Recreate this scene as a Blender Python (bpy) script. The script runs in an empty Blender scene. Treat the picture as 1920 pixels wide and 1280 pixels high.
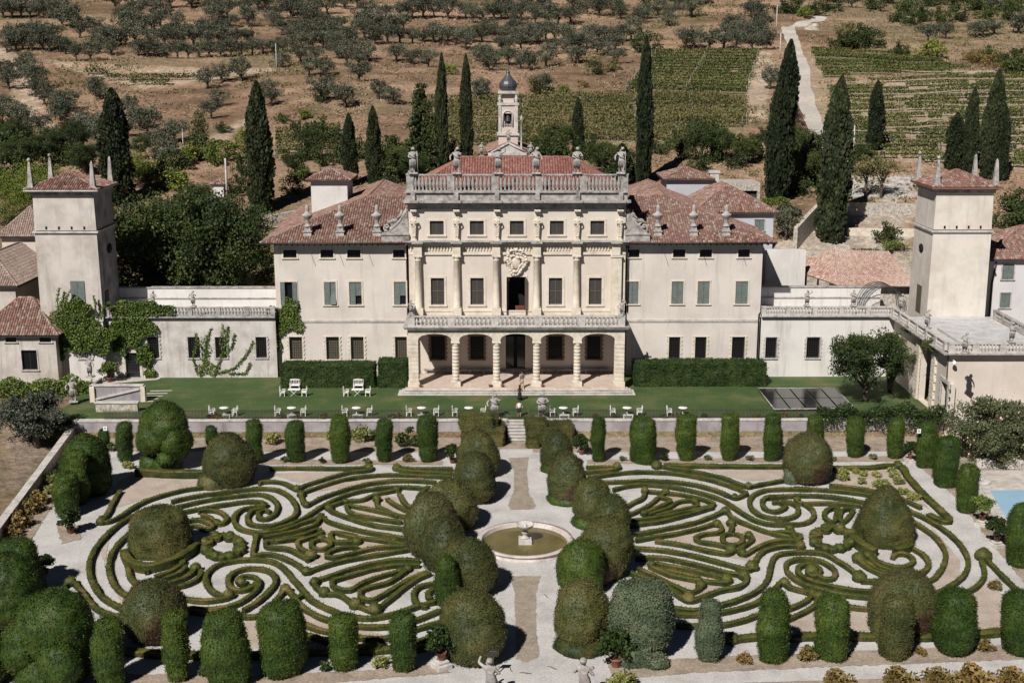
import bpy, bmesh, math, random
import numpy as np
from mathutils import Vector, Matrix
R = math.radians
random.seed(7); rng = np.random.default_rng(11)
SC = bpy.context.scene
COL = SC.collection
# ------------------------------------------------------------------ camera
FPX, PITCH, CAMH = 2350.0, R(12.94), 35.0
YAW = math.atan(15 * math.cos(PITCH) / FPX)
cd = bpy.data.cameras.new('camera'); cam = bpy.data.objects.new('camera', cd); COL.objects.link(cam)
cam.location = (0, 0, CAMH); cam.rotation_euler = (R(90) - PITCH, 0, -YAW)
cd.sensor_width = 36; cd.lens = 36 * FPX / 1920; cd.clip_start = 1; cd.clip_end = 4000
SC.camera = cam
# ------------------------------------------------------------------ light
SUN_DIR = Vector((0.47, 0.88, -0.98)).normalized()      # the way the light travels
w = bpy.data.worlds.new('World'); SC.world = w; w.use_nodes = True
nt = w.node_tree; bg = nt.nodes['Background']; sky = nt.nodes.new('ShaderNodeTexSky')
sky.sky_type = 'NISHITA'; sky.sun_disc = False; sky.sun_elevation = R(44.5)
sky.sun_rotation = math.atan2(-SUN_DIR.x, -SUN_DIR.y)
nt.links.new(sky.outputs[0], bg.inputs[0]); bg.inputs[1].default_value = 0.05
sky.air_density = 0.18; sky.dust_density = 0.05; sky.ozone_density = 1.0; sky.altitude = 1200
sl = bpy.data.lights.new('sun', 'SUN'); so = bpy.data.objects.new('sun', sl); COL.objects.link(so)
sl.energy = 5.0; sl.angle = R(0.5); sl.color = (1.0, 0.955, 0.90)
so.rotation_euler = SUN_DIR.to_track_quat('-Z', 'Y').to_euler(); so.location = (-60, -60, 120)
SC.view_settings.view_transform = 'Standard'; SC.view_settings.look = 'None'
SC.view_settings.exposure = 0.2; SC.view_settings.gamma = 1.0
SC.render.engine = 'CYCLES'; SC.cycles.max_bounces = 5; SC.cycles.transparent_max_bounces = 6
# ------------------------------------------------------------------ measuring: pixel of the photo -> point in the place
_fw = np.array([math.sin(YAW) * math.cos(PITCH), math.cos(YAW) * math.cos(PITCH), -math.sin(PITCH)])
_rt = np.array([math.cos(YAW), -math.sin(YAW), 0.0]); _up = np.cross(_rt, _fw)
def ray(px, py): return _fw + _rt * (px - 960) / FPX - _up * (py - 640) / FPX
def atY(px, py, Y):
    d = ray(px, py); t = Y / d[1]; return Vector((d[0] * t, Y, CAMH + d[2] * t))
def atZ(px, py, z):
    d = ray(px, py); t = (z - CAMH) / d[2]; return Vector((d[0] * t, d[1] * t, z))
def zY(py, Y): return atY(960, py, Y).z
def xY(px, Y, py=560): return atY(px, py, Y).x
GZ = -1.55                                               # level of the parterre
PROF = np.array([(-50, -1.8), (111, -1.8), (118.5, -0.2), (150, -0.2), (158, 1.6), (164, 3.2), (172, 5.2), (183, 9), (190, 11), (203, 13.5),
                 (219, 17), (260, 22.5), (320, 31.6), (345, 35), (420, 46), (480, 55.5), (560, 70), (900, 135)])
def vnoise(x, y, s=1.0, seed=0):
    x = np.asarray(x, float) / s; y = np.asarray(y, float) / s
    xi = np.floor(x); yi = np.floor(y); fx = x - xi; fy = y - yi
    fx = fx * fx * (3 - 2 * fx); fy = fy * fy * (3 - 2 * fy)
    def h(a, b):
        v = np.sin(a * 127.1 + b * 311.7 + seed * 74.7) * 43758.5453
        return v - np.floor(v)
    return (h(xi, yi) * (1 - fx) + h(xi + 1, yi) * fx) * (1 - fy) + (h(xi, yi + 1) * (1 - fx) + h(xi + 1, yi + 1) * fx) * fy - 0.5
def n3(p, s, seed=0):
    x, y, z = p[:, 0] / s, p[:, 1] / s, p[:, 2] / s
    xi, yi, zi = np.floor(x), np.floor(y), np.floor(z)
    f = [a - b for a, b in ((x, xi), (y, yi), (z, zi))]; f = [a * a * (3 - 2 * a) for a in f]
    def h(a, b, c):
        v = np.sin(a * 127.1 + b * 311.7 + c * 57.3 + seed * 74.7) * 43758.5453
        return v - np.floor(v)
    r = 0
    for i in (0, 1):
        for j in (0, 1):
            for k in (0, 1):
                r = r + h(xi + i, yi + j, zi + k) * (f[0] if i else 1 - f[0]) * (f[1] if j else 1 - f[1]) * (f[2] if k else 1 - f[2])
    return r - 0.5
def terr(X, Y):
    X = np.asarray(X, float); Y = np.asarray(Y, float)
    z = np.interp(Y, PROF[:, 0], PROF[:, 1])
    a = np.clip((Y - 195) / 40, 0, 1)
    z = z + a * (vnoise(X, Y, 37, 1) * 2.2 + vnoise(X, Y, 13, 2) * 0.9)
    inside = (X > -45.5) & (X < 62) & (Y < 118.25); z = np.where(inside, np.minimum(z, -1.8), z)
    # old terraces on the hillside: low risers across the slope
    t = (Y + vnoise(X, Y, 60, 5) * 26) / 15.0; ft = t - np.floor(t)
    z = z + a * np.clip((Y - 225) / 20, 0, 1) * (np.clip((ft - 0.8) / 0.2, 0, 1) - ft) * 0.9
    return z
def terr1(x, y): return float(terr(x, y))
def atT(px, py, lo=100):
    d = ray(px, py); t0 = None
    for i in range(1400):
        Y = lo + i * 0.5; t = Y / d[1]; z = CAMH + d[2] * t
        if z <= terr1(d[0] * t, Y): break
    return Vector((d[0] * t, Y, terr1(d[0] * t, Y)))
# ------------------------------------------------------------------ objects
def tag(o, label=None, cat=None, group=None, kind=None):
    if label: o['label'] = label
    if cat: o['category'] = cat
    if group: o['group'] = group
    if kind: o['kind'] = kind
    return o
def thing(name, label, cat, loc=(0, 0, 0), group=None, rz=0.0):
    o = bpy.data.objects.new(name, None); COL.objects.link(o); o.location = loc; o.rotation_euler = (0, 0, rz)
    o.empty_display_size = 0.2
    return tag(o, label, cat, group)
def link(name, me, parent=None, loc=(0, 0, 0), rz=0.0, sc=None):
    o = bpy.data.objects.new(name, me); COL.objects.link(o)
    if parent: o.parent = parent
    o.location = loc; o.rotation_euler = (0, 0, rz)
    if sc: o.scale = sc
    return o
def copy_tree(o, parent=None):
    c = o.copy(); COL.objects.link(c); c.parent = parent
    for ch in list(o.children): copy_tree(ch, c)
    return c
def npmesh(name, v, f, mat, smooth=False):
    """v (n,3) array, f (m,k) array of equal sized faces"""
    me = bpy.data.meshes.new(name); v = np.asarray(v, np.float32); f = np.asarray(f, np.int32)
    me.vertices.add(len(v)); me.vertices.foreach_set('co', v.ravel())
    k = f.shape[1]; me.loops.add(f.size); me.loops.foreach_set('vertex_index', f.ravel())
    me.polygons.add(len(f)); me.polygons.foreach_set('loop_start', np.arange(0, f.size, k, dtype=np.int32))
    if smooth: me.polygons.foreach_set('use_smooth', np.ones(len(f), bool))
    me.materials.append(mat); me.update(calc_edges=True); me.validate()
    return me
class MB:
    def __init__(s): s.v = []; s.f = []; s.uv = []; s.sm = []
    def add(s, vs, fs, uv=None, sm=False):
        b = len(s.v); s.v += [tuple(p) for p in vs]
        for f in fs: s.f.append([b + i for i in f]); s.uv.append(uv); s.sm.append(sm)
        return s
    def box(s, x0, x1, y0, y1, z0, z1):
        v = [(x0, y0, z0), (x1, y0, z0), (x1, y1, z0), (x0, y1, z0), (x0, y0, z1), (x1, y0, z1), (x1, y1, z1), (x0, y1, z1)]
        return s.add(v, [(0, 3, 2, 1), (4, 5, 6, 7), (0, 1, 5, 4), (1, 2, 6, 5), (2, 3, 7, 6), (3, 0, 4, 7)])
    def bevbox(s, x0, x1, y0, y1, z0, z1, b=0.03):
        v = []
        for z, i in ((z0, b), (z0 + b, 0), (z1 - b, 0), (z1, b)):
            v += [(x0 + i, y0 + i, z), (x1 - i, y0 + i, z), (x1 - i, y1 - i, z), (x0 + i, y1 - i, z)]
        f = [(0, 3, 2, 1), (12, 13, 14, 15)]
        for k in (0, 4, 8):
            for i in range(4): f.append((k + i, k + (i + 1) % 4, k + 4 + (i + 1) % 4, k + 4 + i))
        return s.add(v, f)
    def quad(s, *p): return s.add(p, [tuple(range(len(p)))])
    def taper(s, c, w0, d0, w1, d1, z0, z1):
        v = [(c[0] + a * w / 2, c[1] + b * d / 2, z) for z, w, d in ((z0, w0, d0), (z1, w1, d1)) for a, b in ((-1, -1), (1, -1), (1, 1), (-1, 1))]
        return s.add(v, [(0, 3, 2, 1), (4, 5, 6, 7), (0, 1, 5, 4), (1, 2, 6, 5), (2, 3, 7, 6), (3, 0, 4, 7)])
    def lathe(s, prof, c=(0, 0, 0), n=12, sm=True, sx=1.0, sy=1.0, ph=0.0):
        v = []; f = []
        for r, z in prof:
            for k in range(n):
                a = 2 * math.pi * k / n + ph; v.append((c[0] + r * math.cos(a) * sx, c[1] + r * math.sin(a) * sy, c[2] + z))
        m = len(prof)
        for i in range(m - 1):
            for k in range(n): f.append((i * n + k, i * n + (k + 1) % n, (i + 1) * n + (k + 1) % n, (i + 1) * n + k))
        f.append(tuple(range(n - 1, -1, -1))); f.append(tuple((m - 1) * n + k for k in range(n)))
        return s.add(v, f, sm=sm)
    def tube(s, pts, rad, n=6, sm=True):
        pts = [Vector(p) for p in pts]; rad = rad if isinstance(rad, (list, tuple)) else [rad] * len(pts)
        v = []; f = []; u = None
        for i, p in enumerate(pts):
            t = (pts[min(i + 1, len(pts) - 1)] - pts[max(i - 1, 0)])
            t = t.normalized() if t.length > 1e-6 else Vector((0, 0, 1))
            if u is None: u = t.orthogonal().normalized()
            u = (u - t * u.dot(t)); u = u.normalized() if u.length > 1e-6 else t.orthogonal().normalized()
            b = t.cross(u)
            for k in range(n):
                a = 2 * math.pi * k / n; v.append(p + (u * math.cos(a) + b * math.sin(a)) * rad[i])
        for i in range(len(pts) - 1):
            for k in range(n): f.append((i * n + k, i * n + (k + 1) % n, (i + 1) * n + (k + 1) % n, (i + 1) * n + k))
        f.append(tuple(range(n - 1, -1, -1))); f.append(tuple((len(pts) - 1) * n + k for k in range(n)))
        return s.add(v, f, sm=sm)
    def prism(s, poly, ax, a0, a1):
        """poly of 2D points; ax 'y': (x,z) pushed along y; 'z': (x,y) along z; 'x': (y,z) along x"""
        def P(p, a): return {'y': (p[0], a, p[1]), 'z': (p[0], p[1], a), 'x': (a, p[0], p[1])}[ax]
        n = len(poly); v = [P(p, a0) for p in poly] + [P(p, a1) for p in poly]
        f = [tuple(range(n)), tuple(range(2 * n - 1, n - 1, -1))] + [(i, n + i, n + (i + 1) % n, (i + 1) % n) for i in range(n)]
        return s.add(v, f)
    def mesh(s, name, mat):
        me = bpy.data.meshes.new(name); me.from_pydata([tuple(p) for p in s.v], [], s.f)
        if any(u is not None for u in s.uv):
            ul = me.uv_layers.new(name='UVMap'); i = 0
            for p, u in zip(me.polygons, s.uv):
                for k in p.loop_indices: ul.data[k].uv = u or (0, 0)
        me.polygons.foreach_set('use_smooth', s.sm)
        me.materials.append(mat)
        bm = bmesh.new(); bm.from_mesh(me); bmesh.ops.recalc_face_normals(bm, faces=bm.faces); bm.to_mesh(me); bm.free()
        return me
    def build(s, name, mat, parent=None, **k): return link(name, s.mesh(name, mat), parent, **k)
def wall_holes(m, x0, x1, z0, z1, y, holes, depth=0.28, back=None):
    """front face in plane y with openings (x0,x1,z0,z1); reveals go back by depth"""
    xs = sorted({x0, x1, *[h[0] for h in holes], *[h[1] for h in holes]}); zs = sorted({z0, z1, *[h[2] for h in holes], *[h[3] for h in holes]})
    xs = [a for a in xs if x0 <= a <= x1]; zs = [a for a in zs if z0 <= a <= z1]
    for a, b in zip(xs, xs[1:]):
        for c, d in zip(zs, zs[1:]):
            cx, cz = (a + b) / 2, (c + d) / 2
            if any(h[0] < cx < h[1] and h[2] < cz < h[3] for h in holes): continue
            m.quad((a, y, c), (b, y, c), (b, y, d), (a, y, d))
    for h in holes:
        a, b, c, d = h[:4]; e = y + depth
        m.quad((a, y, c), (a, e, c), (a, e, d), (a, y, d)); m.quad((b, y, c), (b, y, d), (b, e, d), (b, e, c))
        m.quad((a, y, c), (b, y, c), (b, e, c), (a, e, c)); m.quad((a, y, d), (a, e, d), (b, e, d), (b, y, d))
# ------------------------------------------------------------------ materials
def nodes(name):
    m = bpy.data.materials.new(name); m.use_nodes = True; t = m.node_tree
    return m, t, t.nodes['Principled BSDF']
def ramp(t, cols, pos=None):
    r = t.nodes.new('ShaderNodeValToRGB'); e = r.color_ramp.elements
    pos = pos or [i / (len(cols) - 1) for i in range(len(cols))]
    while len(e) < len(cols): e.new(0.5)
    for k, (c, p) in enumerate(zip(cols, pos)): e[k].position = p; e[k].color = (*c, 1)
    return r
def tex(t, kind, scale, co, **kw):
    n = t.nodes.new('ShaderNodeTex' + kind)
    if 'Scale' in n.inputs: n.inputs['Scale'].default_value = scale
    for k, v in kw.items(): n.inputs[k].default_value = v
    if co is not None: t.links.new(co, n.inputs['Vector'])
    return n
def coord(t, scale=(1, 1, 1), kind='Object'):
    c = t.nodes.new('ShaderNodeTexCoord'); mp = t.nodes.new('ShaderNodeMapping'); mp.inputs['Scale'].default_value = scale
    t.links.new(c.outputs[kind], mp.inputs[0]); return mp.outputs[0]
def mixc(t, fac, a, b, mode='MIX'):
    n = t.nodes.new('ShaderNodeMix'); n.data_type = 'RGBA'; n.blend_type = mode
    for s, v in ((n.inputs[0], fac), (n.inputs[6], a), (n.inputs[7], b)):
        if isinstance(v, (int, float)): s.default_value = v
        elif isinstance(v, tuple): s.default_value = (*v, 1)
        else: t.links.new(v, s)
    return n.outputs[2]
def bump(t, h, dist, strength=0.6):
    b = t.nodes.new('ShaderNodeBump'); b.inputs['Distance'].default_value = dist; b.inputs['Strength'].default_value = strength
    t.links.new(h, b.inputs['Height']); return b.outputs[0]
def m_noise(name, cols, scale=1.0, rough=0.85, bmp=0.0, bscale=None, detail=6, pos=None, stretch=(1, 1, 1), fine=None, spec=0.3, pos2=None):
    m, t, p = nodes(name); co = coord(t, stretch)
    n = tex(t, 'Noise', scale, co, Detail=detail, Roughness=0.62)
    r = ramp(t, cols, pos or ([0.32, 0.68] if len(cols) == 2 else [0.3, 0.5, 0.7] if len(cols) == 3 else None)); t.links.new(n.outputs[0], r.inputs[0]); c = r.outputs[0]
    if fine:
        n2 = tex(t, 'Noise', fine[0], co, Detail=3); r2 = ramp(t, [(1 - fine[1],) * 3, (1 + fine[1],) * 3], [0.35, 0.65]); t.links.new(n2.outputs[0], r2.inputs[0])
        c = mixc(t, 1.0, c, r2.outputs[0], 'MULTIPLY')
    t.links.new(c, p.inputs['Base Color']); p.inputs['Roughness'].default_value = rough; p.inputs['Specular IOR Level'].default_value = spec
    if bmp:
        n3_ = tex(t, 'Noise', bscale or scale * 4, co, Detail=5); t.links.new(bump(t, n3_.outputs[0], bmp), p.inputs['Normal'])
    return m
def m_plaster(name, base, dark, stain, amount=0.5, scale=0.25):
    """old lime plaster: broad tone patches, grey rain streaks and small flaked spots"""
    m, t, p = nodes(name); co = coord(t)
    a = tex(t, 'Noise', scale, co, Detail=8, Roughness=0.65); ra = ramp(t, [dark, base], [0.36, 0.6]); t.links.new(a.outputs[0], ra.inputs[0])
    co2 = coord(t, (2.2, 2.2, 0.16)); b = tex(t, 'Noise', 0.7, co2, Detail=6, Roughness=0.7)
    rb = ramp(t, [(0, 0, 0), (1, 1, 1)], [0.54, 0.76]); t.links.new(b.outputs[0], rb.inputs[0])
    mu = t.nodes.new('ShaderNodeMath'); mu.operation = 'MULTIPLY'; mu.inputs[1].default_value = amount; t.links.new(rb.outputs[0], mu.inputs[0])
    c = mixc(t, mu.outputs[0], ra.outputs[0], stain)
    d = tex(t, 'Noise', 1.3, co, Detail=9, Roughness=0.75); rd = ramp(t, [(0, 0, 0), (1, 1, 1)], [0.66, 0.72]); t.links.new(d.outputs[0], rd.inputs[0])
    mu2 = t.nodes.new('ShaderNodeMath'); mu2.operation = 'MULTIPLY'; mu2.inputs[1].default_value = amount * 0.55; t.links.new(rd.outputs[0], mu2.inputs[0])
    c = mixc(t, mu2.outputs[0], c, stain)
    t.links.new(c, p.inputs['Base Color']); p.inputs['Roughness'].default_value = 0.92; p.inputs['Specular IOR Level'].default_value = 0.2
    e = tex(t, 'Noise', 7, co, Detail=6); t.links.new(bump(t, e.outputs[0], 0.03, 0.5), p.inputs['Normal'])
    return m
def m_leaf(name, cols, scale=0.6, rough=0.6, var=0.12, trans=0.25, fine=9.0, finev=0.45, patch=None):
    m, t, p = nodes(name); co = coord(t)
    n = tex(t, 'Noise', scale, co, Detail=5, Roughness=0.6); r = ramp(t, cols, None if len(cols) > 3 else ([0.36, 0.64] if len(cols) == 2 else [0.33, 0.5, 0.67]))
    t.links.new(n.outputs[0], r.inputs[0]); c = r.outputs[0]
    n2 = tex(t, 'Noise', fine, co, Detail=4, Roughness=0.7); r2 = ramp(t, [(1 - finev,) * 3, (1 + finev,) * 3], [0.36, 0.64]); t.links.new(n2.outputs[0], r2.inputs[0])
    c = mixc(t, 1.0, c, r2.outputs[0], 'MULTIPLY')
    if patch:
        n3_ = tex(t, 'Noise', patch[1], coord(t, (1, 1, 1)), Detail=3); r3 = ramp(t, [(0, 0, 0), (1, 1, 1)], [patch[2], patch[2] + 0.08]); t.links.new(n3_.outputs[0], r3.inputs[0])
        c = mixc(t, r3.outputs[0], c, patch[0])
    oi = t.nodes.new('ShaderNodeObjectInfo'); hs = t.nodes.new('ShaderNodeHueSaturation')
    ma = t.nodes.new('ShaderNodeMapRange'); ma.inputs[3].default_value = 1 - var * 2.2; ma.inputs[4].default_value = 1 + var * 2.2; t.links.new(oi.outputs['Random'], ma.inputs[0])
    t.links.new(ma.outputs[0], hs.inputs['Value']); t.links.new(c, hs.inputs['Color'])
    mh = t.nodes.new('ShaderNodeMapRange'); mh.inputs[3].default_value = 0.5 + var * 0.12; mh.inputs[4].default_value = 0.5 - var * 0.12; t.links.new(oi.outputs['Random'], mh.inputs[0]); t.links.new(mh.outputs[0], hs.inputs['Hue'])
    t.links.new(hs.outputs[0], p.inputs['Base Color']); p.inputs['Roughness'].default_value = rough; p.inputs['Specular IOR Level'].default_value = 0.25
    return m
def m_tiles(name, cols):
    m, t, p = nodes(name); uv = t.nodes.new('ShaderNodeUVMap')
    wn = t.nodes.new('ShaderNodeTexWhiteNoise'); wn.noise_dimensions = '2D'; t.links.new(uv.outputs[0], wn.inputs['Vector'])
    co = coord(t); n = tex(t, 'Noise', 0.35, co, Detail=4)
    ad = t.nodes.new('ShaderNodeMath'); ad.operation = 'MULTIPLY_ADD'; ad.inputs[1].default_value = 0.75; t.links.new(wn.outputs[0], ad.inputs[0])
    m2 = t.nodes.new('ShaderNodeMath'); m2.operation = 'MULTIPLY_ADD'; m2.inputs[1].default_value = 0.9; m2.inputs[2].default_value = -0.33; t.links.new(n.outputs[0], m2.inputs[0]); t.links.new(m2.outputs[0], ad.inputs[2])
    r = ramp(t, cols); t.links.new(ad.outputs[0], r.inputs[0])
    n2 = tex(t, 'Noise', 6, co, Detail=4); r2 = ramp(t, [(0.7,) * 3, (1.25,) * 3], [0.35, 0.65]); t.links.new(n2.outputs[0], r2.inputs[0])
    t.links.new(mixc(t, 1.0, r.outputs[0], r2.outputs[0], 'MULTIPLY'), p.inputs['Base Color']); p.inputs['Roughness'].default_value = 0.9; p.inputs['Specular IOR Level'].default_value = 0.2
    return m
def m_flat(name, c, rough=0.6, metal=0.0, spec=0.4, v=0.12, scale=3):
    m = m_noise(name, [tuple(x * (1 - v) for x in c), tuple(min(1, x * (1 + v)) for x in c)], scale, rough, spec=spec)
    m.node_tree.nodes['Principled BSDF'].inputs['Metallic'].default_value = metal; return m
M = {}
M['plaster'] = m_plaster('cream_plaster', (0.61, 0.56, 0.505), (0.52, 0.47, 0.425), (0.32, 0.28, 0.265), 0.5)
M['plaster_mould_shade'] = m_plaster('mouldy_shade_plaster', (0.36, 0.34, 0.33), (0.17, 0.16, 0.16), (0.05, 0.047, 0.045), 0.9, 0.5)  # black mould, with the shade of the tower's side painted into the tone
M['plaster_warm'] = m_plaster('warm_plaster', (0.61, 0.55, 0.485), (0.53, 0.465, 0.40), (0.34, 0.29, 0.25), 0.36)
M['plaster_white'] = m_plaster('white_plaster', (0.64, 0.62, 0.59), (0.55, 0.52, 0.49), (0.30, 0.27, 0.25), 0.65)
M['plaster_old'] = m_plaster('old_plaster', (0.55, 0.51, 0.46), (0.40, 0.36, 0.32), (0.20, 0.18, 0.17), 0.60, 0.35)
M['plaster_pink'] = m_plaster('pinkish_plaster', (0.58, 0.49, 0.44), (0.50, 0.41, 0.36), (0.35, 0.30, 0.28), 0.3)
M['plaster_grey2'] = m_plaster('pale_house_plaster', (0.62, 0.60, 0.60), (0.55, 0.53, 0.53), (0.4, 0.38, 0.38), 0.3)
M['plaster_grey'] = m_plaster('grey_plaster', (0.46, 0.47, 0.50), (0.40, 0.41, 0.44), (0.30, 0.30, 0.31), 0.25)
M['stone_warm'] = m_noise('warm_stone', [(0.46, 0.40, 0.32), (0.60, 0.535, 0.44), (0.65, 0.59, 0.50)], 1.2, 0.9, 0.02, 9, fine=(14, 0.1))
M['stone_grey'] = m_noise('weathered_stone', [(0.13, 0.12, 0.115), (0.32, 0.30, 0.28), (0.46, 0.44, 0.41)], 1.6, 0.92, 0.03, 9, detail=9, fine=(11, 0.18))
M['stone_pale'] = m_noise('pale_stone', [(0.28, 0.26, 0.24), (0.47, 0.44, 0.41), (0.56, 0.53, 0.49)], 1.4, 0.9, 0.02, 10, detail=8, fine=(13, 0.12))
M['stone_wall'] = m_noise('rubble_stone', [(0.22, 0.20, 0.18), (0.40, 0.36, 0.31), (0.50, 0.46, 0.41)], 2.6, 0.95, 0.08, 4, detail=6, fine=(5, 0.25))
M['wall_ret'] = m_plaster('retaining_wall_plaster', (0.34, 0.32, 0.33), (0.22, 0.20, 0.21), (0.12, 0.11, 0.11), 0.7, 0.5)
TILE_OLD = [(0.07, 0.045, 0.038), (0.17, 0.085, 0.066), (0.25, 0.115, 0.085), (0.19, 0.12, 0.10), (0.38, 0.31, 0.26), (0.13, 0.08, 0.065), (0.29, 0.15, 0.115)]
M['tiles'] = m_tiles('weathered_roof_tiles', TILE_OLD)
M['tiles_red'] = m_tiles('red_roof_tiles', [(0.17, 0.08, 0.066), (0.235, 0.105, 0.085), (0.285, 0.135, 0.11), (0.34, 0.20, 0.165)])
M['tiles_grey'] = m_tiles('grey_roof_tiles', [(0.20, 0.15, 0.125), (0.27, 0.20, 0.17), (0.33, 0.25, 0.21), (0.37, 0.31, 0.27)])
M['tiles_pale'] = m_tiles('pale_roof_tiles', [(0.26, 0.16, 0.13), (0.36, 0.22, 0.18), (0.42, 0.29, 0.24), (0.48, 0.38, 0.32), (0.33, 0.2, 0.16)])
M['wood_dark'] = m_flat('dark_wood', (0.035, 0.028, 0.024), 0.7)
M['shutter'] = m_noise('green_grey_shutter', [(0.10, 0.125, 0.115), (0.15, 0.175, 0.165)], 2.0, 0.75)
M['shutter_brown'] = m_flat('brown_lattice', (0.10, 0.085, 0.06), 0.8)
M['glass'] = m_flat('window_glass', (0.012, 0.013, 0.016), 0.12, spec=0.6)
M['dark_pane'] = m_flat('dark_glass', (0.008, 0.008, 0.01), 0.35, spec=0.25)
M['stone_rust'] = m_noise('reddish_stone', [(0.12, 0.085, 0.065), (0.24, 0.17, 0.13)], 3, 0.9)
M['lattice_pane'] = m_flat('leaded_window', (0.05, 0.044, 0.048), 0.35, spec=0.5, v=0.3, scale=5)
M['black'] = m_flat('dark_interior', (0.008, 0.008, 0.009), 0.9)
M['iron'] = m_flat('dark_iron', (0.03, 0.028, 0.026), 0.6, spec=0.4)
M['rust_iron'] = m_flat('rusty_iron', (0.09, 0.065, 0.045), 0.7)
M['white_paint'] = m_flat('white_paint', (0.78, 0.77, 0.74), 0.5, v=0.05)
M['lead'] = m_flat('slate_dome', (0.055, 0.057, 0.07), 0.45, spec=0.5, v=0.2)
M['terracotta'] = m_flat('terracotta', (0.22, 0.09, 0.06), 0.85, v=0.2)
M['skin'] = m_flat('skin', (0.45, 0.27, 0.19), 0.6)
M['cloth_white'] = m_flat('white_cloth', (0.72, 0.72, 0.73), 0.9)
M['cloth_black'] = m_flat('black_cloth', (0.015, 0.015, 0.018), 0.9)
M['cloth_grey'] = m_flat('grey_cloth', (0.13, 0.12, 0.12), 0.9)
M['cloth_beige'] = m_flat('beige_cloth', (0.38, 0.32, 0.25), 0.9)
M['hair'] = m_flat('dark_hair', (0.02, 0.014, 0.01), 0.6)
M['bark'] = m_noise('bark', [(0.06, 0.048, 0.038), (0.14, 0.115, 0.09)], 5, 0.95, 0.03, 12, stretch=(1, 1, 0.3))
M['box'] = m_leaf('box_hedge_leaf', [(0.012, 0.022, 0.004), (0.030, 0.040, 0.008), (0.070, 0.055, 0.016)], 0.9, var=0.08, fine=8)  # low tone: shade among the side leaves is put into the colour
def add_growth_and_light(m, c, fac=0.6):  # lighter tops: fresh growth, and brightness against the shaded sides painted in
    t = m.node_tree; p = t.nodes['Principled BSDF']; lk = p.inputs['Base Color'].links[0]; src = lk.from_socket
    vc = t.nodes.new('ShaderNodeVertexColor'); vc.layer_name = 'growth_and_light'; n = tex(t, 'Noise', 1.1, coord(t), Detail=5); r = ramp(t, [(0.35,) * 3, (1,) * 3], [0.35, 0.6]); t.links.new(n.outputs[0], r.inputs[0])
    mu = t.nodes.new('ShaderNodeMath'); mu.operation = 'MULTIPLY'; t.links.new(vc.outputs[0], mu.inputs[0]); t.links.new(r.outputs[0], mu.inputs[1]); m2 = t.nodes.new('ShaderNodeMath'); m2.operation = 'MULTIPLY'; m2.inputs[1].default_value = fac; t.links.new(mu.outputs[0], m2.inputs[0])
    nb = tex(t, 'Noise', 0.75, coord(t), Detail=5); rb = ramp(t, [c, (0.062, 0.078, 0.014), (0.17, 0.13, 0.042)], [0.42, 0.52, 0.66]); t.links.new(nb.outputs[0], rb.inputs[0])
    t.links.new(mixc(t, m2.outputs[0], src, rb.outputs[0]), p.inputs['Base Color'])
add_growth_and_light(M['box'], (0.100, 0.104, 0.020), 0.9)
M['yew'] = m_leaf('yew_leaf', [(0.0187, 0.0391, 0.0051), (0.0357, 0.0629, 0.0076), (0.0561, 0.0799, 0.0127)], 0.7, var=0.1, fine=6)
M['yew_olive'] = m_leaf('olive_topiary_leaf', [(0.0342, 0.0450, 0.0126), (0.0650, 0.0685, 0.0198), (0.1036, 0.0882, 0.0289)], 0.45, var=0.12)
M['yew_brown'] = m_leaf('browning_topiary_leaf', [(0.0428, 0.0572, 0.0172), (0.0668, 0.0687, 0.0229), (0.0811, 0.0687, 0.0267)], 0.45, var=0.05, patch=((0.062, 0.036, 0.020), 0.3, 0.52))
M['yew_blue'] = m_leaf('blue_green_topiary_leaf', [(0.0484, 0.0686, 0.0396), (0.0748, 0.0967, 0.0546), (0.1056, 0.1232, 0.0704)], 0.8, var=0.03)
M['cypress'] = m_leaf('cypress_leaf', [(0.012, 0.020, 0.009), (0.024, 0.034, 0.014), (0.042, 0.052, 0.020)], 0.9, var=0.12)
M['olive'] = m_leaf('olive_leaf', [(0.0546, 0.0646, 0.0381), (0.0869, 0.0952, 0.0621), (0.1325, 0.1366, 0.0952)], 0.5, var=0.14, finev=0.3)
M['olive_dark'] = m_leaf('grey_olive_leaf', [(0.040, 0.052, 0.034), (0.068, 0.080, 0.056), (0.11, 0.12, 0.09)], 0.7, var=0.04, finev=0.3)
M['tree_dark'] = m_leaf('dark_tree_leaf', [(0.0176, 0.0308, 0.0088), (0.0374, 0.0550, 0.0143), (0.0682, 0.0858, 0.0220)], 0.35, var=0.1)
M['tree_mid'] = m_leaf('mid_tree_leaf', [(0.0246, 0.0387, 0.0099), (0.0436, 0.0620, 0.0155), (0.0704, 0.0845, 0.0246)], 0.5, var=0.18)
M['bright'] = m_leaf('bright_leaf', [(0.085, 0.115, 0.018), (0.13, 0.165, 0.028), (0.18, 0.20, 0.05)], 0.6, var=0.12)
M['laurel'] = m_leaf('laurel_leaf', [(0.0132, 0.0270, 0.0060), (0.0240, 0.0450, 0.0096), (0.0390, 0.0600, 0.0144)], 0.8, var=0.06)
M['ivy'] = m_leaf('ivy_leaf', [(0.0598, 0.0996, 0.0186), (0.0996, 0.1461, 0.0293), (0.1594, 0.1992, 0.0531)], 0.6, var=0.05)
M['vine'] = m_leaf('vine_leaf', [(0.0540, 0.0756, 0.0162), (0.0886, 0.1058, 0.0281), (0.1350, 0.1350, 0.0486)], 0.15, var=0.12)
M['vine_dry'] = m_leaf('yellowing_vine_leaf', [(0.085, 0.088, 0.028), (0.125, 0.115, 0.044), (0.17, 0.145, 0.065)], 0.12, var=0.15)
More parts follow.
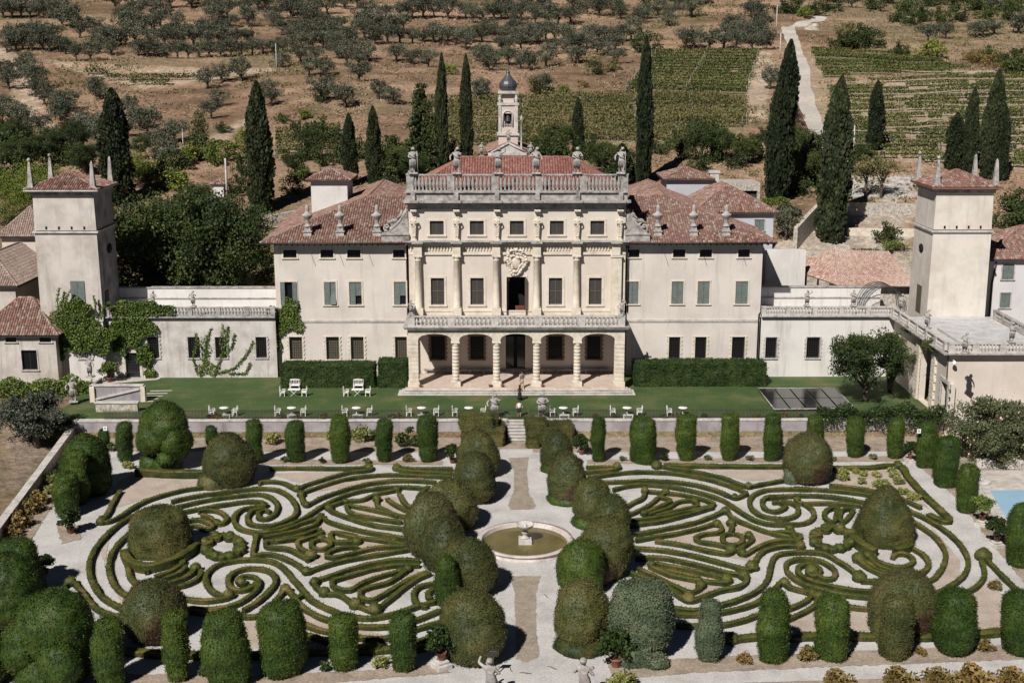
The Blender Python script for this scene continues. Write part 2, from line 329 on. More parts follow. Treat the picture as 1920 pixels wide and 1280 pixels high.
M['hydr'] = m_leaf('yellow_green_leaf', [(0.13, 0.15, 0.035), (0.20, 0.21, 0.06), (0.26, 0.25, 0.10)], 1.5, var=0.1)
M['dryleaf'] = m_leaf('dry_brown_leaf', [(0.1152, 0.0792, 0.0216), (0.1800, 0.1224, 0.0396), (0.2160, 0.1656, 0.0648)], 1.2, var=0.1)
M['dryleaf2'] = m_leaf('dry_grass', [(0.15, 0.11, 0.065), (0.24, 0.175, 0.11), (0.33, 0.255, 0.17)], 0.12, var=0.02)
fm, ft_, fp = nodes('polycarbonate_film'); fp.inputs['Base Color'].default_value = (0.32, 0.33, 0.36, 1); fp.inputs['Alpha'].default_value = 0.38; fp.inputs['Roughness'].default_value = 0.35; M['film'] = fm
M['oleander'] = m_leaf('oleander_leaf', [(0.0560, 0.0720, 0.0280), (0.0960, 0.1120, 0.0480), (0.1520, 0.1520, 0.0880)], 0.8, var=0.05)
M['petal'] = m_flat('pale_pink_petal', (0.62, 0.42, 0.40), 0.8)
M['maroon'] = m_flat('maroon_leaf', (0.06, 0.02, 0.025), 0.7, v=0.3)
M['gravel'] = m_noise('white_gravel', [(0.36, 0.345, 0.335), (0.45, 0.435, 0.42), (0.51, 0.495, 0.48)], 0.5, 0.95, 0.02, 22, detail=9, fine=(9, 0.14))
M['bed'] = m_noise('beige_gravel_bed', [(0.31, 0.255, 0.21), (0.39, 0.325, 0.27), (0.44, 0.375, 0.32)], 0.6, 0.95, 0.02, 20, detail=8, fine=(8, 0.14))
M['soil'] = m_noise('dry_soil', [(0.20, 0.155, 0.12), (0.29, 0.23, 0.18), (0.35, 0.29, 0.23)], 0.9, 0.95, 0.04, 9, detail=9, fine=(6, 0.2))
M['stone_dark'] = m_noise('dark_riser_stone', [(0.20, 0.19, 0.18), (0.34, 0.32, 0.30)], 1.5, 0.95)
M['deck'] = m_noise('pale_grey_deck', [(0.36, 0.355, 0.36), (0.46, 0.455, 0.455), (0.52, 0.515, 0.51)], 0.7, 0.8, 0.01, 10, fine=(2.0, 0.1))
M['lane'] = m_noise('pale_lane', [(0.38, 0.345, 0.30), (0.47, 0.435, 0.39)], 0.5, 0.95, fine=(4, 0.15))
M['straw'] = m_noise('dry_turf', [(0.21, 0.175, 0.135), (0.28, 0.235, 0.19), (0.33, 0.28, 0.23)], 1.3, 0.95, 0.03, 14, detail=9, fine=(12, 0.25))
M['lawn'] = m_noise('lawn_grass', [(0.034, 0.062, 0.018), (0.052, 0.086, 0.025), (0.120, 0.115, 0.050)], 0.25, 0.9, 0.02, 30, detail=9, fine=(5, 0.2))
M['paving'] = m_noise('stone_paving', [(0.36, 0.33, 0.29), (0.45, 0.41, 0.37), (0.52, 0.48, 0.44)], 0.8, 0.8, 0.01, 10, fine=(2.2, 0.1))
M['paving_pink'] = m_noise('porch_floor', [(0.44, 0.35, 0.29), (0.53, 0.44, 0.37)], 0.7, 0.7, fine=(2.5, 0.08))
M['pool_water'] = m_flat('pool_water', (0.30, 0.47, 0.60), 0.08, spec=0.5, v=0.05, scale=0.5)
M['pond'] = m_noise('pond_water', [(0.075, 0.060, 0.012), (0.125, 0.104, 0.024)], 0.5, 0.12, 0.006, 3, spec=0.5)
# ================================================================== TERRAIN
def poly_t(pts): return [tuple(atT(*p)[:2]) for p in pts]
def inpoly(X, Y, poly):
    c = np.zeros(X.shape, bool); n = len(poly)
    for i in range(n):
        x1, y1 = poly[i]; x2, y2 = poly[(i + 1) % n]
        cond = ((y1 > Y) != (y2 > Y)) & (X < (x2 - x1) * (Y - y1) / ((y2 - y1) if abs(y2 - y1) > 1e-9 else 1e-9) + x1)
        c ^= cond
    return c
def dpoly(X, Y, pts):
    d = np.full(X.shape, 1e9)
    for (x1, y1), (x2, y2) in zip(pts, pts[1:]):
        L = (x2 - x1) ** 2 + (y2 - y1) ** 2 + 1e-9; t = np.clip(((X - x1) * (x2 - x1) + (Y - y1) * (y2 - y1)) / L, 0, 1)
        d = np.minimum(d, np.hypot(X - x1 - t * (x2 - x1), Y - y1 - t * (y2 - y1)))
    return d
VINEYARDS = {  # name: (outline in photo pixels, rows, material, colour of the ground)
    'upper': ([(1232, 98), (1424, 98), (1396, 178), (1172, 178)], 15, 'vine', (0.20, 0.175, 0.105)),
    'centre': ([(772, 190), (1172, 182), (1398, 186), (1406, 246), (1250, 268), (770, 282)], 16, 'vine_dry', (0.22, 0.19, 0.11)),
    'lane': ([(1524, 96), (1700, 102), (1826, 134), (1545, 148)], 11, 'vine', (0.17, 0.16, 0.09)),
    'right': ([(1545, 156), (1830, 142), (1925, 146), (1925, 320), (1600, 300)], 22, 'vine', (0.33, 0.265, 0.19)),
    'strip': ([(140, 137), (260, 146), (378, 147), (360, 158), (262, 166)], 3, 'vine', (0.36, 0.28, 0.20)),
    'side': ([(516, 250), (640, 244), (640, 284), (516, 292)], 7, 'vine_dry', (0.27, 0.22, 0.14)),
}
VPOLY = {k: poly_t(v[0]) for k, v in VINEYARDS.items()}
def build_terrain():
    xs = np.concatenate([np.arange(-420, -150, 6), np.arange(-150, 150, 1.3), np.arange(150, 421, 6)])
    ys = np.concatenate([np.arange(-40, 100, 7), np.arange(100, 150, 1.7), np.arange(150, 520, 1.3), np.arange(520, 900, 12)])
    X, Y = np.meshgrid(xs, ys); Z = terr(X, Y)
    nx, ny = len(xs), len(ys)
    # a level floor under garden, lawn and villa
    i = np.arange(ny - 1)[:, None] * nx + np.arange(nx - 1)[None, :]
    f = np.stack([i, i + 1, i + nx + 1, i + nx], -1).reshape(-1, 4)
    me = npmesh('terrain', np.stack([X, Y, Z], -1).reshape(-1, 3), f, None, True); me.materials.clear()
    def C(c): return np.array(c, float)
    n1 = vnoise(X, Y, 22, 3) + vnoise(X, Y, 7, 4) * 0.6 + vnoise(X, Y, 2.3, 8) * 0.35
    k = np.clip(n1 * 1.1 + 0.5, 0, 1)[..., None]
    col = C((0.142, 0.092, 0.058)) * (1 - k) + C((0.325, 0.220, 0.147)) * k
    g = np.clip(vnoise(X, Y, 30, 9) * 2.2 + vnoise(X, Y, 5, 10) - 0.25, 0, 1)[..., None]
    col = col * (1 - 0.75 * g) + C((0.105, 0.100, 0.052)) * 0.75 * g
    near = np.clip((205 - Y) / 25, 0, 1)[..., None] * np.clip(0.75 + vnoise(X, Y, 9, 12), 0, 1)[..., None]
    col = col * (1 - near * 0.75) + C((0.15, 0.135, 0.075)) * near * 0.75
    hr = np.clip((X - 95) / 15, 0, 1) * np.clip((Y - 325) / 15, 0, 1)
    col = col * (1 - 0.5 * hr[..., None]) + C((0.20, 0.165, 0.10)) * 0.5 * hr[..., None]
    def paint(mask, c): 
        nonlocal col
        m = np.clip(mask, 0, 1)[..., None]; col = col * (1 - m) + C(c) * m
    def region(pts, c, a=1.0, ground=True): paint(inpoly(X, Y, poly_t(pts)) * a * np.clip(0.85 + vnoise(X, Y, 3, 14) * 0.8, 0, 1), c)
    for nme, v in VINEYARDS.items(): paint(inpoly(X, Y, VPOLY[nme]) * np.clip(0.9 + vnoise(X, Y, 4, 15) * 0.6, 0, 1), v[3])
    region([(1424, 98), (1445, 98), (1452, 130), (1440, 180), (1440, 230), (1404, 230), (1396, 178)], (0.40, 0.315, 0.235))
    region([(1510, 100), (1526, 98), (1548, 150), (1556, 225), (1536, 238)], (0.34, 0.27, 0.18), 0.9)
    region([(1506, 48), (1530, 44), (1536, 56), (1512, 58)], (0.5, 0.46, 0.40))
    region([(60, 114), (140, 116), (380, 128), (380, 142), (140, 136)], (0.44, 0.35, 0.25), 0.7)
    region([(330, 140), (500, 128), (520, 134), (400, 150)], (0.52, 0.44, 0.34), 0.8)
    region([(0, 36), (110, 38), (112, 52), (0, 54)], (0.33, 0.22, 0.14), 0.9)
    region([(1640, 128), (1800, 130), (1920, 128), (1920, 145), (1840, 140)], (0.40, 0.34, 0.26), 0.8)
    region([(1560, 70), (1920, 40), (1920, 110), (1560, 95)], (0.27, 0.195, 0.125), 0.6)
    region([(1440, 470), (1690, 360), (1720, 540), (1640, 590), (1430, 590)], (0.42, 0.37, 0.31), 0.9)
    region([(1590, 330), (1720, 330), (1720, 372), (1590, 372)], (0.44, 0.42, 0.40), 0.9)
    region([(0, 800), (110, 790), (60, 900), (0, 960)], (0.26, 0.20, 0.155), 0.9)
    tr = poly_t([(0, 96), (30, 120), (46, 150), (55, 190), (62, 240)]); d = dpoly(X, Y, tr); paint((d < 3.2) * 0.75, (0.36, 0.275, 0.20)); paint((abs(d - 0.8) < 0.45) * 0.7, (0.46, 0.37, 0.28))
    pt = poly_t([(300, 280), (400, 270), (440, 240), (470, 225)]); paint((dpoly(X, Y, pt) < 1.6) * 0.6, (0.42, 0.33, 0.25))
    ca = me.color_attributes.new('ground', 'FLOAT_COLOR', 'POINT')
    ca.data.foreach_set('color', np.concatenate([col, np.ones(col.shape[:2] + (1,))], -1).astype(np.float32).ravel())
    m, t, p = nodes('hillside_ground'); at = t.nodes.new('ShaderNodeVertexColor'); at.layer_name = 'ground'; co = coord(t)
    n = tex(t, 'Noise', 0.9, co, Detail=10, Roughness=0.72); r = ramp(t, [(0.55,) * 3, (1.4,) * 3], [0.34, 0.66]); t.links.new(n.outputs[0], r.inputs[0])
    n2 = tex(t, 'Noise', 5, co, Detail=5); r2 = ramp(t, [(0.75,) * 3, (1.25,) * 3], [0.35, 0.65]); t.links.new(n2.outputs[0], r2.inputs[0])
    c = mixc(t, 1.0, at.outputs[0], r.outputs[0], 'MULTIPLY'); c = mixc(t, 1.0, c, r2.outputs[0], 'MULTIPLY')
    t.links.new(c, p.inputs['Base Color']); p.inputs['Roughness'].default_value = 1.0; p.inputs['Specular IOR Level'].default_value = 0.1
    t.links.new(bump(t, n.outputs[0], 0.45, 0.8), p.inputs['Normal'])
    me.materials.append(m); o = link('hillside', me); tag(o, kind='structure')
build_terrain()
def ribbon(name, pts, widths, mat, lift=0.12, step=1.5):
    P = [Vector((*p, 0)) for p in pts]; out = []; W = []
    if len(P) > 4:
        Q = []; WW = []
        for i in range(len(P) - 1):
            a, b, c, d = P[max(i - 1, 0)], P[i], P[i + 1], P[min(i + 2, len(P) - 1)]
            for k in range(8): t = k / 8; Q.append(0.5 * (2 * b + (c - a) * t + (2 * a - 5 * b + 4 * c - d) * t * t + (3 * b - a - 3 * c + d) * t ** 3)); WW.append(widths[i] + (widths[i + 1] - widths[i]) * t)
        P = Q + [P[-1]]; widths = WW + [widths[-1]]
    for i in range(len(P) - 1):
        n = max(1, int((P[i + 1] - P[i]).length / step))
        for k in range(n): out.append(P[i].lerp(P[i + 1], k / n)); W.append(widths[i] + (widths[i + 1] - widths[i]) * k / n)
    out.append(P[-1]); W.append(widths[-1]); v = []; f = []
    for i, p in enumerate(out):
        t = (out[min(i + 1, len(out) - 1)] - out[max(i - 1, 0)]).normalized(); s = Vector((t.y, -t.x, 0))
        for a in (-1, -0.33, 0.33, 1):
            q = p + s * W[i] * 0.5 * (a + 0.03 * math.sin(i * 0.35 + a * 3) + 0.025 * random.uniform(-1, 1)); v.append((q.x, q.y, terr1(q.x, q.y) + lift))
    for i in range(len(out) - 1):
        for k in range(3): f.append((i * 4 + k, i * 4 + k + 1, i * 4 + 5 + k, i * 4 + 4 + k))
    o = link(name, npmesh(name, np.array(v), np.array(f), mat, True)); return tag(o, kind='structure')
ribbon('lane', poly_t([(1540, 32), (1506, 44), (1478, 54), (1484, 74), (1492, 96), (1504, 130), (1506, 165), (1516, 205), (1532, 244), (1540, 280)]),
       [4, 4, 4, 4, 3.6, 3.8, 3.6, 3.6, 3.4, 3.2], M['lane'])
# ================================================================== LAWN, GARDEN GROUND, PATHS
def slab(name, pts, z0, z1, mat):
    m = MB().prism(pts, 'z', z0, z1); o = m.build(name, mat); tag(o, kind='structure'); return o
def sheet(name, pts, z, mat): 
    o = MB().add([(p[0], p[1], z) for p in pts], [tuple(range(len(pts)))]).build(name, mat); tag(o, kind='structure'); return o
AX = 1.31                                            # the garden's and the villa's axis
slab('lawn', [(-44.6, 118.3), (43.2, 118.3), (43.2, 136), (-44.6, 136)], -1.7, 0.0, M['lawn'])
WL = [atZ(127, 805, -0.4), atZ(0, 975, -0.4)]        # the side wall on the left
def xl(y): return WL[0].x + (WL[1].x - WL[0].x) * (y - WL[0].y) / (WL[1].y - WL[0].y)
sheet('garden_ground', [(xl(118), 118.2), (62, 118.2), (62, 48), (xl(48), 48)], GZ, M['soil'])
g = GZ + 0.012
def zp(pts, z=GZ): return [tuple(atZ(x, y, z)[:2]) for x, y in pts]
# the wide white gravel sheet under the parterre, then darker beds on it
sheet('gravel_parterre', zp([(160, 862), (1060, 862), (1695, 862), (1790, 975), (1960, 1215), (90, 1235), (60, 1090), (150, 985)]), g, M['gravel'])
sheet('gravel_path_far', zp([(120, 868), (180, 846), (1000, 848), (1688, 846), (1706, 872), (1690, 869), (960, 874), (160, 878)]), g + 0.004, M['gravel'])
sheet('gravel_path_left', zp([(60, 985), (120, 868), (200, 875), (150, 985), (150, 1100), (70, 1100)]), g + 0.008, M['gravel'])
sheet('gravel_path_right', zp([(1688, 846), (1720, 862), (1800, 925), (1880, 1010), (1960, 1120), (1960, 1225), (1780, 985), (1690, 872)]), g + 0.008, M['gravel'])
sheet('gravel_path_near', zp([(-60, 1330), (340, 1268), (1000, 1246), (2000, 1226), (2000, 1262), (1050, 1290), (900, 1400), (-60, 1480)]), g + 0.012, M['gravel'])
sheet('gravel_path_front', zp([(190, 1196), (960, 1228), (1960, 1188), (1960, 1226), (960, 1262), (190, 1268)]), g + 0.004, M['gravel'])
sheet('central_path', zp([(938, 842), (998, 842), (1090, 1260), (880, 1260)]), g + 0.016, M['gravel'])
sheet('dry_border', zp([(150, 838), (1000, 838), (1700, 836), (1700, 848), (1000, 850), (150, 850)]), g + 0.002, M['soil'])
SOIL = [[(180, 1262), (450, 1268), (700, 1256), (820, 1246), (845, 1262), (600, 1282), (180, 1300)], [(1140, 1244), (1300, 1234), (1560, 1222), (1930, 1208), (1990, 1234), (1560, 1250), (1290, 1262), (1150, 1274)], [(490, 861), (830, 864), (830, 872), (490, 871)], [(1100, 862), (1690, 855), (1700, 865), (1100, 870)], [(1706, 846), (1800, 874), (1850, 950), (1925, 1040), (1990, 1130), (1960, 1140), (1860, 1020), (1790, 930), (1712, 866)], [(60, 890), (135, 872), (128, 900), (60, 1010), (-20, 1080), (-60, 1070)], [(105, 985), (150, 985), (150, 1012), (115, 1020)]]
def soil():
    for k, q in enumerate(SOIL): blob_sheet('dry_border', zp(q), g + 0.036 + 0.0006 * k, M['soil'], 0.09)
def blob_sheet(name, pts, z, mat, wob=0.06):
    P = [Vector((*p, 0)) for p in pts]; out = []
    for i in range(len(P)):
        a, b = P[i], P[(i + 1) % len(P)]; n = max(2, int((b - a).length / 0.22))
        for k in range(n):
            q = a.lerp(b, k / n); out.append((q.x + random.uniform(-wob, wob), q.y + random.uniform(-wob, wob)))
    return sheet(name, out, z, mat)
blob_sheet('turf_strip_far', zp([(952, 859), (992, 857), (988, 885), (992, 925), (1006, 948), (1000, 955), (956, 956), (953, 945), (963, 920), (964, 885)]), g + 0.02, M['straw'])
blob_sheet('turf_strip_near', zp([(957, 1080), (1014, 1080), (1006, 1110), (1005, 1170), (1012, 1232), (985, 1242), (968, 1236), (967, 1170), (964, 1110)]), g + 0.02, M['straw'])
soil()
BEDS = [[(222, 902), (262, 884), (360, 888), (385, 912), (300, 926), (200, 958)], [(508, 888), (640, 884), (560, 906)], [(1320, 880), (1470, 880), (1470, 898), (1400, 902)],
        [(1560, 878), (1690, 876), (1742, 955), (1720, 940), (1560, 905)], [(1745, 985), (1800, 1050), (1800, 1090), (1740, 1105), (1775, 1060)],
        [(185, 1030), (196, 1000), (205, 1010), (196, 1060), (240, 1130), (230, 1140)], [(560, 1135), (620, 1165), (720, 1190), (700, 1215), (380, 1215), (470, 1160)],
        [(1480, 1160), (1560, 1130), (1640, 1145), (1640, 1182), (1420, 1185)], [(1800, 1120), (1848, 1090), (1900, 1130), (1900, 1178), (1760, 1180)],
        [(515, 985), (600, 970), (740, 1015), (700, 1040), (580, 1058), (520, 1020)], [(620, 1075), (760, 1060), (800, 1075), (700, 1120)],
        [(640, 950), (700, 925), (760, 935), (770, 985), (700, 970)], [(1200, 995), (1340, 975), (1450, 1000), (1420, 1055), (1300, 1030)], [(1200, 1055), (1390, 1080), (1300, 1125)],
        [(1180, 965), (1250, 925), (1330, 940), (1300, 965)], [(590, 922), (640, 905), (760, 890), (800, 898), (640, 915)]]
for b in BEDS: blob_sheet('gravel_bed', zp(b), g + 0.022 + 0.0005 * BEDS.index(b), M['bed'], 0.05)
sheet('pool_terrace', zp([(1820, 882), (1990, 882), (2060, 1010), (1845, 1012), (1812, 930)]), g + 0.03, M['paving'])
for q0, q1 in (((1846, 915), (1992, 914)), ((1846, 915), (1890, 990))):
    a_, b_ = atZ(*q0, GZ), atZ(*q1, GZ); d_ = (b_ - a_).normalized() * 0.01; n_ = Vector((d_.y, -d_.x, 0)).normalized() * 0.28; slab('pool_coping', [tuple((a_ - n_)[:2]), tuple((b_ - n_)[:2]), tuple((b_ + n_)[:2]), tuple((a_ + n_)[:2])], GZ, g + (0.085 if q0[1] == q1[1] + 1 else 0.08), M['stone_pale'])
sheet('swimming_pool', zp([(1852, 920), (1990, 919), (2060, 985), (1894, 985)]), g + 0.034, M['pool_water'])
# ================================================================== GARDEN WALLS, STAIRS, FENCE
def wall_thing(name, label, cat, parts):
    t = thing(name, label, cat, parts[0][3])
    for n, mb, mat, loc in parts:
        mb.build(n, mat, t, loc=(-t.location.x, -t.location.y, -t.location.z))
    return t
SX0, SX1 = atZ(952, 800, -0.8).x, atZ(988, 800, -0.8).x    # the flight of steps between the hedge blocks
xw0 = WL[0].x
for a, b, lab in ((xw0, SX0, 'long grey plastered retaining wall under the lawn, left of the garden steps'), (SX1, 43.0, 'long grey plastered retaining wall under the lawn, right of the garden steps')):
    body = MB().box(a, b, 117.75, 118.3, -1.7, -0.06); cop = MB()
    x = a
    while x < b - 0.05:
        e = min(b, x + random.uniform(1.3, 2.1)); cop.bevbox(x, e - 0.012, 117.68, 118.36, -0.06, 0.10 + random.uniform(-0.008, 0.008), 0.015); x = e
    wall_thing('retaining_wall', lab, 'wall', [('wall_body', body, M['wall_ret'], Vector((a, 118, -1.5))), ('coping', cop, M['stone_pale'], None)])
sw = MB(); cp = MB(); d = (WL[1] - WL[0]); d.z = 0; d.normalize(); nrm = Vector((d.y, -d.x, 0))
e0 = Vector((WL[0].x, 118, 0)); e1 = WL[0] + d * 62; e1.z = 0
def strip(m, a, b, w, z0, z1):
    n = nrm * w / 2; m.add([(*(a - n)[:2], z0), (*(a + n)[:2], z0), (*(b + n)[:2], z0), (*(b - n)[:2], z0), (*(a - n)[:2], z1), (*(a + n)[:2], z1), (*(b + n)[:2], z1), (*(b - n)[:2], z1)],
                           [(0, 3, 2, 1), (4, 5, 6, 7), (0, 1, 5, 4), (1, 2, 6, 5), (2, 3, 7, 6), (3, 0, 4, 7)])
strip(sw, e0, e1, 0.5, -1.9, -0.55)
for k in range(30): strip(cp, e0.lerp(e1, k / 30), e0.lerp(e1, (k + 0.99) / 30), 0.66, -0.55, -0.42 + 0.004 * (k % 3))
wall_thing('garden_side_wall', 'low stone-capped boundary wall running along the left edge of the garden', 'wall', [('wall_body', sw, M['stone_wall'], Vector((e0.x, e0.y, -1.5))), ('coping', cp, M['stone_pale'], None)])
st = thing('garden_steps', 'flight of pale stone steps from the gravel up to the lawn', 'steps', ((SX0 + SX1) / 2, 116.6, GZ))
for k in range(7):
    z1 = GZ + 0.22 * (k + 1)
    y_ = 118.3 - (7 - k) * 0.36; ye_ = y_ + 0.40 if k < 6 else 118.36
    so_ = MB().bevbox(SX0, SX1, y_ - 0.05, ye_, z1 - 0.08, z1 - 0.02, 0.01).build('step', M['stone_pale'], st, loc=-st.location); MB().box(SX0 + 0.01, SX1 - 0.01, y_, ye_ - 0.01, -1.7, z1 - 0.081).build('riser', M['stone_dark'], so_)
def fence(a, b, label, y=118.15):
    t = thing('iron_fence', label, 'fence', (a, y, 0.1)); L = b - a; r = MB(); p = MB()
    for z in (0.18, 0.78): r.box(0, L, -0.014, 0.014, z, z + 0.03)
    r.build('rail', M['iron'], t)
    x = 0.0
    while x < L: p.add([(x - 0.022, 0, 0), (x + 0.022, 0, 0), (x, 0.03, 0), (x - 0.022, 0, 0.9), (x + 0.022, 0, 0.9), (x, 0.03, 0.94)], [(0, 1, 4, 3), (1, 2, 5, 4), (2, 0, 3, 5)]); x += 0.14
    o = p.build('picket', M['iron'], t); o['kind'] = 'stuff'
    x = 0; pm = MB().box(-0.022, 0.022, -0.022, 0.022, 0, 1.0).mesh('fence_post', M['rust_iron'])
    while x <= L: link('fence_post', pm, t, (x, 0, 0)); x += 2.4
fence(xw0 + 3, SX0 - 0.1, 'thin rusty iron picket fence on the retaining wall left of the steps')
fence(SX1 + 0.1, 33.2, 'thin rusty iron picket fence on the retaining wall right of the steps')
gt = thing('iron_gate', 'low iron double gate at the head of the garden steps', 'gate', ((SX0 + SX1) / 2, 118.2, 0.08)); L = (SX1 - SX0) / 2
for s in (-1, 1):
    m = MB(); m.box(0, s * L, -0.015, 0.015, 0.15, 0.19); m.box(0, s * L, -0.015, 0.015, 0.82, 0.86)
    for k in range(8): m.box(s * L * (k + 0.2) / 8 - 0.012, s * L * (k + 0.2) / 8 + 0.012, -0.012, 0.012, 0.02, 1.0 + 0.2 * (1 - k / 8))
    m.build('gate_leaf', M['iron'], gt)
# ================================================================== FOUNTAIN
FC = atZ(984.5, 1012, -1.2); FC.z = GZ
ft = thing('round_fountain', 'round stone fountain basin with green brown water on the central path', 'fountain', FC)
MB().lathe([(3.64, 0), (3.64, 0.08), (3.56, 0.12), (3.56, 0.34), (3.68, 0.38), (3.68, 0.46), (3.30, 0.47), (3.27, 0.42), (3.22, -0.3), (0.1, -0.3)], n=72).build('basin_rim', m_noise('pinkish_basin_stone', [(0.33, 0.27, 0.25), (0.48, 0.42, 0.39), (0.56, 0.51, 0.48)], 1.1, 0.85, 0.01, 9, fine=(10, 0.12)), ft)
MB().add([(3.25 * math.cos(2 * math.pi * k / 64), 3.25 * math.sin(2 * math.pi * k / 64), 0.15) for k in range(64)], [tuple(range(64))]).build('water', M['pond'], ft)
ms = M['stone_pale']
pd = MB(); pd.bevbox(-0.5, 0.5, -0.5, 0.5, -0.2, 0.52, 0.04); pd.build('pedestal', ms, ft)
MB().lathe([(0.34, 0.52), (0.34, 0.58), (0.2, 0.64), (0.15, 0.78), (0.24, 0.92), (0.27, 1.0), (0.16, 1.1), (0.14, 1.18), (0.2, 1.24)], n=20).build('stem', ms, ft)
MB().lathe([(0.2, 1.24), (0.42, 1.32), (0.60, 1.46), (0.68, 1.62), (0.70, 1.68), (0.62, 1.68), (0.52, 1.52), (0.2, 1.42), (0.10, 1.46), (0.09, 1.66), (0.02, 1.68)], n=28).build('bowl', ms, ft)
# ================================================================== BOX HEDGES OF THE PARTERRE
TILES = {'A': (150, 840, 410 / 1458), 'B': (500, 840, 410 / 1458), 'C': (1060, 840, 410 / 1458), 'D': (1440, 840, 410 / 1458), 'E': (380, 1000, 0.25), 'G': (0, 900, 420 / 1415),
         'H': (1180, 1040, 380 / 1920), 'I': (1500, 860, 420 / 1280), 'K': (540, 720, 420 / 1920), 'L': (1000, 720, 0.25), 'P': (0, 0, 1)}
HH = 0.38
def catmull(P, step=0.28, closed=False):
    out = []; n = len(P)
    for i in range(n if closed else n - 1):
        g_ = (lambda k: P[k % n]) if closed else (lambda k: P[max(0, min(n - 1, k))])
        a, b, c, d = g_(i - 1), g_(i), g_(i + 1), g_(i + 2); m = max(2, int((c - b).length / step))
        for k in range(m):
            t = k / m; out.append(0.5 * (2 * b + (c - a) * t + (2 * a - 5 * b + 4 * c - d) * t * t + (3 * b - a - 3 * c + d) * t ** 3))
    if not closed: out.append(P[-1])
    return out
def leaves(v, nrm_, n, size, off=0.02, dep=0.0, jit=0.0):
    """n small leaf quads lying on the surface points v with normals"""
    idx = rng.integers(0, len(v), n); p = v[idx] + rng.normal(0, max(size * 0.55, jit), (n, 3)) * (1 - 0.7 * np.abs(nrm_[idx])) + nrm_[idx] * (off + rng.uniform(0, 1, (n, 1)) * dep)
    a = rng.normal(0, 1, (n, 3)); a += nrm_[idx] * 0.4; a /= np.linalg.norm(a, axis=1, keepdims=True) + 1e-9
    b = np.cross(a, nrm_[idx] + rng.normal(0, 0.5, (n, 3))); b /= np.linalg.norm(b, axis=1, keepdims=True) + 1e-9
    s = size * rng.uniform(0.6, 1.35, (n, 1)); a = a * s; b = b * s * 0.6
    return np.stack([p - a, p + b, p + a, p - b], 1).reshape(-1, 3)
def addleaf(v, f, lv):
    k = len(v); q = np.arange(len(lv)).reshape(-1, 4) + k
    return np.vstack([v, lv]), np.vstack([f, q])
def hedge_strip(label, tile, pts, w=0.325, h=HH, closed=False, knobs=(), mat='box', z0=GZ, dens=1.0, group='clipped box hedges of the parterre'):
    ox, oy, s = TILES[tile]
    P = [atZ(ox + x * s, oy + y * s, z0 + h) for x, y in pts]
    if len(P) == 2: P = [P[0], P[0].lerp(P[1], 0.5), P[1]]
    C = catmull(P, 0.26, closed); n = len(C); base = Vector((C[0].x, C[0].y, z0)); V = []; NN = []
    prof = [(-0.45, 0), (-0.50, 0.4), (-0.515, 0.85), (-0.50, 0.97), (-0.45, 1.0), (0.0, 1.01), (0.45, 1.0), (0.50, 0.97), (0.515, 0.85), (0.50, 0.4), (0.45, 0)]; k = len(prof)
    for i, c in enumerate(C):
        a = C[(i - 1) % n] if closed else C[max(i - 1, 0)]; b = C[(i + 1) % n] if closed else C[min(i + 1, n - 1)]
        t = b - a; t.z = 0; t = t.normalized() if t.length > 1e-6 else Vector((1, 0, 0)); sd = Vector((t.y, -t.x, 0))
        e = 1.0 if closed else min(1.0, 0.85 + 0.15 * min(i, n - 1 - i))
        hh = h * (1 + 0.05 * math.sin(c.x * 1.7 + c.y * 1.3) * math.sin(c.y * 2.1)); ww = w * (1 + 0.06 * math.sin(c.x * 2.9 - c.y * 1.9))
        for u, z in prof:
            q = Vector((c.x, c.y, z0)) + sd * u * ww * e; q.z = z0 + z * hh * (0.85 + 0.15 * e); V.append(q - base); nv = sd * u * 1.6 + Vector((0, 0, max(0.0, z - 0.4) * 1.2)); NN.append(nv.normalized())
    V = np.array([tuple(q) for q in V]); NN = np.array([tuple(q) for q in NN])
    V = V + NN * (n3(V + np.array(base), 0.14, 3)[:, None] * 0.04 + n3(V + np.array(base), 0.5, 4)[:, None] * 0.05)
    F = []
    for i in range(n if closed else n - 1):
        j = (i + 1) % n
        for u in range(k - 1): F.append((i * k + u, i * k + u + 1, j * k + u + 1, j * k + u))
    if not closed:
        for i in (0, n - 1):
            q = i * k; F += [(q + c, q + c + 1, q + 9 - c, q + 10 - c) for c in range(4)]
    F = np.array(F)
    for kx, ky, kr in knobs:
        c = atZ(ox + kx * s, oy + ky * s, z0 + h) - base; ui = []; vv = []; nn = []
        for a in range(7):
            for b in range(12):
                th = math.pi * 0.62 * a / 6; ph = 2 * math.pi * b / 12; nv = (math.sin(th) * math.cos(ph), math.sin(th) * math.sin(ph), math.cos(th)); nn.append(nv)
                rr = kr * 0.85 * (1 + 0.08 * random.uniform(-1, 1)); vv.append((c.x + nv[0] * rr, c.y + nv[1] * rr, max(0.0, h * 0.62 + nv[2] * rr)))
        b0 = len(V); V = np.vstack([V, vv]); NN = np.vstack([NN, nn])
        F = np.vstack([F, [(b0 + a * 12 + b, b0 + (a + 1) * 12 + b, b0 + (a + 1) * 12 + (b + 1) % 12, b0 + a * 12 + (b + 1) % 12) for a in range(6) for b in range(12)]])
    L = n * 0.26; V2, F2 = addleaf(V, F, leaves(V, NN, int(L * 120 * dens), 0.045, 0.0, 0.03, 0.05))
    me = npmesh('box_hedge', V2, F2, M[mat], False); tp = np.clip((V2[:, 2] / h - 0.90) * 14, 0, 1); ca = me.color_attributes.new('growth_and_light', 'FLOAT_COLOR', 'POINT'); ca.data.foreach_set('color', np.repeat(tp[:, None], 4, 1).astype(np.float32).ravel())
    o = link('box_hedge', me, loc=base)
    return tag(o, label, 'hedge', group)
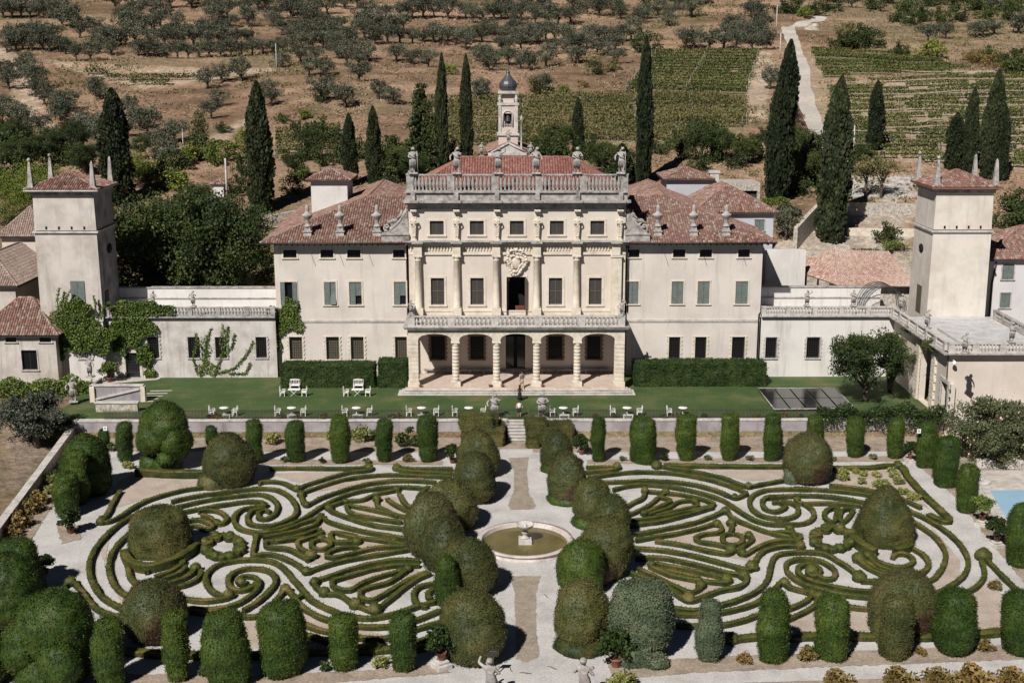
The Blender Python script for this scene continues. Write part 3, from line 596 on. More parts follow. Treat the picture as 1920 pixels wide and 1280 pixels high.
def flower(cx, cy, rx, ry, lobes, tile, label):
    pts = []
    for k in range(lobes * 4):
        a = 2 * math.pi * k / (lobes * 4); r = 1.0 + 0.16 * math.cos(a * lobes); pts.append((cx + rx * r * math.cos(a), cy + ry * r * math.sin(a)))
    hedge_strip(label, tile, pts, w=0.5, h=0.45, closed=True, dens=1.4, knobs=[(cx + rx * 1.12 * math.cos(2 * math.pi * (k + 0.5) / lobes), cy + ry * 1.12 * math.sin(2 * math.pi * (k + 0.5) / lobes), 0.46) for k in range(lobes)])
def H(label, tile, *pts, **k): return hedge_strip('low clipped box hedge, ' + label, tile, pts, **k)
LH, RH = 'left parterre', 'right parterre'
# ---- left half
H('outer top sweep with hooked end by the left path, ' + LH, 'A', (270, 272), (215, 360), (185, 425), (142, 472), (185, 480), (260, 447), (350, 388), (450, 338), (560, 302), (690, 270), (830, 250), knobs=((142, 478, 0.5),))
H('outermost ring around the tall dome, ' + LH, 'A', (440, 412), (360, 437), (260, 497), (165, 580), (95, 670), (60, 770), (75, 870), (140, 970), (230, 1030), (310, 1060), (420, 1085))
H('second ring around the tall dome, ' + LH, 'A', (352, 540), (270, 610), (212, 690), (190, 780), (215, 880), (280, 950), (350, 990))
H('short arc between dome and browning mound, ' + LH, 'A', (318, 775), (335, 850), (400, 915), (450, 945))
H('lowest outer ring at the left front corner, ' + LH, 'G', (405, 660), (450, 628), (500, 670), (560, 752), (640, 815), (760, 850), (900, 880), knobs=((445, 632, 0.5),))
H('first line into the upper spiral, ' + LH, 'A', (610, 345), (760, 312), (920, 288), (1080, 268), (1200, 258), (1310, 268), (1395, 312), (1440, 380), (1435, 430), (1380, 472), (1290, 502), (1200, 506), (1130, 490), (1115, 450), (1150, 408), (1215, 392))
H('second line curling into the upper spiral, ' + LH, 'A', (650, 380), (800, 345), (950, 320), (1100, 303), (1200, 297), (1275, 322), (1315, 370), (1300, 425), (1250, 460), (1195, 455), (1188, 422), (1235, 402), (1268, 415))
H('hook wrapping under the upper spiral, ' + LH, 'A', (690, 415), (850, 385), (1000, 360), (1120, 345), (1200, 348), (1235, 372), (1120, 388), (1048, 420), (1025, 470), (1060, 520), (1150, 547), (1260, 550), (1370, 530), (1470, 492), (1600, 450), (1500 + 115, 372 + 60), knobs=((1225, 372, 0.35),))
H('outer bean loop beside the tall dome, ' + LH, 'A', (790, 415), (850, 402), (930, 412), (978, 455), (955, 490), (910, 490), (870, 452), (810, 432), knobs=((915, 488, 0.38),))
H('inner bean loop beside the tall dome, ' + LH, 'A', (725, 475), (790, 465), (855, 487), (885, 515), (840, 528), (775, 505), (730, 512))
flower(952, 640, 112, 66, 8, 'A', 'scalloped ring of clipped box like a flower, left parterre')
H('skirt hedge curving round the foot of the tall dome, ' + LH, 'A', (290, 670), (330, 735), (440, 768), (580, 740), (700, 685), (778, 618), w=0.6, h=0.7)
for k, p in enumerate([[(445, 815), (460, 775), (530, 765), (560, 775)], [(500, 845), (600, 812), (670, 768), (690, 735)], [(560, 858), (640, 832), (690, 800), (710, 775)], [(600, 885), (680, 860), (735, 828), (770, 800)], [(640, 912), (730, 890), (795, 845), (808, 800)]]):
    H(['first and shortest', 'second', 'third', 'fourth', 'fifth and longest'][k] + ' rib of the shell below the dome, ' + LH, 'A', *p, knobs=((770, 788, 0.5),) if k == 4 else ())
H('outer hook of the lower spiral with ball end, ' + LH, 'A', (680, 988), (820, 1005), (940, 993), (1000, 975), (930, 963), (868, 930), (835, 870), (855, 810), (930, 762), (1050, 735), (1180, 730), (1290, 745), (1360, 790), (1410, 850), (1475, 925), (1545, 1000), (1665, 1060), (1800, 1105), (1945, 1117), (2075, 1095), (2195, 1058), (2285, 1030), (2375, 1008), knobs=((990, 968, 0.5),))
H('middle turn of the lower spiral, ' + LH, 'A', (1090, 1070), (1180, 1012), (1260, 940), (1300, 880), (1280, 820), (1210, 792), (1110, 790), (1020, 822), (985, 872), (1010, 920), (1075, 935), (1140, 915), (1185, 875))
H('inner curl of the lower spiral, ' + LH, 'A', (730, 1055), (880, 1060), (1030, 1032), (1120, 982), (1180, 925), (1188, 872), (1150, 842), (1085, 842), (1052, 872), (1080, 895), (1112, 880), knobs=((1075, 880, 0.4),))
H('straight bar with bend beside the flower ring, ' + LH, 'A', (1175, 572), (1160, 640), (1155, 700), (1250, 693), (1340, 713), (1450, 765), (1510, 815), (1550, 800), (1670, 760), (1810, 728), (2000, 695), (2200, 662), knobs=((1175, 575, 0.36), (1510, 810, 0.42)))
H('pair line above the central motif, ' + LH, 'A', (1220, 585), (1330, 562), (1450, 538), (1560, 505), (1610, 455), (1660, 480), (1770, 515), (1900, 545), (2050, 570), (2170, 590), knobs=((1605, 447, 0.36),))
H('lower lip of the central motif, ' + LH, 'A', (1500, 585), (1400, 598), (1330, 607), (1245, 610), (1240, 642), (1300, 652), (1390, 662), (1470, 700), (1530, 735), knobs=((1542, 705, 0.55),))
H('bracket in the central motif, ' + LH, 'B', (30, 608), (150, 585), (260, 560), (335, 530), (362, 555), (270, 590), (205, 615), (225, 655), (285, 685))
H('small open ring in the central motif, ' + LH, 'B', (365, 590), (300, 618), (310, 655), (370, 662), (422, 640), (412, 605), (370, 592), knobs=((365, 590, 0.42),))
H('upper comma of the central motif, ' + LH, 'B', (600, 575), (520, 560), (440, 552), (425, 590), (460, 615), (540, 612), (600, 612), knobs=((600, 612, 0.45),))
H('lower comma of the central motif, ' + LH, 'B', (610, 645), (500, 655), (420, 680), (400, 710), (465, 715), (560, 692), (680, 662), (800, 645), (960, 638))
H('upper thread right of the central motif, ' + LH, 'B', (480, 560), (600, 582), (760, 602), (930, 632), knobs=((850, 605, 0.4),))
H('top border of the bed behind the maze, ' + LH, 'B', (20, 125), (200, 122), (420, 125), (600, 122), (680, 117), (690, 135), (560, 150), (450, 177), (350, 207), (250, 240), (200, 262), (120, 225), (50, 212), (-30, 215), (-50, 225), knobs=((682, 120, 0.5), (200, 262, 0.4)))
H('far border of two lines beside the central mounds, ' + LH, 'B', (1240, 128), (1000, 125), (870, 122), (930, 142), (1100, 152), (1240, 160), knobs=((868, 122, 0.5),))
H('first long bow above the upper fan, ' + LH, 'B', (1230, 182), (950, 170), (750, 170), (550, 192), (400, 232), (280, 272), (230, 300), (262, 365), (370, 320), (520, 267), (680, 227), (850, 207), (1000, 207), (1130, 217), knobs=((228, 300, 0.4), (265, 368, 0.36)))
H('second long bow above the upper fan, ' + LH, 'B', (-30, 548), (120, 510), (250, 455), (370, 377), (480, 322), (600, 282), (750, 257), (900, 247), (1060, 258))
H('frame of the upper fan, ' + LH, 'B', (960, 528), (850, 520), (700, 497), (540, 450), (415, 392), (520, 345), (640, 335), (720, 300), (865, 268), knobs=((415, 390, 0.42), (525, 345, 0.34), (865, 265, 0.4)))
H('upper loop inside the upper fan, ' + LH, 'B', (880, 442), (760, 412), (640, 387), (540, 372), (548, 410), (610, 436), (700, 455), (900, 482))
for k, p in enumerate([[(735, 330), (742, 378), (860, 432), (940, 450)], [(800, 330), (880, 380), (950, 412)], [(880, 290), (915, 350), (975, 400)], [(1080, 248), (1020, 300), (1000, 350)]]):
    H(['rib with ball end', 'second rib', 'third rib', 'last rib by the mounds'][k] + ' of the upper fan, ' + LH, 'B', *p, knobs=((735, 330, 0.45),) if k == 0 else ())
H('frame of the lower fan, ' + LH, 'B', (1020, 737), (880, 732), (720, 752), (560, 792), (420, 842), (315, 882), (380, 950), (480, 962), (560, 1012), (640, 1047), (720, 1067), (800, 1012), (900, 932), (1000, 862), (1090, 822), knobs=((318, 880, 0.42), (385, 950, 0.5), (590, 1030, 0.55), (720, 1062, 0.6)))
H('upper hairpin inside the lower fan, ' + LH, 'B', (1020, 768), (880, 767), (720, 792), (560, 837), (442, 872), (455, 915), (560, 930), (650, 882), (780, 837), (930, 797), knobs=((940, 792, 0.38),))
H('lower hairpin inside the lower fan, ' + LH, 'B', (930, 805), (820, 880), (700, 912), (625, 942), (632, 985), (690, 1000), (740, 985), (850, 922), (950, 862), (1070, 812))
H('half ring beside the central mounds, ' + LH, 'B', (1110, 890), (1020, 912), (978, 960), (1000, 1020), (1070, 1045))
H('small inner half ring beside the central mounds, ' + LH, 'B', (1110, 930), (1072, 960), (1090, 995))
H('angled hedge with ball behind the near columns, ' + LH, 'B', (50, 1010), (125, 932), (160, 955), (195, 1002), (260, 1060), (350, 1110), (440, 1140), (600, 1172), (750, 1177), (900, 1162), (1050, 1112), (1160, 1068), knobs=((125, 932, 0.5),))
H('third front bow behind the near columns, ' + LH, 'B', (215, 1140), (330, 1190), (440, 1215), (620, 1250), (800, 1250), (1000, 1192), (1150, 1148))
H('front bow running under the near columns, ' + LH, 'E', (740, 740), (840, 760), (960, 800), (1100, 830), (1250, 840))
H('short front end with ball, ' + LH, 'E', (1285, 850), (1420, 848), (1620, 790), (1750, 752), knobs=((1285, 850, 0.6),))
H('outer edge below the lower spiral, ' + LH, 'A', (690, 1062), (830, 1080), (1000, 1075), (1110, 1110), (1220, 1095), (1330, 1040), (1500, 960))
H('front border along the gravel, ' + LH, 'P', (225, 1216), (330, 1222), (450, 1224), (600, 1216), (700, 1214), (800, 1208), w=0.6)
H('far border between cloud tree and egg mound, ' + LH, 'P', (255, 878), (345, 882), (420, 880), w=0.7, h=0.7)
# ---- right half
H('far border of two lines beside the central mounds, ' + RH, 'C', (140, 117), (345, 115), (330, 132), (240, 140), (140, 152), knobs=((345, 115, 0.5),))
H('first long bow above the upper fan, ' + RH, 'C', (150, 187), (300, 165), (440, 150), (600, 150), (760, 162), (950, 197), (1100, 242), (1205, 285), (1190, 302), (1130, 320), (1020, 277), (880, 237), (700, 212), (550, 207), (400, 212), (250, 217), knobs=((1130, 318, 0.38),))
H('top edge of the bed with ball by the path, ' + RH, 'C', (1500, 200), (1458, 205), (1330, 227), (1225, 245), (1150, 225), (1050, 187), (900, 152), (760, 130), (620, 108), knobs=((610, 108, 0.6), (1222, 245, 0.42)))
H('straight far border of the bed, ' + RH, 'C', (660, 105), (800, 105), (1100, 110), (1458, 112), w=0.6)
H('second long bow swinging into the spiral, ' + RH, 'C', (320, 267), (450, 237), (600, 235), (760, 257), (900, 287), (1050, 337), (1150, 402), (1250, 462), (1350, 492), (1470, 498), (1590, 490), (1640, 470), (1660, 440), (1645, 400), (1590, 360))
H('outer turn of the upper spiral, ' + RH, 'C', (1640, 265), (1458, 262), (1330, 272), (1245, 312), (1230, 370), (1290, 430), (1400, 457), (1480, 458), (1545, 432), (1550, 385), (1500, 352), (1440, 345))
H('inner curl of the upper spiral, ' + RH, 'C', (1470, 312), (1370, 310), (1315, 342), (1330, 390), (1400, 412), (1450, 397), (1470, 370), (1420, 350), (1385, 352))
H('left rib of the upper fan, ' + RH, 'C', (400, 387), (460, 350), (515, 325), (532, 278), knobs=((532, 275, 0.42),))
H('second rib of the upper fan, ' + RH, 'C', (410, 440), (480, 410), (560, 370), (620, 322), (670, 285), knobs=((668, 280, 0.42),))
H('hooked rib of the upper fan, ' + RH, 'C', (520, 430), (600, 392), (690, 355), (692, 332), (630, 318), knobs=((525, 425, 0.36),))
H('fourth rib of the upper fan, ' + RH, 'C', (560, 432), (680, 392), (760, 347), (850, 337))
H('fifth rib of the upper fan, ' + RH, 'C', (600, 442), (760, 402), (880, 377), (860, 345), knobs=((865, 345, 0.42),))
H('closed frame of the upper fan, ' + RH, 'C', (430, 472), (600, 452), (800, 415), (940, 385), (990, 360), (900, 327), (790, 302), (690, 290), (560, 278))
H('lower edge of the upper fan, ' + RH, 'C', (430, 502), (600, 482), (720, 457), (850, 422), (985, 382))
H('ball-ended chevron over the central motif, ' + RH, 'C', (470, 562), (560, 547), (700, 520), (850, 490), (960, 452), (1068, 412), (1110, 450), (1200, 492), (1330, 542), (1458, 572), (1520, 582), knobs=((1068, 410, 0.46),))
H('arrow shape of the central motif, ' + RH, 'C', (470, 602), (600, 580), (750, 557), (900, 522), (1005, 492), (1040, 515), (1030, 550), (930, 562), (868, 588), (900, 612), (1020, 632), (1110, 660), (1088, 690), (950, 672), (780, 632), (600, 605), knobs=((1010, 495, 0.45), (1105, 665, 0.5)))
H('small open ring of the central motif, ' + RH, 'C', (1110, 560), (1050, 570), (1060, 620), (1130, 632), (1180, 612), (1172, 572), (1125, 560))
H('question mark curl of the central motif, ' + RH, 'C', (1105, 490), (1112, 520), (1100, 545), knobs=((1105, 490, 0.48),))
H('right hook of the central motif, ' + RH, 'C', (1230, 572), (1250, 600), (1180, 650), (1158, 680), (1200, 697), (1280, 652), (1380, 612), (1458, 602), (1550, 600), (1565, 570), (1470, 548), (1380, 555), knobs=((1225, 572, 0.42), (1180, 685, 0.4)))
H('lower edge of the central motif with ball, ' + RH, 'C', (440, 652), (640, 667), (800, 692), (950, 727), (1100, 767), (1220, 800), (1255, 765), (1290, 705), (1345, 665), (1458, 640), (1590, 640), knobs=((1245, 780, 0.6),))
H('upright bar beside the flower ring, ' + RH, 'D', (145, 522), (178, 580), (215, 640), knobs=((145, 525, 0.42), (215, 638, 0.5)))
H('great S-curve around the lower spiral, ' + RH, 'C', (1965, 850), (1910, 800), (1820, 740), (1720, 690), (1580, 680), (1440, 692), (1385, 730), (1365, 800), (1350, 860), (1290, 932), (1180, 987), (1040, 1032), (870, 1067), (690, 1047), knobs=((1962, 850, 0.62),))
H('closed frame of the lower fan, ' + RH, 'C', (470, 722), (640, 717), (800, 747), (950, 782), (1100, 822), (1190, 832), (1210, 865), (1165, 910), (1050, 932), (930, 972), (825, 1002), (700, 932), (560, 862), (430, 817), knobs=((1190, 840, 0.5), (825, 992, 0.55)))
H('lower hairpin inside the lower fan, ' + RH, 'C', (490, 792), (600, 842), (720, 902), (830, 947), (900, 925), (915, 895), knobs=((905, 900, 0.46),))
H('upper hairpin inside the lower fan, ' + RH, 'C', (560, 772), (700, 832), (850, 862), (950, 877), (1080, 882), (1090, 857), (980, 832), (800, 792), (600, 757), knobs=((575, 765, 0.36), (1075, 865, 0.5)))
H('second thread inside the lower fan, ' + RH, 'C', (640, 790), (760, 822), (900, 850))
H('second front bow, ' + RH, 'C', (700, 1090), (870, 1095), (1040, 1080), (1180, 1050), (1290, 1010), (1340, 960), (1400, 920), (1450, 880), (1500, 915), (1620, 945), (1650, 960), (1600, 1010), (1500, 1055), knobs=((1462, 885, 0.45), (1650, 955, 0.4)))
H('third front bow, ' + RH, 'C', (740, 1165), (870, 1170), (1040, 1165), (1200, 1130), (1300, 1100), (1460, 1130), (1560, 1095), (1660, 1040), (1690, 980), knobs=((1690, 975, 0.5),))
H('front border with ball along the gravel, ' + RH, 'H', (965, 780), (1080, 765), (1220, 752), (1400, 760), (1600, 755), (1760, 752), knobs=((965, 780, 0.55),), w=0.6)
H('long front border at the right corner, ' + RH, 'I', (0, 998), (120, 1000), (300, 1000), (430, 1002), (640, 1005), (800, 1000), (1000, 990), (1150, 975), (1280, 960), w=0.7)
H('border along the right path with hooked end, ' + RH, 'D', (420, 120), (650, 120), (870, 108), (940, 190), (1050, 310), (1150, 402), (1208, 462), (1180, 477), (1070, 432), knobs=((868, 108, 0.55),), w=0.6)
H('upper edge of the rose bed, ' + RH, 'D', (410, 235), (560, 252), (690, 272), (900, 332), (1020, 385))
H('first line over the beans, ' + RH, 'D', (180, 258), (350, 265), (540, 282), (680, 302), (800, 330))
H('second line over the beans, ' + RH, 'D', (0, 322), (200, 305), (400, 312), (600, 342), (700, 365))
H('third line ending by the upper spiral, ' + RH, 'D', (185, 342), (235, 357), (400, 355), (620, 372), knobs=((195, 335, 0.38),))
H('left bean loop beside the conical yew, ' + RH, 'D', (470, 385), (410, 395), (375, 430), (400, 470), (445, 477), (455, 430), (470, 388))
H('right bean loop beside the conical yew, ' + RH, 'D', (570, 390), (500, 402), (480, 450), (500, 482), (540, 450), (572, 402))
flower(432, 588, 118, 66, 8, 'D', 'scalloped ring of clipped box like a flower, right parterre')
H('outer turn of the lower spiral, ' + RH, 'D', (700, 980), (500, 962), (330, 922), (200, 872), (125, 802), (132, 752), (220, 727), (340, 737), (430, 785), (452, 830), (420, 860), (360, 852), (320, 820))
H('inner curl of the lower spiral, ' + RH, 'D', (700, 942), (560, 932), (400, 902), (265, 862), (200, 812), (220, 772), (290, 762), (350, 800), (320, 840), (280, 835), (260, 810), knobs=((295, 805, 0.6),))
H('front edge by the browning yew, ' + RH, 'D', (500, 1040), (640, 1055), (760, 1060))
H('bar from ball to the browning yew, ' + RH, 'D', (620, 872), (740, 872), (800, 870))
H('outermost ring on the far right, ' + RH, 'D', (920, 395), (1080, 472), (1200, 552), (1290, 642), (1335, 740), (1310, 832), (1210, 912), (1090, 965))
H('second ring on the far right, ' + RH, 'D', (945, 465), (1080, 552), (1150, 622), (1185, 702), (1160, 792), (1100, 862), (1020, 885))
H('third ring by the conical yew, ' + RH, 'D', (950, 648), (1040, 702), (1072, 762), (1040, 812), (970, 832))
H('upper curl of the shell, ' + RH, 'D', (700, 690), (720, 732), (800, 767), (880, 782), (950, 765), (970, 732), (930, 697), (870, 690), (830, 715))
H('long rib of the shell, ' + RH, 'D', (590, 725), (640, 765), (720, 810), (800, 835), knobs=((605, 725, 0.62),))
H('short rib of the shell, ' + RH, 'D', (665, 705), (720, 762), (830, 805), knobs=((668, 705, 0.45),))
H('middle rib of the shell, ' + RH, 'D', (640, 738), (720, 785), (800, 820))
H('skirt hedge at the foot of the conical yew, ' + RH, 'D', (555, 560), (620, 622), (720, 668), w=0.6, h=0.7)
H('short skirt right of the conical yew, ' + RH, 'D', (840, 662), (900, 652), (955, 628), w=0.6, h=0.6)
H('right corner loop with large ball, ' + RH, 'I', (925, 760), (1010, 720), (1055, 655), (1040, 570), (1060, 560), (1140, 640), (1200, 700), (1280, 770), knobs=((1048, 545, 0.75),))
# ================================================================== BUILDING KIT
def roof_plane(m, pts, s=0.27, rowl=0.42):
    P = [Vector(p) for p in pts]; n = Vector((0, 0, 0))
    for i in range(len(P)): n += (P[i] - P[0]).cross(P[(i + 1) % len(P)] - P[0])
    n.normalize()
    if n.z < 0: n = -n
    u = Vector((0, 0, 1)).cross(n).normalized(); v = n.cross(u); o = P[0]
    Q = [((p - o).dot(u), (p - o).dot(v)) for p in P]; u0, u1 = min(q[0] for q in Q), max(q[0] for q in Q)
    m.add([p - n * 0.06 for p in P], [tuple(range(len(P)))], uv=(0.5, 0.5))
    K = int((u1 - u0) / s); off = random.randrange(1000)
    for k in range(K + 1):
        uc = u0 + (k + 0.5) * s; vs = []
        for i in range(len(Q)):
            (a, b), (c, d) = Q[i], Q[(i + 1) % len(Q)]
            if (a <= uc < c) or (c <= uc < a): vs.append(b + (d - b) * (uc - a) / (c - a))
        if len(vs) < 2: continue
        v0, v1 = min(vs), max(vs); R_ = max(1, int((v1 - v0) / rowl))
        for r in range(R_):
            a = v0 + (v1 - v0) * r / R_; b = v0 + (v1 - v0) * (r + 1) / R_ + 0.03; j = random.uniform(-0.012, 0.012)
            vv = []
            for vq, up in ((a, 0.035), (b, 0.0)):
                for w_, h_ in ((-0.5, 0.0), (-0.28, 0.085), (0.0, 0.115), (0.28, 0.085), (0.5, 0.0)): vv.append(o + u * (uc + w_ * s * 0.98 + j) + v * vq + n * (h_ + up))
            m.add(vv, [(q, q + 1, q + 6, q + 5) for q in range(4)] + [(0, 1, 2, 3, 4)], uv=(k + off + 0.5, r + 0.5), sm=False)
    return m
def ridge(m, a, b, r=0.13):
    a, b = Vector(a), Vector(b); n = max(1, int((b - a).length / 0.45))
    for k in range(n):
        m.tube([a.lerp(b, k / n) + Vector((0, 0, 0.05)), a.lerp(b, (k + 1.04) / n) + Vector((0, 0, 0.05))], [r * 1.08, r * 0.94], 6); 
        for q in range(1, 9): m.uv[-q] = (k * 7 + 0.5, 3.5)
    return m
def gable_walls(m, x0, x1, y0, y1, z0, z1, front=True):
    if front: m.quad((x0, y0, z0), (x1, y0, z0), (x1, y0, z1), (x0, y0, z1))
    m.quad((x0, y0, z0), (x0, y1, z0), (x0, y1, z1), (x0, y0, z1)); m.quad((x1, y0, z0), (x1, y1, z0), (x1, y1, z1), (x1, y0, z1))
    m.quad((x0, y1, z0), (x1, y1, z0), (x1, y1, z1), (x0, y1, z1)); return m
def frame_boxes(m, x0, x1, z0, z1, y, w, proud, sill=0.08, back=0.05):
    m.box(x0 - w, x0, y - proud, y + back, z0, z1); m.box(x1, x1 + w, y - proud, y + back, z0, z1)
    m.box(x0 - w, x1 + w, y - proud - 0.003, y + back, z1, z1 + w); m.box(x0 - w - 0.06, x1 + w + 0.06, y - proud - sill, y + back, z0 - w * 0.8, z0)
def slats(m, x0, x1, z0, z1, y, n=12):
    m.box(x0, x1, y, y + 0.045, z0, z0 + 0.09); m.box(x0, x1, y, y + 0.045, z1 - 0.09, z1); m.box(x0, x0 + 0.08, y, y + 0.045, z0 + 0.09, z1 - 0.09); m.box(x1 - 0.08, x1, y, y + 0.045, z0 + 0.09, z1 - 0.09)
    zm = (z0 + z1) / 2; m.box(x0 + 0.08, x1 - 0.08, y + 0.002, y + 0.043, zm - 0.05, zm + 0.05)
    for k in range(n):
        z = z0 + 0.09 + (z1 - z0 - 0.18) * k / n; h = (z1 - z0 - 0.18) / n
        m.add([(x0 + 0.08, y + 0.006, z), (x1 - 0.08, y + 0.006, z), (x1 - 0.08, y + 0.034, z + h * 0.95), (x0 + 0.08, y + 0.034, z + h * 0.95)], [(0, 1, 2, 3)])
def window(parent, h, y, kind, stone='stone_warm', w=0.2, off=Vector((0, 0, 0)), state='closed', frame=True):
    x0, x1, z0, z1 = h; L = -off
    f = MB(); frame_boxes(f, x0, x1, z0, z1, y, w, 0.06)
    if kind == 'grille':                                         # rusticated block surround
        k = 0; z = z0 - 0.1
        while z < z1 + 0.1:
            for s, xx in ((-1, x0), (1, x1)):
                wd = w + (0.13 if k % 2 else 0.03); a, b = sorted((xx, xx + s * wd)); f.bevbox(a, b, y - 0.09, y + 0.04, z, min(z + 0.22, z1 + 0.1), 0.015)
            z += 0.235; k += 1
    win = f.build('window', M[stone], parent, loc=L)
    yb = y + 0.22
    if kind in ('shutter',):
        xm = (x0 + x1) / 2; MB().quad((x0, yb + 0.06, z0), (x1, yb + 0.06, z0), (x1, yb + 0.06, z1), (x0, yb + 0.06, z1)).build('pane', M['glass'], win)
        if state == 'open':
            for a, b in ((x0 - 0.46, x0 + 0.02), (x1 - 0.42, x1 + 0.06)):
                m = MB(); slats(m, a, b, z0, z1, y - 0.14); m.build('shutter', M['shutter'], win)
        elif state == 'ajar':
            m = MB(); slats(m, x0, xm - 0.01, z0, z1, y - 0.10); me = m.mesh('shutter', M['shutter']); o = link('shutter', me, win)
            m = MB(); slats(m, xm + 0.01, x1, z0 + (z1 - z0) * 0.42, z1, y + 0.02); m.build('shutter', M['shutter'], win)
            m = MB(); m.add([(xm + 0.02, y + 0.02, z0 + (z1 - z0) * 0.42), (x1, y + 0.02, z0 + (z1 - z0) * 0.42), (x1, y - 0.30, z0 + 0.1), (xm + 0.02, y - 0.30, z0 + 0.1)], [(0, 1, 2, 3)]); m.build('shutter_flap', M['shutter'], win)
        else:
            zc = z0 if state == 'closed' else z0 + (z1 - z0) * 0.40
            for a, b, q in ((x0 + 0.005, xm - 0.012, z0), (xm + 0.012, x1 - 0.005, zc)):
                m = MB(); slats(m, a, b, q, z1, y + 0.03); m.build('shutter', M['shutter'], win)
    elif kind == 'leaded':
        MB().quad((x0, yb, z0), (x1, yb, z0), (x1, yb, z1), (x0, yb, z1)).build('pane', M['lattice_pane'], win)
        m = MB(); xm = (x0 + x1) / 2; zm = (z0 + z1) / 2
        m.box(xm - 0.035, xm + 0.035, yb - 0.05, yb - 0.006, z0, z1)
        if z1 - z0 > 1.9: m.box(x0, x1, yb - 0.052, yb - 0.007, zm - 0.05, zm + 0.05)
        n = int((x1 - x0) / 0.15)
        for k in range(1, n): m.box(x0 + (x1 - x0) * k / n - 0.007, x0 + (x1 - x0) * k / n + 0.007, yb - 0.02, yb - 0.008, z0, z1)
        n = int((z1 - z0) / 0.16)
        for k in range(1, n): m.box(x0, x1, yb - 0.021, yb - 0.009, z0 + (z1 - z0) * k / n - 0.007, z0 + (z1 - z0) * k / n + 0.007)
        m.build('glazing_bars', M['shutter_brown'], win)
    elif kind == 'grille':
        MB().quad((x0, yb + 0.15, z0), (x1, yb + 0.15, z0), (x1, yb + 0.15, z1), (x0, yb + 0.15, z1)).build('pane', M['shutter_brown'] if state == 'lattice' else M['dark_pane'], win)
        m = MB(); n = 6
        for k in range(n + 1): m.box(x0 + (x1 - x0) * k / n - 0.012, x0 + (x1 - x0) * k / n + 0.012, y - 0.07, y - 0.05, z0, z1)
        n = 9
        for k in range(n + 1): m.box(x0, x1, y - 0.068, y - 0.048, z0 + (z1 - z0) * k / n - 0.012, z0 + (z1 - z0) * k / n + 0.012)
        m.build('iron_grille', M['iron'], win)
    else:
        MB().quad((x0, yb, z0), (x1, yb, z0), (x1, yb, z1), (x0, yb, z1)).build('pane', M['dark_pane'], win)
        m = MB(); xm = (x0 + x1) / 2; m.box(xm - 0.025, xm + 0.025, yb - 0.04, yb - 0.005, z0, z1); m.box(x0, x0 + 0.05, yb - 0.04, yb - 0.005, z0, z1); m.box(x1 - 0.05, x1, yb - 0.04, yb - 0.005, z0, z1); m.build('sash', M['wood_dark'], win)
    return win
def rects(pxs, y0, y1, Y): return [(xY(a, Y, (y0 + y1) / 2), xY(b, Y, (y0 + y1) / 2), zY(y1, Y), zY(y0, Y)) for a, b in pxs]
BAL = MB().lathe([(0.075, 0), (0.075, 0.05), (0.05, 0.07), (0.085, 0.16), (0.11, 0.26), (0.10, 0.36), (0.06, 0.48), (0.05, 0.58), (0.075, 0.62), (0.075, 0.66)], n=8).mesh('baluster', M['stone_pale'])
BAL_D = BAL.copy(); BAL_D.materials.clear(); BAL_D.materials.append(M['stone_grey'])
def balustrade(parent, a, b, h=0.95, bays=5, nb=8, mat='stone_pale', ped=0.5, off=Vector((0, 0, 0)), endped=True, wd=0.32):
    a, b = Vector(a), Vector(b); d = b - a; L = d.length; rz = math.atan2(d.y, d.x); m = MB(); e = wd / 2
    m.box(0, L, -e - 0.03, e + 0.03, 0, 0.14); m.box(0, L, -e - 0.02, e + 0.02, h - 0.15, h)
    step = L / bays
    for k in range(bays + 1):
        x = min(max(k * step, ped / 2), L - ped / 2)
        m.box(x - ped / 2, x + ped / 2, -e - 0.05, e + 0.05, 0.003, h - 0.152); m.box(x - ped / 2 - 0.03, x + ped / 2 + 0.03, -e - 0.08, e + 0.08, h - 0.148, h + 0.02)
    o = m.build('balustrade', M[mat], parent, loc=a - off, rz=rz); sc = (h - 0.29) / 0.66
    for k in range(bays):
        x0, x1 = k * step + ped * (0.55 if k else 1.0), (k + 1) * step - ped * (0.55 if k < bays - 1 else 1.0)
        for j in range(nb):
            q = link('baluster', BAL if mat == 'stone_pale' else BAL_D, o, (x0 + (x1 - x0) * (j + 0.5) / nb, 0, 0.14), sc=(1.55 if h < 1.5 else 1.75, 1.45 if h < 1.5 else 1.6, sc))
    return o
def skinned(name, V, E, Rr, mat, sub=1):
    me = bpy.data.meshes.new('tmp'); me.from_pydata(V, E, []); o = bpy.data.objects.new('tmp', me); COL.objects.link(o)
    sk = o.modifiers.new('s', 'SKIN'); lay = me.skin_vertices[0].data if me.skin_vertices else None
    if lay is None:
        bm = bmesh.new(); bm.from_mesh(me); bm.verts.layers.skin.verify(); bm.to_mesh(me); bm.free(); lay = me.skin_vertices[0].data
    for k, r in enumerate(Rr): lay[k].radius = r if isinstance(r, tuple) else (r, r); lay[k].use_root = (k == 0)
    sb = o.modifiers.new('u', 'SUBSURF'); sb.levels = sub; sb.render_levels = sub
    dg = bpy.context.evaluated_depsgraph_get(); dg.update(); m2 = bpy.data.meshes.new_from_object(o.evaluated_get(dg))
    m2.name = name; m2.materials.clear(); m2.materials.append(mat); m2.polygons.foreach_set('use_smooth', [True] * len(m2.polygons))
    bpy.data.objects.remove(o); bpy.data.meshes.remove(me); return m2
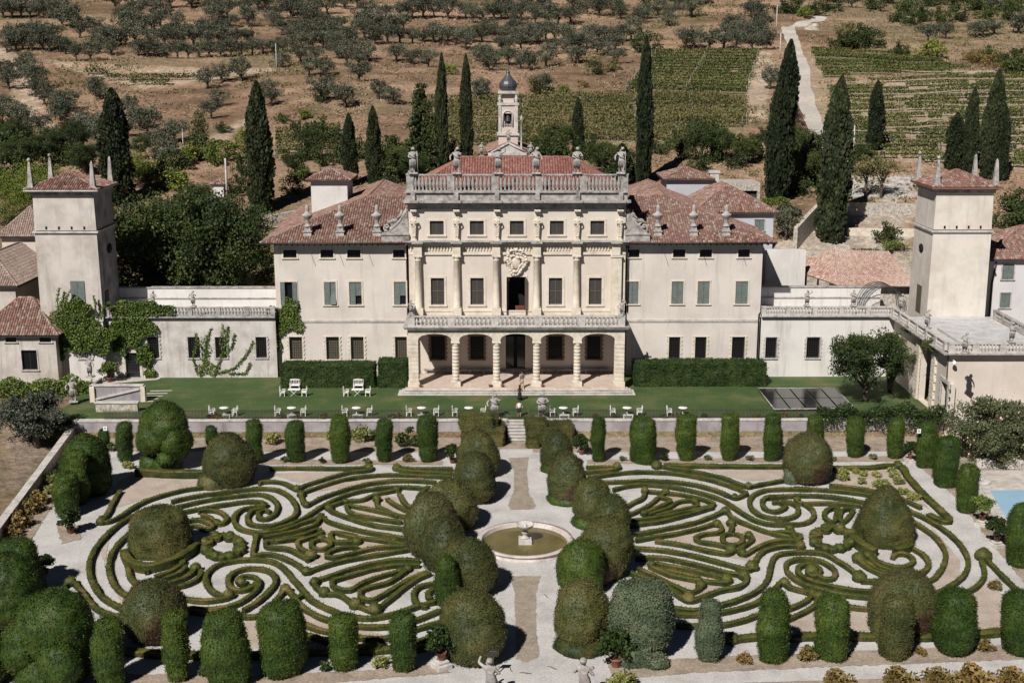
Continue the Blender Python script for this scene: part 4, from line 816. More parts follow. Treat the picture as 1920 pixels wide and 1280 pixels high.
def figure(h=1.75, la=(0.25, 0.1, -0.35), ra=(-0.25, -0.15, -0.3), lh=(0.18, -0.2, -0.45), rh=(-0.1, -0.28, -0.3), lean=0.0, legs=(0.10, -0.10), drape=1.0, step=0.0, kn=0.0, headx=0.0):
    """joints of one standing body; arms given as elbow and hand offsets from the shoulder"""
    s = h / 1.75; J = []
    P = lambda x, y, z: (x * s, y * s, z * s)
    V = [P(lean * 0.2, 0, 0.95), P(lean * 0.5, 0, 1.15), P(lean, 0, 1.38), P(lean * 1.1 + headx * 0.3, -0.01, 1.50), P(lean * 1.1 + headx, -0.03, 1.64)]
    Rr = [0.155 * drape, 0.135, 0.165, 0.06, 0.105]; E = [(0, 1), (1, 2), (2, 3), (3, 4)]
    def arm(sx, el, ha):
        b = len(V); sh = Vector((lean + 0.19 * sx, 0, 1.40)); e = sh + Vector(el); hd = e + Vector(ha)
        V.extend([P(*sh), P(*e), P(*hd)]); Rr.extend([0.075, 0.055, 0.045]); E.extend([(2, b), (b, b + 1), (b + 1, b + 2)])
    arm(1, la, lh); arm(-1, ra, rh)
    for sx, lx, fy in ((1, legs[0], -step), (-1, legs[1], step)):
        b = len(V); V.extend([P(lx, 0, 0.85), P(lx * 1.05 + kn * sx, fy * 0.5 - 0.03, 0.47), P(lx * 1.1, fy, 0.06), P(lx * 1.2, fy - 0.14, 0.035)]); Rr.extend([0.105 * drape, 0.075 * drape, 0.05, 0.04]); E.extend([(0, b), (b, b + 1), (b + 1, b + 2), (b + 2, b + 3)])
    return V, E, [(r * s, r * s) for r in Rr]
HERM = skinned('herm', *figure(1.75, (0.10, -0.10, -0.24), (-0.10, -0.10, -0.24), (-0.22, -0.14, -0.02), (0.22, -0.14, -0.06), 0.0, (0.05, -0.05), 1.15), M['stone_warm'])
# ================================================================== THE VILLA
YW, YC, YP = 135.5, 135.0, 129.0
V0 = Vector((AX, YW, 0)); villa = thing('villa', 'large cream baroque villa with arcaded porch, columned centre and statue-lined roof balustrade', 'villa', V0)
off = V0; LO = -V0
def vpart(m, name, mat, parent=villa): return m.build(name, M[mat], parent, loc=LO if parent is villa else (0, 0, 0))
EAVE = 15.0
wl0, wl1 = -25.12, -10.75; wr0, wr1 = 13.45, 28.25
small_l = rects([(531, 556), (601, 625), (651, 676), (737, 759)], 468, 483, YW); mid_l = rects([(534, 556), (608, 630), (655, 678), (739, 761)], 528, 571, YW)
gr_l = rects([(543, 567), (612, 636), (658, 682), (741, 763)], 631, 673, YW)
small_r = rects([(1177, 1199), (1262, 1285), (1312, 1335), (1384, 1406)], 468, 483, YW); mid_r = rects([(1174, 1197), (1259, 1281), (1308, 1330), (1379, 1402)], 528, 570, YW)
gr_r = rects([(1254, 1275), (1303, 1324), (1372, 1396)], 632, 673, YW)
for (a, b, hs) in ((wl0, wl1, small_l + mid_l + gr_l), (wr0, wr1, small_r + mid_r + gr_r)):
    m = MB(); wall_holes(m, a, b, -0.3, EAVE, YW, hs); gable_walls(m, a, b, YW, 163, -0.3, EAVE, False); vpart(m, 'wing_wall', 'plaster')
    m = MB(); m.box(a - 0.04, b, YW - 0.10, YW + 0.05, 6.12, 6.34); m.box(a - 0.03, b, YW - 0.05, YW + 0.05, 6.0, 6.117); vpart(m, 'string_course', 'stone_pale')
for h in small_l + small_r: window(villa, h, YW, 'small', off=off, w=0.14)
for k, h in enumerate(mid_l): window(villa, h, YW, 'shutter', off=off, w=0.16, state=('open', 'ajar', 'half', 'half')[k])
for h in mid_r: window(villa, h, YW, 'shutter', off=off, w=0.16)
for h in gr_l: window(villa, h, YW, 'grille', off=off, w=0.14, state='lattice')
for h in gr_r: window(villa, h, YW, 'grille', off=off, w=0.14)
m = MB(); m.box(wl0 - 0.02, wl1, YW - 0.06, YW + 0.05, -0.3, 0.7); m.box(wr0, wr1 + 0.02, YW - 0.06, YW + 0.05, -0.3, 0.7); vpart(m, 'plinth', 'stone_warm')
# wing roofs
ov = 1.05; ze = 15.02; ye = YW - ov
def wing_roof(xi, xo, s):
    m = MB(); xe = xo + s * ov * 1.2; run = 10.7; zt = ze + 3.85; xt = xe - s * run
    A, B, C_, D = (xe, ye, ze), (xi, ye, ze), (xi, ye + run, zt), (xt, ye + run, zt)
    ap = (xt, ye + 24, zt); G = (xe, ye + 30, ze); ze2 = zt - abs(xi - xt) * 0.36
    roof_plane(m, [A, B, C_, D]); roof_plane(m, [A, D, (xt, ye + 30, zt), G]); roof_plane(m, [D, (xi, ye + run, ze2), (xi, ye + 30, ze2), (xt, ye + 30, zt)])
    roof_plane(m, [D, C_, (xi, ye + run + 5, zt - 1.8), (xt, ye + run + 5, zt - 1.8)]); ap = (xt, ye + 30, zt); ridge(m, C_, D)
    ridge(m, A, D); ridge(m, D, ap); vpart(m, 'roof', 'tiles')
    e = MB(); a, b = sorted((xe, xi)); e.box(a, b, ye + 0.02, YW + 0.04, ze - 0.16, ze - 0.075); x0, x1 = sorted((xe - s * 0.02, xo)); e.box(x0, x1, YW + 0.05, ye + 30, ze - 0.16, ze - 0.075)
    k = a + 0.3
    while k < b: e.box(k - 0.06, k + 0.06, ye + 0.1, YW - 0.002, ze - 0.30, ze - 0.163); k += 0.62
    vpart(e, 'eaves', 'wood_dark')
    gtr = MB(); gtr.tube([(a, ye - 0.05, ze - 0.04), (b, ye - 0.05, ze - 0.04)], 0.075, 8); vpart(gtr, 'gutter', 'iron')
    for px in ((574, 627, 682, 460 + 0) if s < 0 else (1236, 1308, 1382)):
        if px < 500: continue
        x = xY(px, YW, 490); st_ = MB().tube([(x, ye + 0.05, ze - 0.1), (x + 0.1, ye - 0.75, ze - 0.75)], 0.025, 5); vpart(st_, 'rain_spout', 'iron')
wing_roof(wl1, wl0, -1); wing_roof(wr0, wr1, 1)
# rear wings set further out
for xa, xb, s in ((-27.6, -20, -1),):
    m = MB(); gable_walls(m, xa + 0.6, xb, 150, 172, 0, 14.4); vpart(m, 'rear_wall', 'plaster_white')
    m = MB(); roof_plane(m, [(xa - 0.2, 149.2, 14.5), (xb, 149.2, 17.2), (xb, 173, 17.2), (xa - 0.2, 173, 14.5)]); vpart(m, 'rear_roof', 'tiles')
# --- centre block
cx0, cx1 = xY(768, YC, 520), xY(1171, YC, 520); ZT = 19.2
zf = 6.98
cw_mid = rects([(808, 833), (882, 907), (1029, 1054), (1104, 1128)], 521, 571, YC); cw_up = rects([(806, 832), (881, 907), (956, 982), (1031, 1057), (1107, 1133)], 414, 440, YC)
door2 = rects([(950, 986)], 519, 586, YC)[0]; door2 = (door2[0], door2[1], zf + 0.05, door2[3])
cw_gr = rects([(808, 834), (882, 907), (1028, 1054), (1101, 1126)], 630, 673, YC); door1 = rects([(948, 985)], 625, 691, YC)[0]
door1 = (door1[0], door1[1], 0.9, door1[3])
m = MB(); wall_holes(m, cx0, cx1, 0, ZT + 1.2, YC, cw_mid + cw_up + cw_gr + [door1, door2], 0.35); gable_walls(m, cx0, cx1, YC, 151, 0, ZT + 1.2, False); vpart(m, 'centre_wall', 'plaster_warm')
for h in cw_mid: window(villa, h, YC, 'leaded', off=off, w=0.24)
for h in cw_up: window(villa, h, YC, 'leaded', off=off, w=0.24)
for h in cw_gr: window(villa, h, YC, 'grille', off=off, w=0.16, stone='stone_rust', state='dark')
m = MB(); frame_boxes(m, *door2, YC, 0.16, 0.06); dr = vpart(m, 'balcony_door', 'stone_warm')
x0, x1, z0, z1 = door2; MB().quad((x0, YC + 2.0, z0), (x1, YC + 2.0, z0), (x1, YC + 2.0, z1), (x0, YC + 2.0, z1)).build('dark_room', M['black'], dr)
m = MB(); m.box(x0 - 0.02, x0 + 0.04, YC - 0.55, YC - 0.02, z0, z1 - 0.05); m.box(x0 + 0.2, x0 + 0.26, YC + 0.05, YC + 0.6, z0, z1 - 0.1); m.build('door_leaf', M['shutter_brown'], dr)
m = MB(); m.box(x1 - 0.10, x1 - 0.04, YC - 0.05, YC + 0.5, z0, z1 - 0.05); m.box(x1 - 0.02, x1 + 0.04, YC - 0.5, YC - 0.03, z0, z1 - 0.05); m.build('door_leaf', M['shutter_brown'], dr)
MB().bevbox(x0 + 0.95, x1 - 0.15, YC + 0.9, YC + 1.3, z0, z0 + 0.75).build('red_chest', m_flat('red_wood', (0.14, 0.045, 0.03), 0.5), dr)
m = MB(); frame_boxes(m, *door1, YC, 0.22, 0.08, 0.02); dr = vpart(m, 'porch_door', 'stone_warm'); x0, x1, z0, z1 = door1
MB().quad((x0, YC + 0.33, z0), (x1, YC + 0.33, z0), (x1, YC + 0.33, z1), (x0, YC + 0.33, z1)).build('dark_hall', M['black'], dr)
m = MB(); m.box(x0, x0 + 0.9, YC + 0.22, YC + 0.27, z0, z1 - 0.4); m.box(x1 - 0.9, x1, YC + 0.22, YC + 0.27, z0, z1 - 0.4); m.build('glazed_leaf', M['glass'], dr)
# giant order: plinth zone, columns, entablature
colx = [xY(p, YC - 0.3, 530) for p in (784.5, 856.5, 930.5, 1006, 1080.5)] + [xY(1154, YC - 0.3, 530)]
zpl, zcap = zY(577, 134.6), zY(481, 134.6)
m = MB(); m.box(cx0, cx1, YC - 0.16, YC + 0.05, zf, zf + 0.42); m.box(cx0, cx1, YC - 0.22, YC + 0.05, zf + 0.42, zf + 0.52); vpart(m, 'dado', 'stone_warm')
for k, x in enumerate(colx):
    m = MB(); ya = YC - 0.36
    m.bevbox(x - 0.50, x + 0.50, ya - 0.50, YC + 0.04, zf - 0.02, zpl, 0.02)
    if k == 5: m.bevbox(x - 0.45, x + 0.62, ya - 0.22, YC + 0.04, zpl, zcap - 0.1, 0.02); m.bevbox(x - 0.55, x + 0.72, ya - 0.32, YC + 0.04, zcap - 0.1, zcap + 0.16, 0.03)
    else:
        H_ = zcap - zpl
        m.lathe([(0.44, 0), (0.46, 0.05), (0.44, 0.12), (0.39, 0.16), (0.41, 0.22), (0.37, 0.28), (0.372, H_ * 0.33), (0.32, H_ - 0.42), (0.345, H_ - 0.40), (0.345, H_ - 0.36), (0.32, H_ - 0.34), (0.33, H_ - 0.18), (0.44, H_ - 0.06), (0.46, H_)], (x, ya, zpl), 20)
        m.bevbox(x - 0.48, x + 0.48, ya - 0.46, YC + 0.04, zcap, zcap + 0.16, 0.02)
    vpart(m, 'column', 'stone_warm')
for a, b in ((cx0 - 0.05, cx0 + 0.72), (cx1 - 0.62, cx1 + 0.05)):
    m = MB(); m.bevbox(a, b, YC - 0.12, YC + 0.04, zf, zcap + 0.15, 0.02); vpart(m, 'pilaster', 'stone_warm')
ze0, ze1 = zcap + 0.16, zY(453, 134.2)
m = MB(); m.box(cx0 - 0.06, cx1 + 0.06, YC - 0.18, YC + 0.05, ze0, ze0 + 0.38); m.box(cx0 - 0.06, cx1 + 0.06, YC - 0.10, YC + 0.05, ze0 + 0.383, ze1 - 0.42); m.box(cx0 - 0.10, cx1 + 0.10, YC - 0.30, YC + 0.05, ze1 - 0.42, ze1 - 0.24)
for x in colx: m.box(x - 0.44, x + 0.44, YC - 0.72, YC - 0.19, ze0 + 0.002, ze1 - 0.25)
x = cx0 + 0.2
while x < cx1 - 0.2:
    if min(abs(x - c) for c in colx) > 0.55: m.bevbox(x - 0.07, x + 0.07, YC - 0.26, YC - 0.101, ze0 + 0.42, ze1 - 0.45, 0.02)
    x += 0.33
vpart(m, 'frieze', 'stone_warm')
m = MB(); m.box(cx0 - 0.34, cx1 + 0.34, YC - 0.72, YC + 0.05, ze1 - 0.237, ze1 - 0.08); m.box(cx0 - 0.42, cx1 + 0.42, YC - 0.86, YC + 0.05, ze1 - 0.078, ze1 + 0.03)
for x in colx: m.box(x - 0.6, x + 0.6, YC - 1.12, YC - 0.862, ze1 - 0.2, ze1 + 0.026)
vpart(m, 'cornice', 'stone_grey')
# upper storey: herms, upper cornice, attic, roof balustrade
hx = [xY(p, YC - 0.35, 420) for p in (775.5, 856, 932, 1007.5, 1082.5, 1162.5)]; zh0, zh1 = ze1 + 0.03, zY(394, 134.6)
for x in hx:
    m = MB(); H_ = zh1 - zh0; m.taper((x, YC - 0.30), 0.34, 0.34, 0.50, 0.44, zh0 + 0.18, zh0 + H_ * 0.5); m.bevbox(x - 0.32, x + 0.32, YC - 0.6, YC + 0.03, zh0 - 0.01, zh0 + 0.18, 0.02); m.bevbox(x - 0.34, x + 0.34, YC - 0.62, YC + 0.03, zh1 - 0.16, zh1 + 0.05, 0.02)
    m.box(x - 0.30, x + 0.30, YC - 0.08, YC + 0.03, zh0 + 0.182, zh1 - 0.162)
    hp = vpart(m, 'herm_pillar', 'stone_warm'); link('carved_figure', HERM, hp, (x, YC - 0.40, zh0 + H_ * 0.5 - 1.2), sc=(1.6, 1.3, 1.3))
zc1 = zY(377, 134.0)
m = MB(); m.box(cx0 - 0.03, cx1 + 0.03, YC - 0.10, YC + 0.05, zh1 + 0.05, zc1 - 0.45); vpart(m, 'upper_frieze', 'stone_grey')
m = MB(); m.box(cx0 - 0.25, cx1 + 0.25, YC - 0.55, YC + 0.05, zc1 - 0.447, zc1 - 0.22); m.box(cx0 - 0.45, cx1 + 0.45, YC - 0.95, YC + 0.05, zc1 - 0.217, zc1 + 0.04)
for x in hx: m.box(x - 0.55, x + 0.55, YC - 1.15, YC - 0.952, zc1 - 0.20, zc1 + 0.036)
for s, xx in ((-1, cx0), (1, cx1)): a, b = sorted((xx, xx + s * 0.45)); m.box(a, b, YC + 0.052, 151, zc1 - 0.21, zc1 + 0.038)
vpart(m, 'upper_cornice', 'stone_grey')
zb0 = zY(359.5, 134.3); yb = YC - 0.42
m = MB(); m.box(cx0 - 0.1, cx1 + 0.1, yb - 0.12, YC + 0.04, zc1 + 0.04, zb0 - 0.12); m.box(cx0 - 0.22, cx1 + 0.22, yb - 0.36, YC + 0.02, zb0 - 0.118, zb0)
for x in hx: m.bevbox(x - 0.24, x + 0.24, yb - 0.42, yb - 0.122, zc1 + 0.042, zb0 - 0.12, 0.04)
m.box(cx0 - 0.1, cx1 + 0.1, YC + 0.05, 151, zc1 + 0.3, zb0 - 0.3)
vpart(m, 'attic', 'stone_grey')
hb = zY(327, 134.3) - zb0
balustrade(villa, (cx0 - 0.12, yb, zb0), (cx1 + 0.12, yb, zb0), hb, 5, 9, 'stone_grey', 0.78, off)
for xx in (cx0 + 0.05, cx1 - 0.05): balustrade(villa, (xx, yb + 0.3, zb0), (xx, 142, zb0), hb, 2, 7, 'stone_grey', 0.5, off)
m = MB(); ex0, ex1, ey0, ey1, rz0, rz1 = cx0 + 0.5, cx1 - 0.5, 136.2, 150.6, zb0 - 0.05, 23.5; rx0, rx1, ry = xY(866, 143, 297), xY(1066, 143, 297), 143.2
a, b, c, d, e, f = (ex0, ey0, rz0), (ex1, ey0, rz0), (ex1, ey1, rz0), (ex0, ey1, rz0), (rx0, ry, rz1), (rx1, ry, rz1)
roof_plane(m, [a, b, f, e], 0.3); roof_plane(m, [b, c, f], 0.3); roof_plane(m, [c, d, e, f], 0.3); roof_plane(m, [d, a, e], 0.3)
for p, q in ((a, e), (b, f), (c, f), (d, e), (e, f)): ridge(m, p, q)
vpart(m, 'centre_roof', 'tiles_red')
# coat of arms over the balcony door
m = MB(); cxm = xY(968, YC, 495); czm = zY(493, YC - 0.3)
m.lathe([(0.02, -0.7), (0.3, -0.58), (0.44, -0.2), (0.47, 0.2), (0.42, 0.5), (0.22, 0.62), (0.02, 0.64)], (cxm, YC - 0.2, czm), 16, sy=0.45)
for k in range(54):
    a = 2 * math.pi * k / 27; rr = (0.66 if k < 27 else 0.98) + 0.16 * math.sin(3 * a + 0.6); c_ = (cxm + rr * math.cos(a) * 0.98, YC - 0.22 - 0.12 * random.random(), czm + 0.02 + rr * math.sin(a) * 1.22); r_ = random.uniform(0.12, 0.24)
    m.lathe([(0.02, -r_), (r_ * 0.75, -r_ * 0.66), (r_, 0), (r_ * 0.75, r_ * 0.66), (0.02, r_)], c_, 8)
for s in (-1, 1):
    m.tube([(cxm + s * 0.5, YC - 0.35, czm + 1.0), (cxm + s * 0.75, YC - 0.5, czm + 1.25), (cxm + s * 0.45, YC - 0.5, czm + 1.45), (cxm + s * 0.2, YC - 0.45, czm + 1.3)], [0.14, 0.13, 0.12, 0.1], 8)
    m.tube([(cxm + s * 0.9, YC - 0.2, czm + 0.1), (cxm + s * 1.35, YC - 0.3, czm + 0.35), (cxm + s * 1.2, YC - 0.35, czm - 0.05)], [0.12, 0.1, 0.05], 7)
m.lathe([(0.02, -0.2), (0.2, -0.1), (0.22, 0.1), (0.1, 0.24), (0.02, 0.26)], (cxm, YC - 0.45, czm + 1.42), 10)
vpart(m, 'coat_of_arms', 'stone_warm')
# scroll volutes with parapet between centre and wings
for s, xi in ((-1, cx0), (1, cx1)):
    xo = xY(716 if s < 0 else 1218, YW - 0.4, 440); zb = zY(452, YW - 0.6); zt = zY(438, YW - 0.6); a, b = sorted((xi, xo)); m = MB()
    m.box(a, b, YW - 0.85, YW + 0.6, zb - 0.25, zt - 0.12); m.box(a - 0.06, b + 0.06, YW - 0.95, YW + 0.7, zt - 0.118, zt); m.box(a - 0.1, b + 0.1, YW - 1.0, YW + 0.6, zb - 0.4, zb - 0.253)
    pts = []; W_ = abs(xo - xi)
    for k in range(17):
        t = k / 16; pts.append((xi + s * (0.15 + W_ * 0.86 * t), zt + 2.35 * (1 - t) ** 1.9 + 0.28))
    m.prism([(xi + s * 0.02, zt)] + pts[:1] + pts + [(xi + s * (W_ * 0.9), zt)], 'y', YW - 0.45, YW + 0.15)
    m.tube([(p[0], YW - 0.32, p[1]) for p in pts], 0.2, 8)
    vx = xo - s * 0.62; sp = [(vx + s * 0 + math.cos(a_) * r_ * -s, YW - 0.35, zt + 0.66 + math.sin(a_) * r_) for a_, r_ in ((1.57 - k * 0.55, 0.66 - k * 0.035) for k in range(16))]
    m.tube(sp, [0.17 - 0.006 * k for k in range(16)], 8); m.lathe([(0.02, -0.12), (0.2, -0.1), (0.2, 0.1), (0.02, 0.12)], (vx, YW - 0.5, zt + 0.66), 10)
    vpart(m, 'volute', 'stone_grey')
# --- porch
pier = [xY(p, YP + 0.4, 690) for p in (776, 854.5, 931, 1006, 1082, 1160.5)]
zi = zY(640, YP); zcr = zY(625.5, YP); zpt = zY(615, YP - 0.2); zfl = 0.45
def arch_wall(m, xa, xb, ra, rb, y0, y1, axis='x', y=0.0):
    """spandrel over one opening between two supports, opening xa+ra .. xb-rb"""
    a, b = xa + ra, xb - rb; c = (a + b) / 2; hw = (b - a) / 2; n = 16; arc = [(c - hw * math.cos(math.pi * k / n), zi + (zcr - zi) * math.sin(math.pi * k / n) ** 0.72) for k in range(n + 1)]
    P = (lambda u, w_, z: (u, w_, z)) if axis == 'x' else (lambda u, w_, z: (w_, u, z))
    for w_ in (y0, y1):
        for (u0, v0), (u1, v1) in zip(arc, arc[1:]): m.quad(P(u0, w_, v0), P(u1, w_, v1), P(u1, w_, zpt), P(u0, w_, zpt))
        m.quad(P(xa, w_, zi), P(a, w_, zi), P(a, w_, zpt), P(xa, w_, zpt)); m.quad(P(b, w_, zi), P(xb, w_, zi), P(xb, w_, zpt), P(b, w_, zpt))
    for (u0, v0), (u1, v1) in zip(arc, arc[1:]): m.quad(P(u0, y0, v0), P(u0, y1, v0), P(u1, y1, v1), P(u1, y0, v1))
    m.quad(P(xa, y0, zi), P(a, y0, zi), P(a, y1, zi), P(xa, y1, zi)); m.quad(P(b, y0, zi), P(xb, y0, zi), P(xb, y1, zi), P(b, y1, zi))
    return arc
m = MB(); xe0, xe1 = pier[0] - 0.52, pier[-1] + 0.52
for k in range(5): arch_wall(m, pier[k] if k else xe0, pier[k + 1] if k < 4 else xe1, 0.40 if k else 1.02, 0.40 if k < 4 else 1.02, YP, YP + 0.8)
for xs in (xe0, xe1 - 0.8): arch_wall(m, YP + 0.80, YC, 0.35, 0.5, xs, xs + 0.8, 'y')
m.quad((xe0, YP, zi), (xe0, YP + 0.8, zi), (xe0, YP + 0.8, zpt), (xe0, YP, zpt)); m.quad((xe1, YP, zi), (xe1, YP + 0.8, zi), (xe1, YP + 0.8, zpt), (xe1, YP, zpt))
vpart(m, 'arcade', 'stone_warm')
m = MB(); n = 9
for k in range(5):
    a, b = (pier[k] + (0.40 if k else 0.5)), (pier[k + 1] - (0.40 if k < 4 else 0.5)); c = (a + b) / 2; hw = (b - a) / 2
    for j in range(1, 8):
        t = math.pi * j / 8; u, z = c - hw * math.cos(t), zi + (zcr - zi) * math.sin(t) ** 0.72; dx, dz = -math.cos(t) * 0.42, 0.5
        m.add([(u - 0.012, YP - 0.004, z), (u + 0.012, YP - 0.004, z), (u + dx + 0.012, YP - 0.004, min(zpt - 0.02, z + dz)), (u + dx - 0.012, YP - 0.004, min(zpt - 0.02, z + dz))], [(0, 1, 2, 3)])
vpart(m, 'voussoir_joints', 'shutter_brown')
def rustic_col(x, y, r=0.37):
    m = MB(); m.bevbox(x - 0.52, x + 0.52, y - 0.52, y + 0.52, zfl - 0.02, zfl + 0.5, 0.03); z = zfl + 0.5; nd = 11; hd = (zi - 0.22 - z) / nd; pr = [(r * 1.12, 0), (r * 1.12, 0.1)]
    zz = 0.1
    for k in range(nd):
        h_ = hd - (0.1 / nd); pr += [(r * 0.93, zz), (r * 0.93, zz + 0.03), (r, zz + 0.045), (r * 1.01, zz + h_ * 0.5), (r, zz + h_ - 0.02)]; zz += h_
    pr += [(r * 0.9, zz), (r * 1.1, zz + 0.05)]; m.lathe(pr, (x, y, z), 18); m.bevbox(x - r * 1.25, x + r * 1.25, y - r * 1.15, y + 0.395, zi - 0.24, zi, 0.03); vpart(m, 'rusticated_column', 'stone_warm')
for x in pier[1:5]: rustic_col(x, YP + 0.4)
def rustic_pier(x0, x1, y0, y1):
    m = MB(); m.bevbox(x0 - 0.1, x1 + 0.1, y0 - 0.1, y1 + 0.08, zfl - 0.02, zfl + 0.5, 0.03); z = zfl + 0.5; nd = 10; hd = (zi - z) / nd
    for k in range(nd): m.bevbox(x0, x1, y0, y1, z + k * hd, z + (k + 1) * hd - 0.005, 0.055)
    vpart(m, 'corner_pier', 'stone_warm')
for xs in (xe0, xe1 - 1.04): rustic_pier(xs, xs + 1.04, YP - 0.02, YP + 0.82)
for xs in (xe0 + 0.1, xe1 - 0.6): rustic_pier(xs, xs + 0.5, YC - 0.5, YC - 0.02)
for x in pier[1:5]: rustic_pier(x - 0.28, x + 0.28, YC - 0.14, YC + 0.03)
m = MB(); m.box(xe0 - 0.1, xe1 + 0.1, YP - 0.5, YC - 0.003, -0.3, zfl); vpart(m, 'porch_floor', 'paving_pink')
for k in range(3):
    m = MB(); d_ = 0.5 + 0.45 * (k + 1); z1 = zfl - 0.14 * (k + 1) + 0.005; x = xe0 - 0.1 - 0.32 * (k + 1); xe = xe1 + 0.1 + 0.32 * (k + 1)
    while x < xe - 0.1:
        e = min(xe, x + random.uniform(1.8, 2.6)); yy_ = YP + 0.3 if (x < xe0 + 1 or e > xe1 - 1) else YP - d_ + 0.6; m.bevbox(x, e - 0.01, YP - d_ - 0.06, yy_, z1 - 0.06, z1, 0.01); x = e
    ps_ = vpart(m, 'porch_step', 'stone_pale'); MB().box(xe0 - 0.1 - 0.32 * (k + 1) + 0.04, xe1 + 0.1 + 0.32 * (k + 1) - 0.04, YP - d_, YP + 0.2, -0.3, z1 - 0.061).build('riser', M['stone_dark'], ps_)
for k in range(3):
    m = MB(); m.bevbox(door1[0] - 0.5 - 0.2 * (2 - k), door1[1] + 0.5 + 0.2 * (2 - k), YC - 0.3 - 0.32 * (2 - k) - 0.1, YC - 0.02, zfl - 0.01, zfl + 0.15 * (k + 1), 0.02); vpart(m, 'door_step', 'stone_grey')
m = MB(); m.box(xe0 + 0.8, xe1 - 0.8, YP + 0.8, YC - 0.003, zcr + 0.12, zpt - 0.01); vpart(m, 'porch_ceiling', 'plaster')
m = MB(); m.box(xe0 - 0.08, xe1 + 0.08, YP - 0.08, YC - 0.003, zpt, zf - 0.25); m.box(xe0 - 0.38, xe1 + 0.38, YP - 0.4, YC - 0.003, zf - 0.247, zf - 0.06); m.box(xe0 - 0.48, xe1 + 0.48, YP - 0.52, YC - 0.003, zf - 0.057, zf + 0.0); vpart(m, 'balcony_slab', 'stone_grey')
hb = zY(592, YP - 0.1) - zf
balustrade(villa, (xe0 + 0.02, YP, zf), (xe1 - 0.02, YP, zf), hb, 5, 8, 'stone_pale', 0.72, off)
for xx in (xe0 + 0.2, xe1 - 0.2): balustrade(villa, (xx, YP + 0.3, zf), (xx, YC - 0.1, zf), hb, 1, 9, 'stone_pale', 0.5, off)
for a, b in ((pier[0] + 0.7, pier[2] - 0.5), (pier[3] + 0.5, pier[5] - 0.7)):
    m = MB(); m.bevbox(a, b, YC - 0.62, YC - 0.18, zfl + 0.42, zfl + 0.52, 0.02)
    x = a + 0.3
    while x < b: m.box(x - 0.1, x + 0.1, YC - 0.55, YC - 0.2, zfl, zfl + 0.418); x += 1.6
    m.build('stone_bench', M['stone_grey'], villa, loc=LO)
# downpipes
for px in (1160, ):
    pass
x = wr0 + 0.12; m = MB().tube([(x, YW - 0.12, 14.6), (x, YW - 0.12, zf + 0.2)], 0.06, 6); vpart(m, 'downpipe', 'iron')
x = wr1 - 0.15; m = MB().tube([(x + 0.25, YW - 0.35, 7.4), (x, YW - 0.12, 6.9), (x, YW - 0.12, 0.1)], 0.07, 6); vpart(m, 'downpipe', 'iron')
# ================================================================== TOWERS, ANNEXES, HOUSES, CHURCH
def bpart(t): 
    L = -t.location
    return lambda m, n, mat: m.build(n, M[mat], t, loc=L)
def hip(m, x0, x1, y0, y1, z, rise, s=0.27):
    w, d = x1 - x0, y1 - y0; a, b, c, e = (x0, y0, z), (x1, y0, z), (x1, y1, z), (x0, y1, z)
    if abs(w - d) < 0.8: p = q = ((x0 + x1) / 2, (y0 + y1) / 2, z + rise)
    elif w > d: p, q = (x0 + d / 2, (y0 + y1) / 2, z + rise), (x1 - d / 2, (y0 + y1) / 2, z + rise)
    else: p, q = ((x0 + x1) / 2, y0 + w / 2, z + rise), ((x0 + x1) / 2, y1 - w / 2, z + rise)
    if w > d + 0.8: F = [[a, b, q, p], [b, c, q], [c, e, p, q], [e, a, p]]
    elif d > w + 0.8: F = [[a, b, p], [b, c, q, p], [c, e, q], [e, a, p, q]]
    else: F = [[a, b, p], [b, c, p], [c, e, p], [e, a, p]]
    for f in F: roof_plane(m, f, s)
    for u, v in ((a, p), (b, q if w > d else p), (c, q), (e, p if w > d else q)): ridge(m, u, v)
    if p != q: ridge(m, p, q)
    return m
def obelisk(parent, x, y, z, h, ball=True):
    m = MB(); m.bevbox(x - 0.36, x + 0.36, y - 0.36, y + 0.36, z - 0.2, z + 0.35, 0.03); m.taper((x, y), 0.56, 0.56, 0.24, 0.24, z + 0.35, z + h - 0.25); m.taper((x, y), 0.24, 0.24, 0.02, 0.02, z + h - 0.25, z + h)
    if ball: m.lathe([(0.02, -0.2), (0.16, -0.14), (0.2, 0), (0.14, 0.14), (0.02, 0.2)], (x, y, z + h + 0.1), 10)
    return m.build('obelisk', M['stone_grey'], parent, loc=-parent.location)
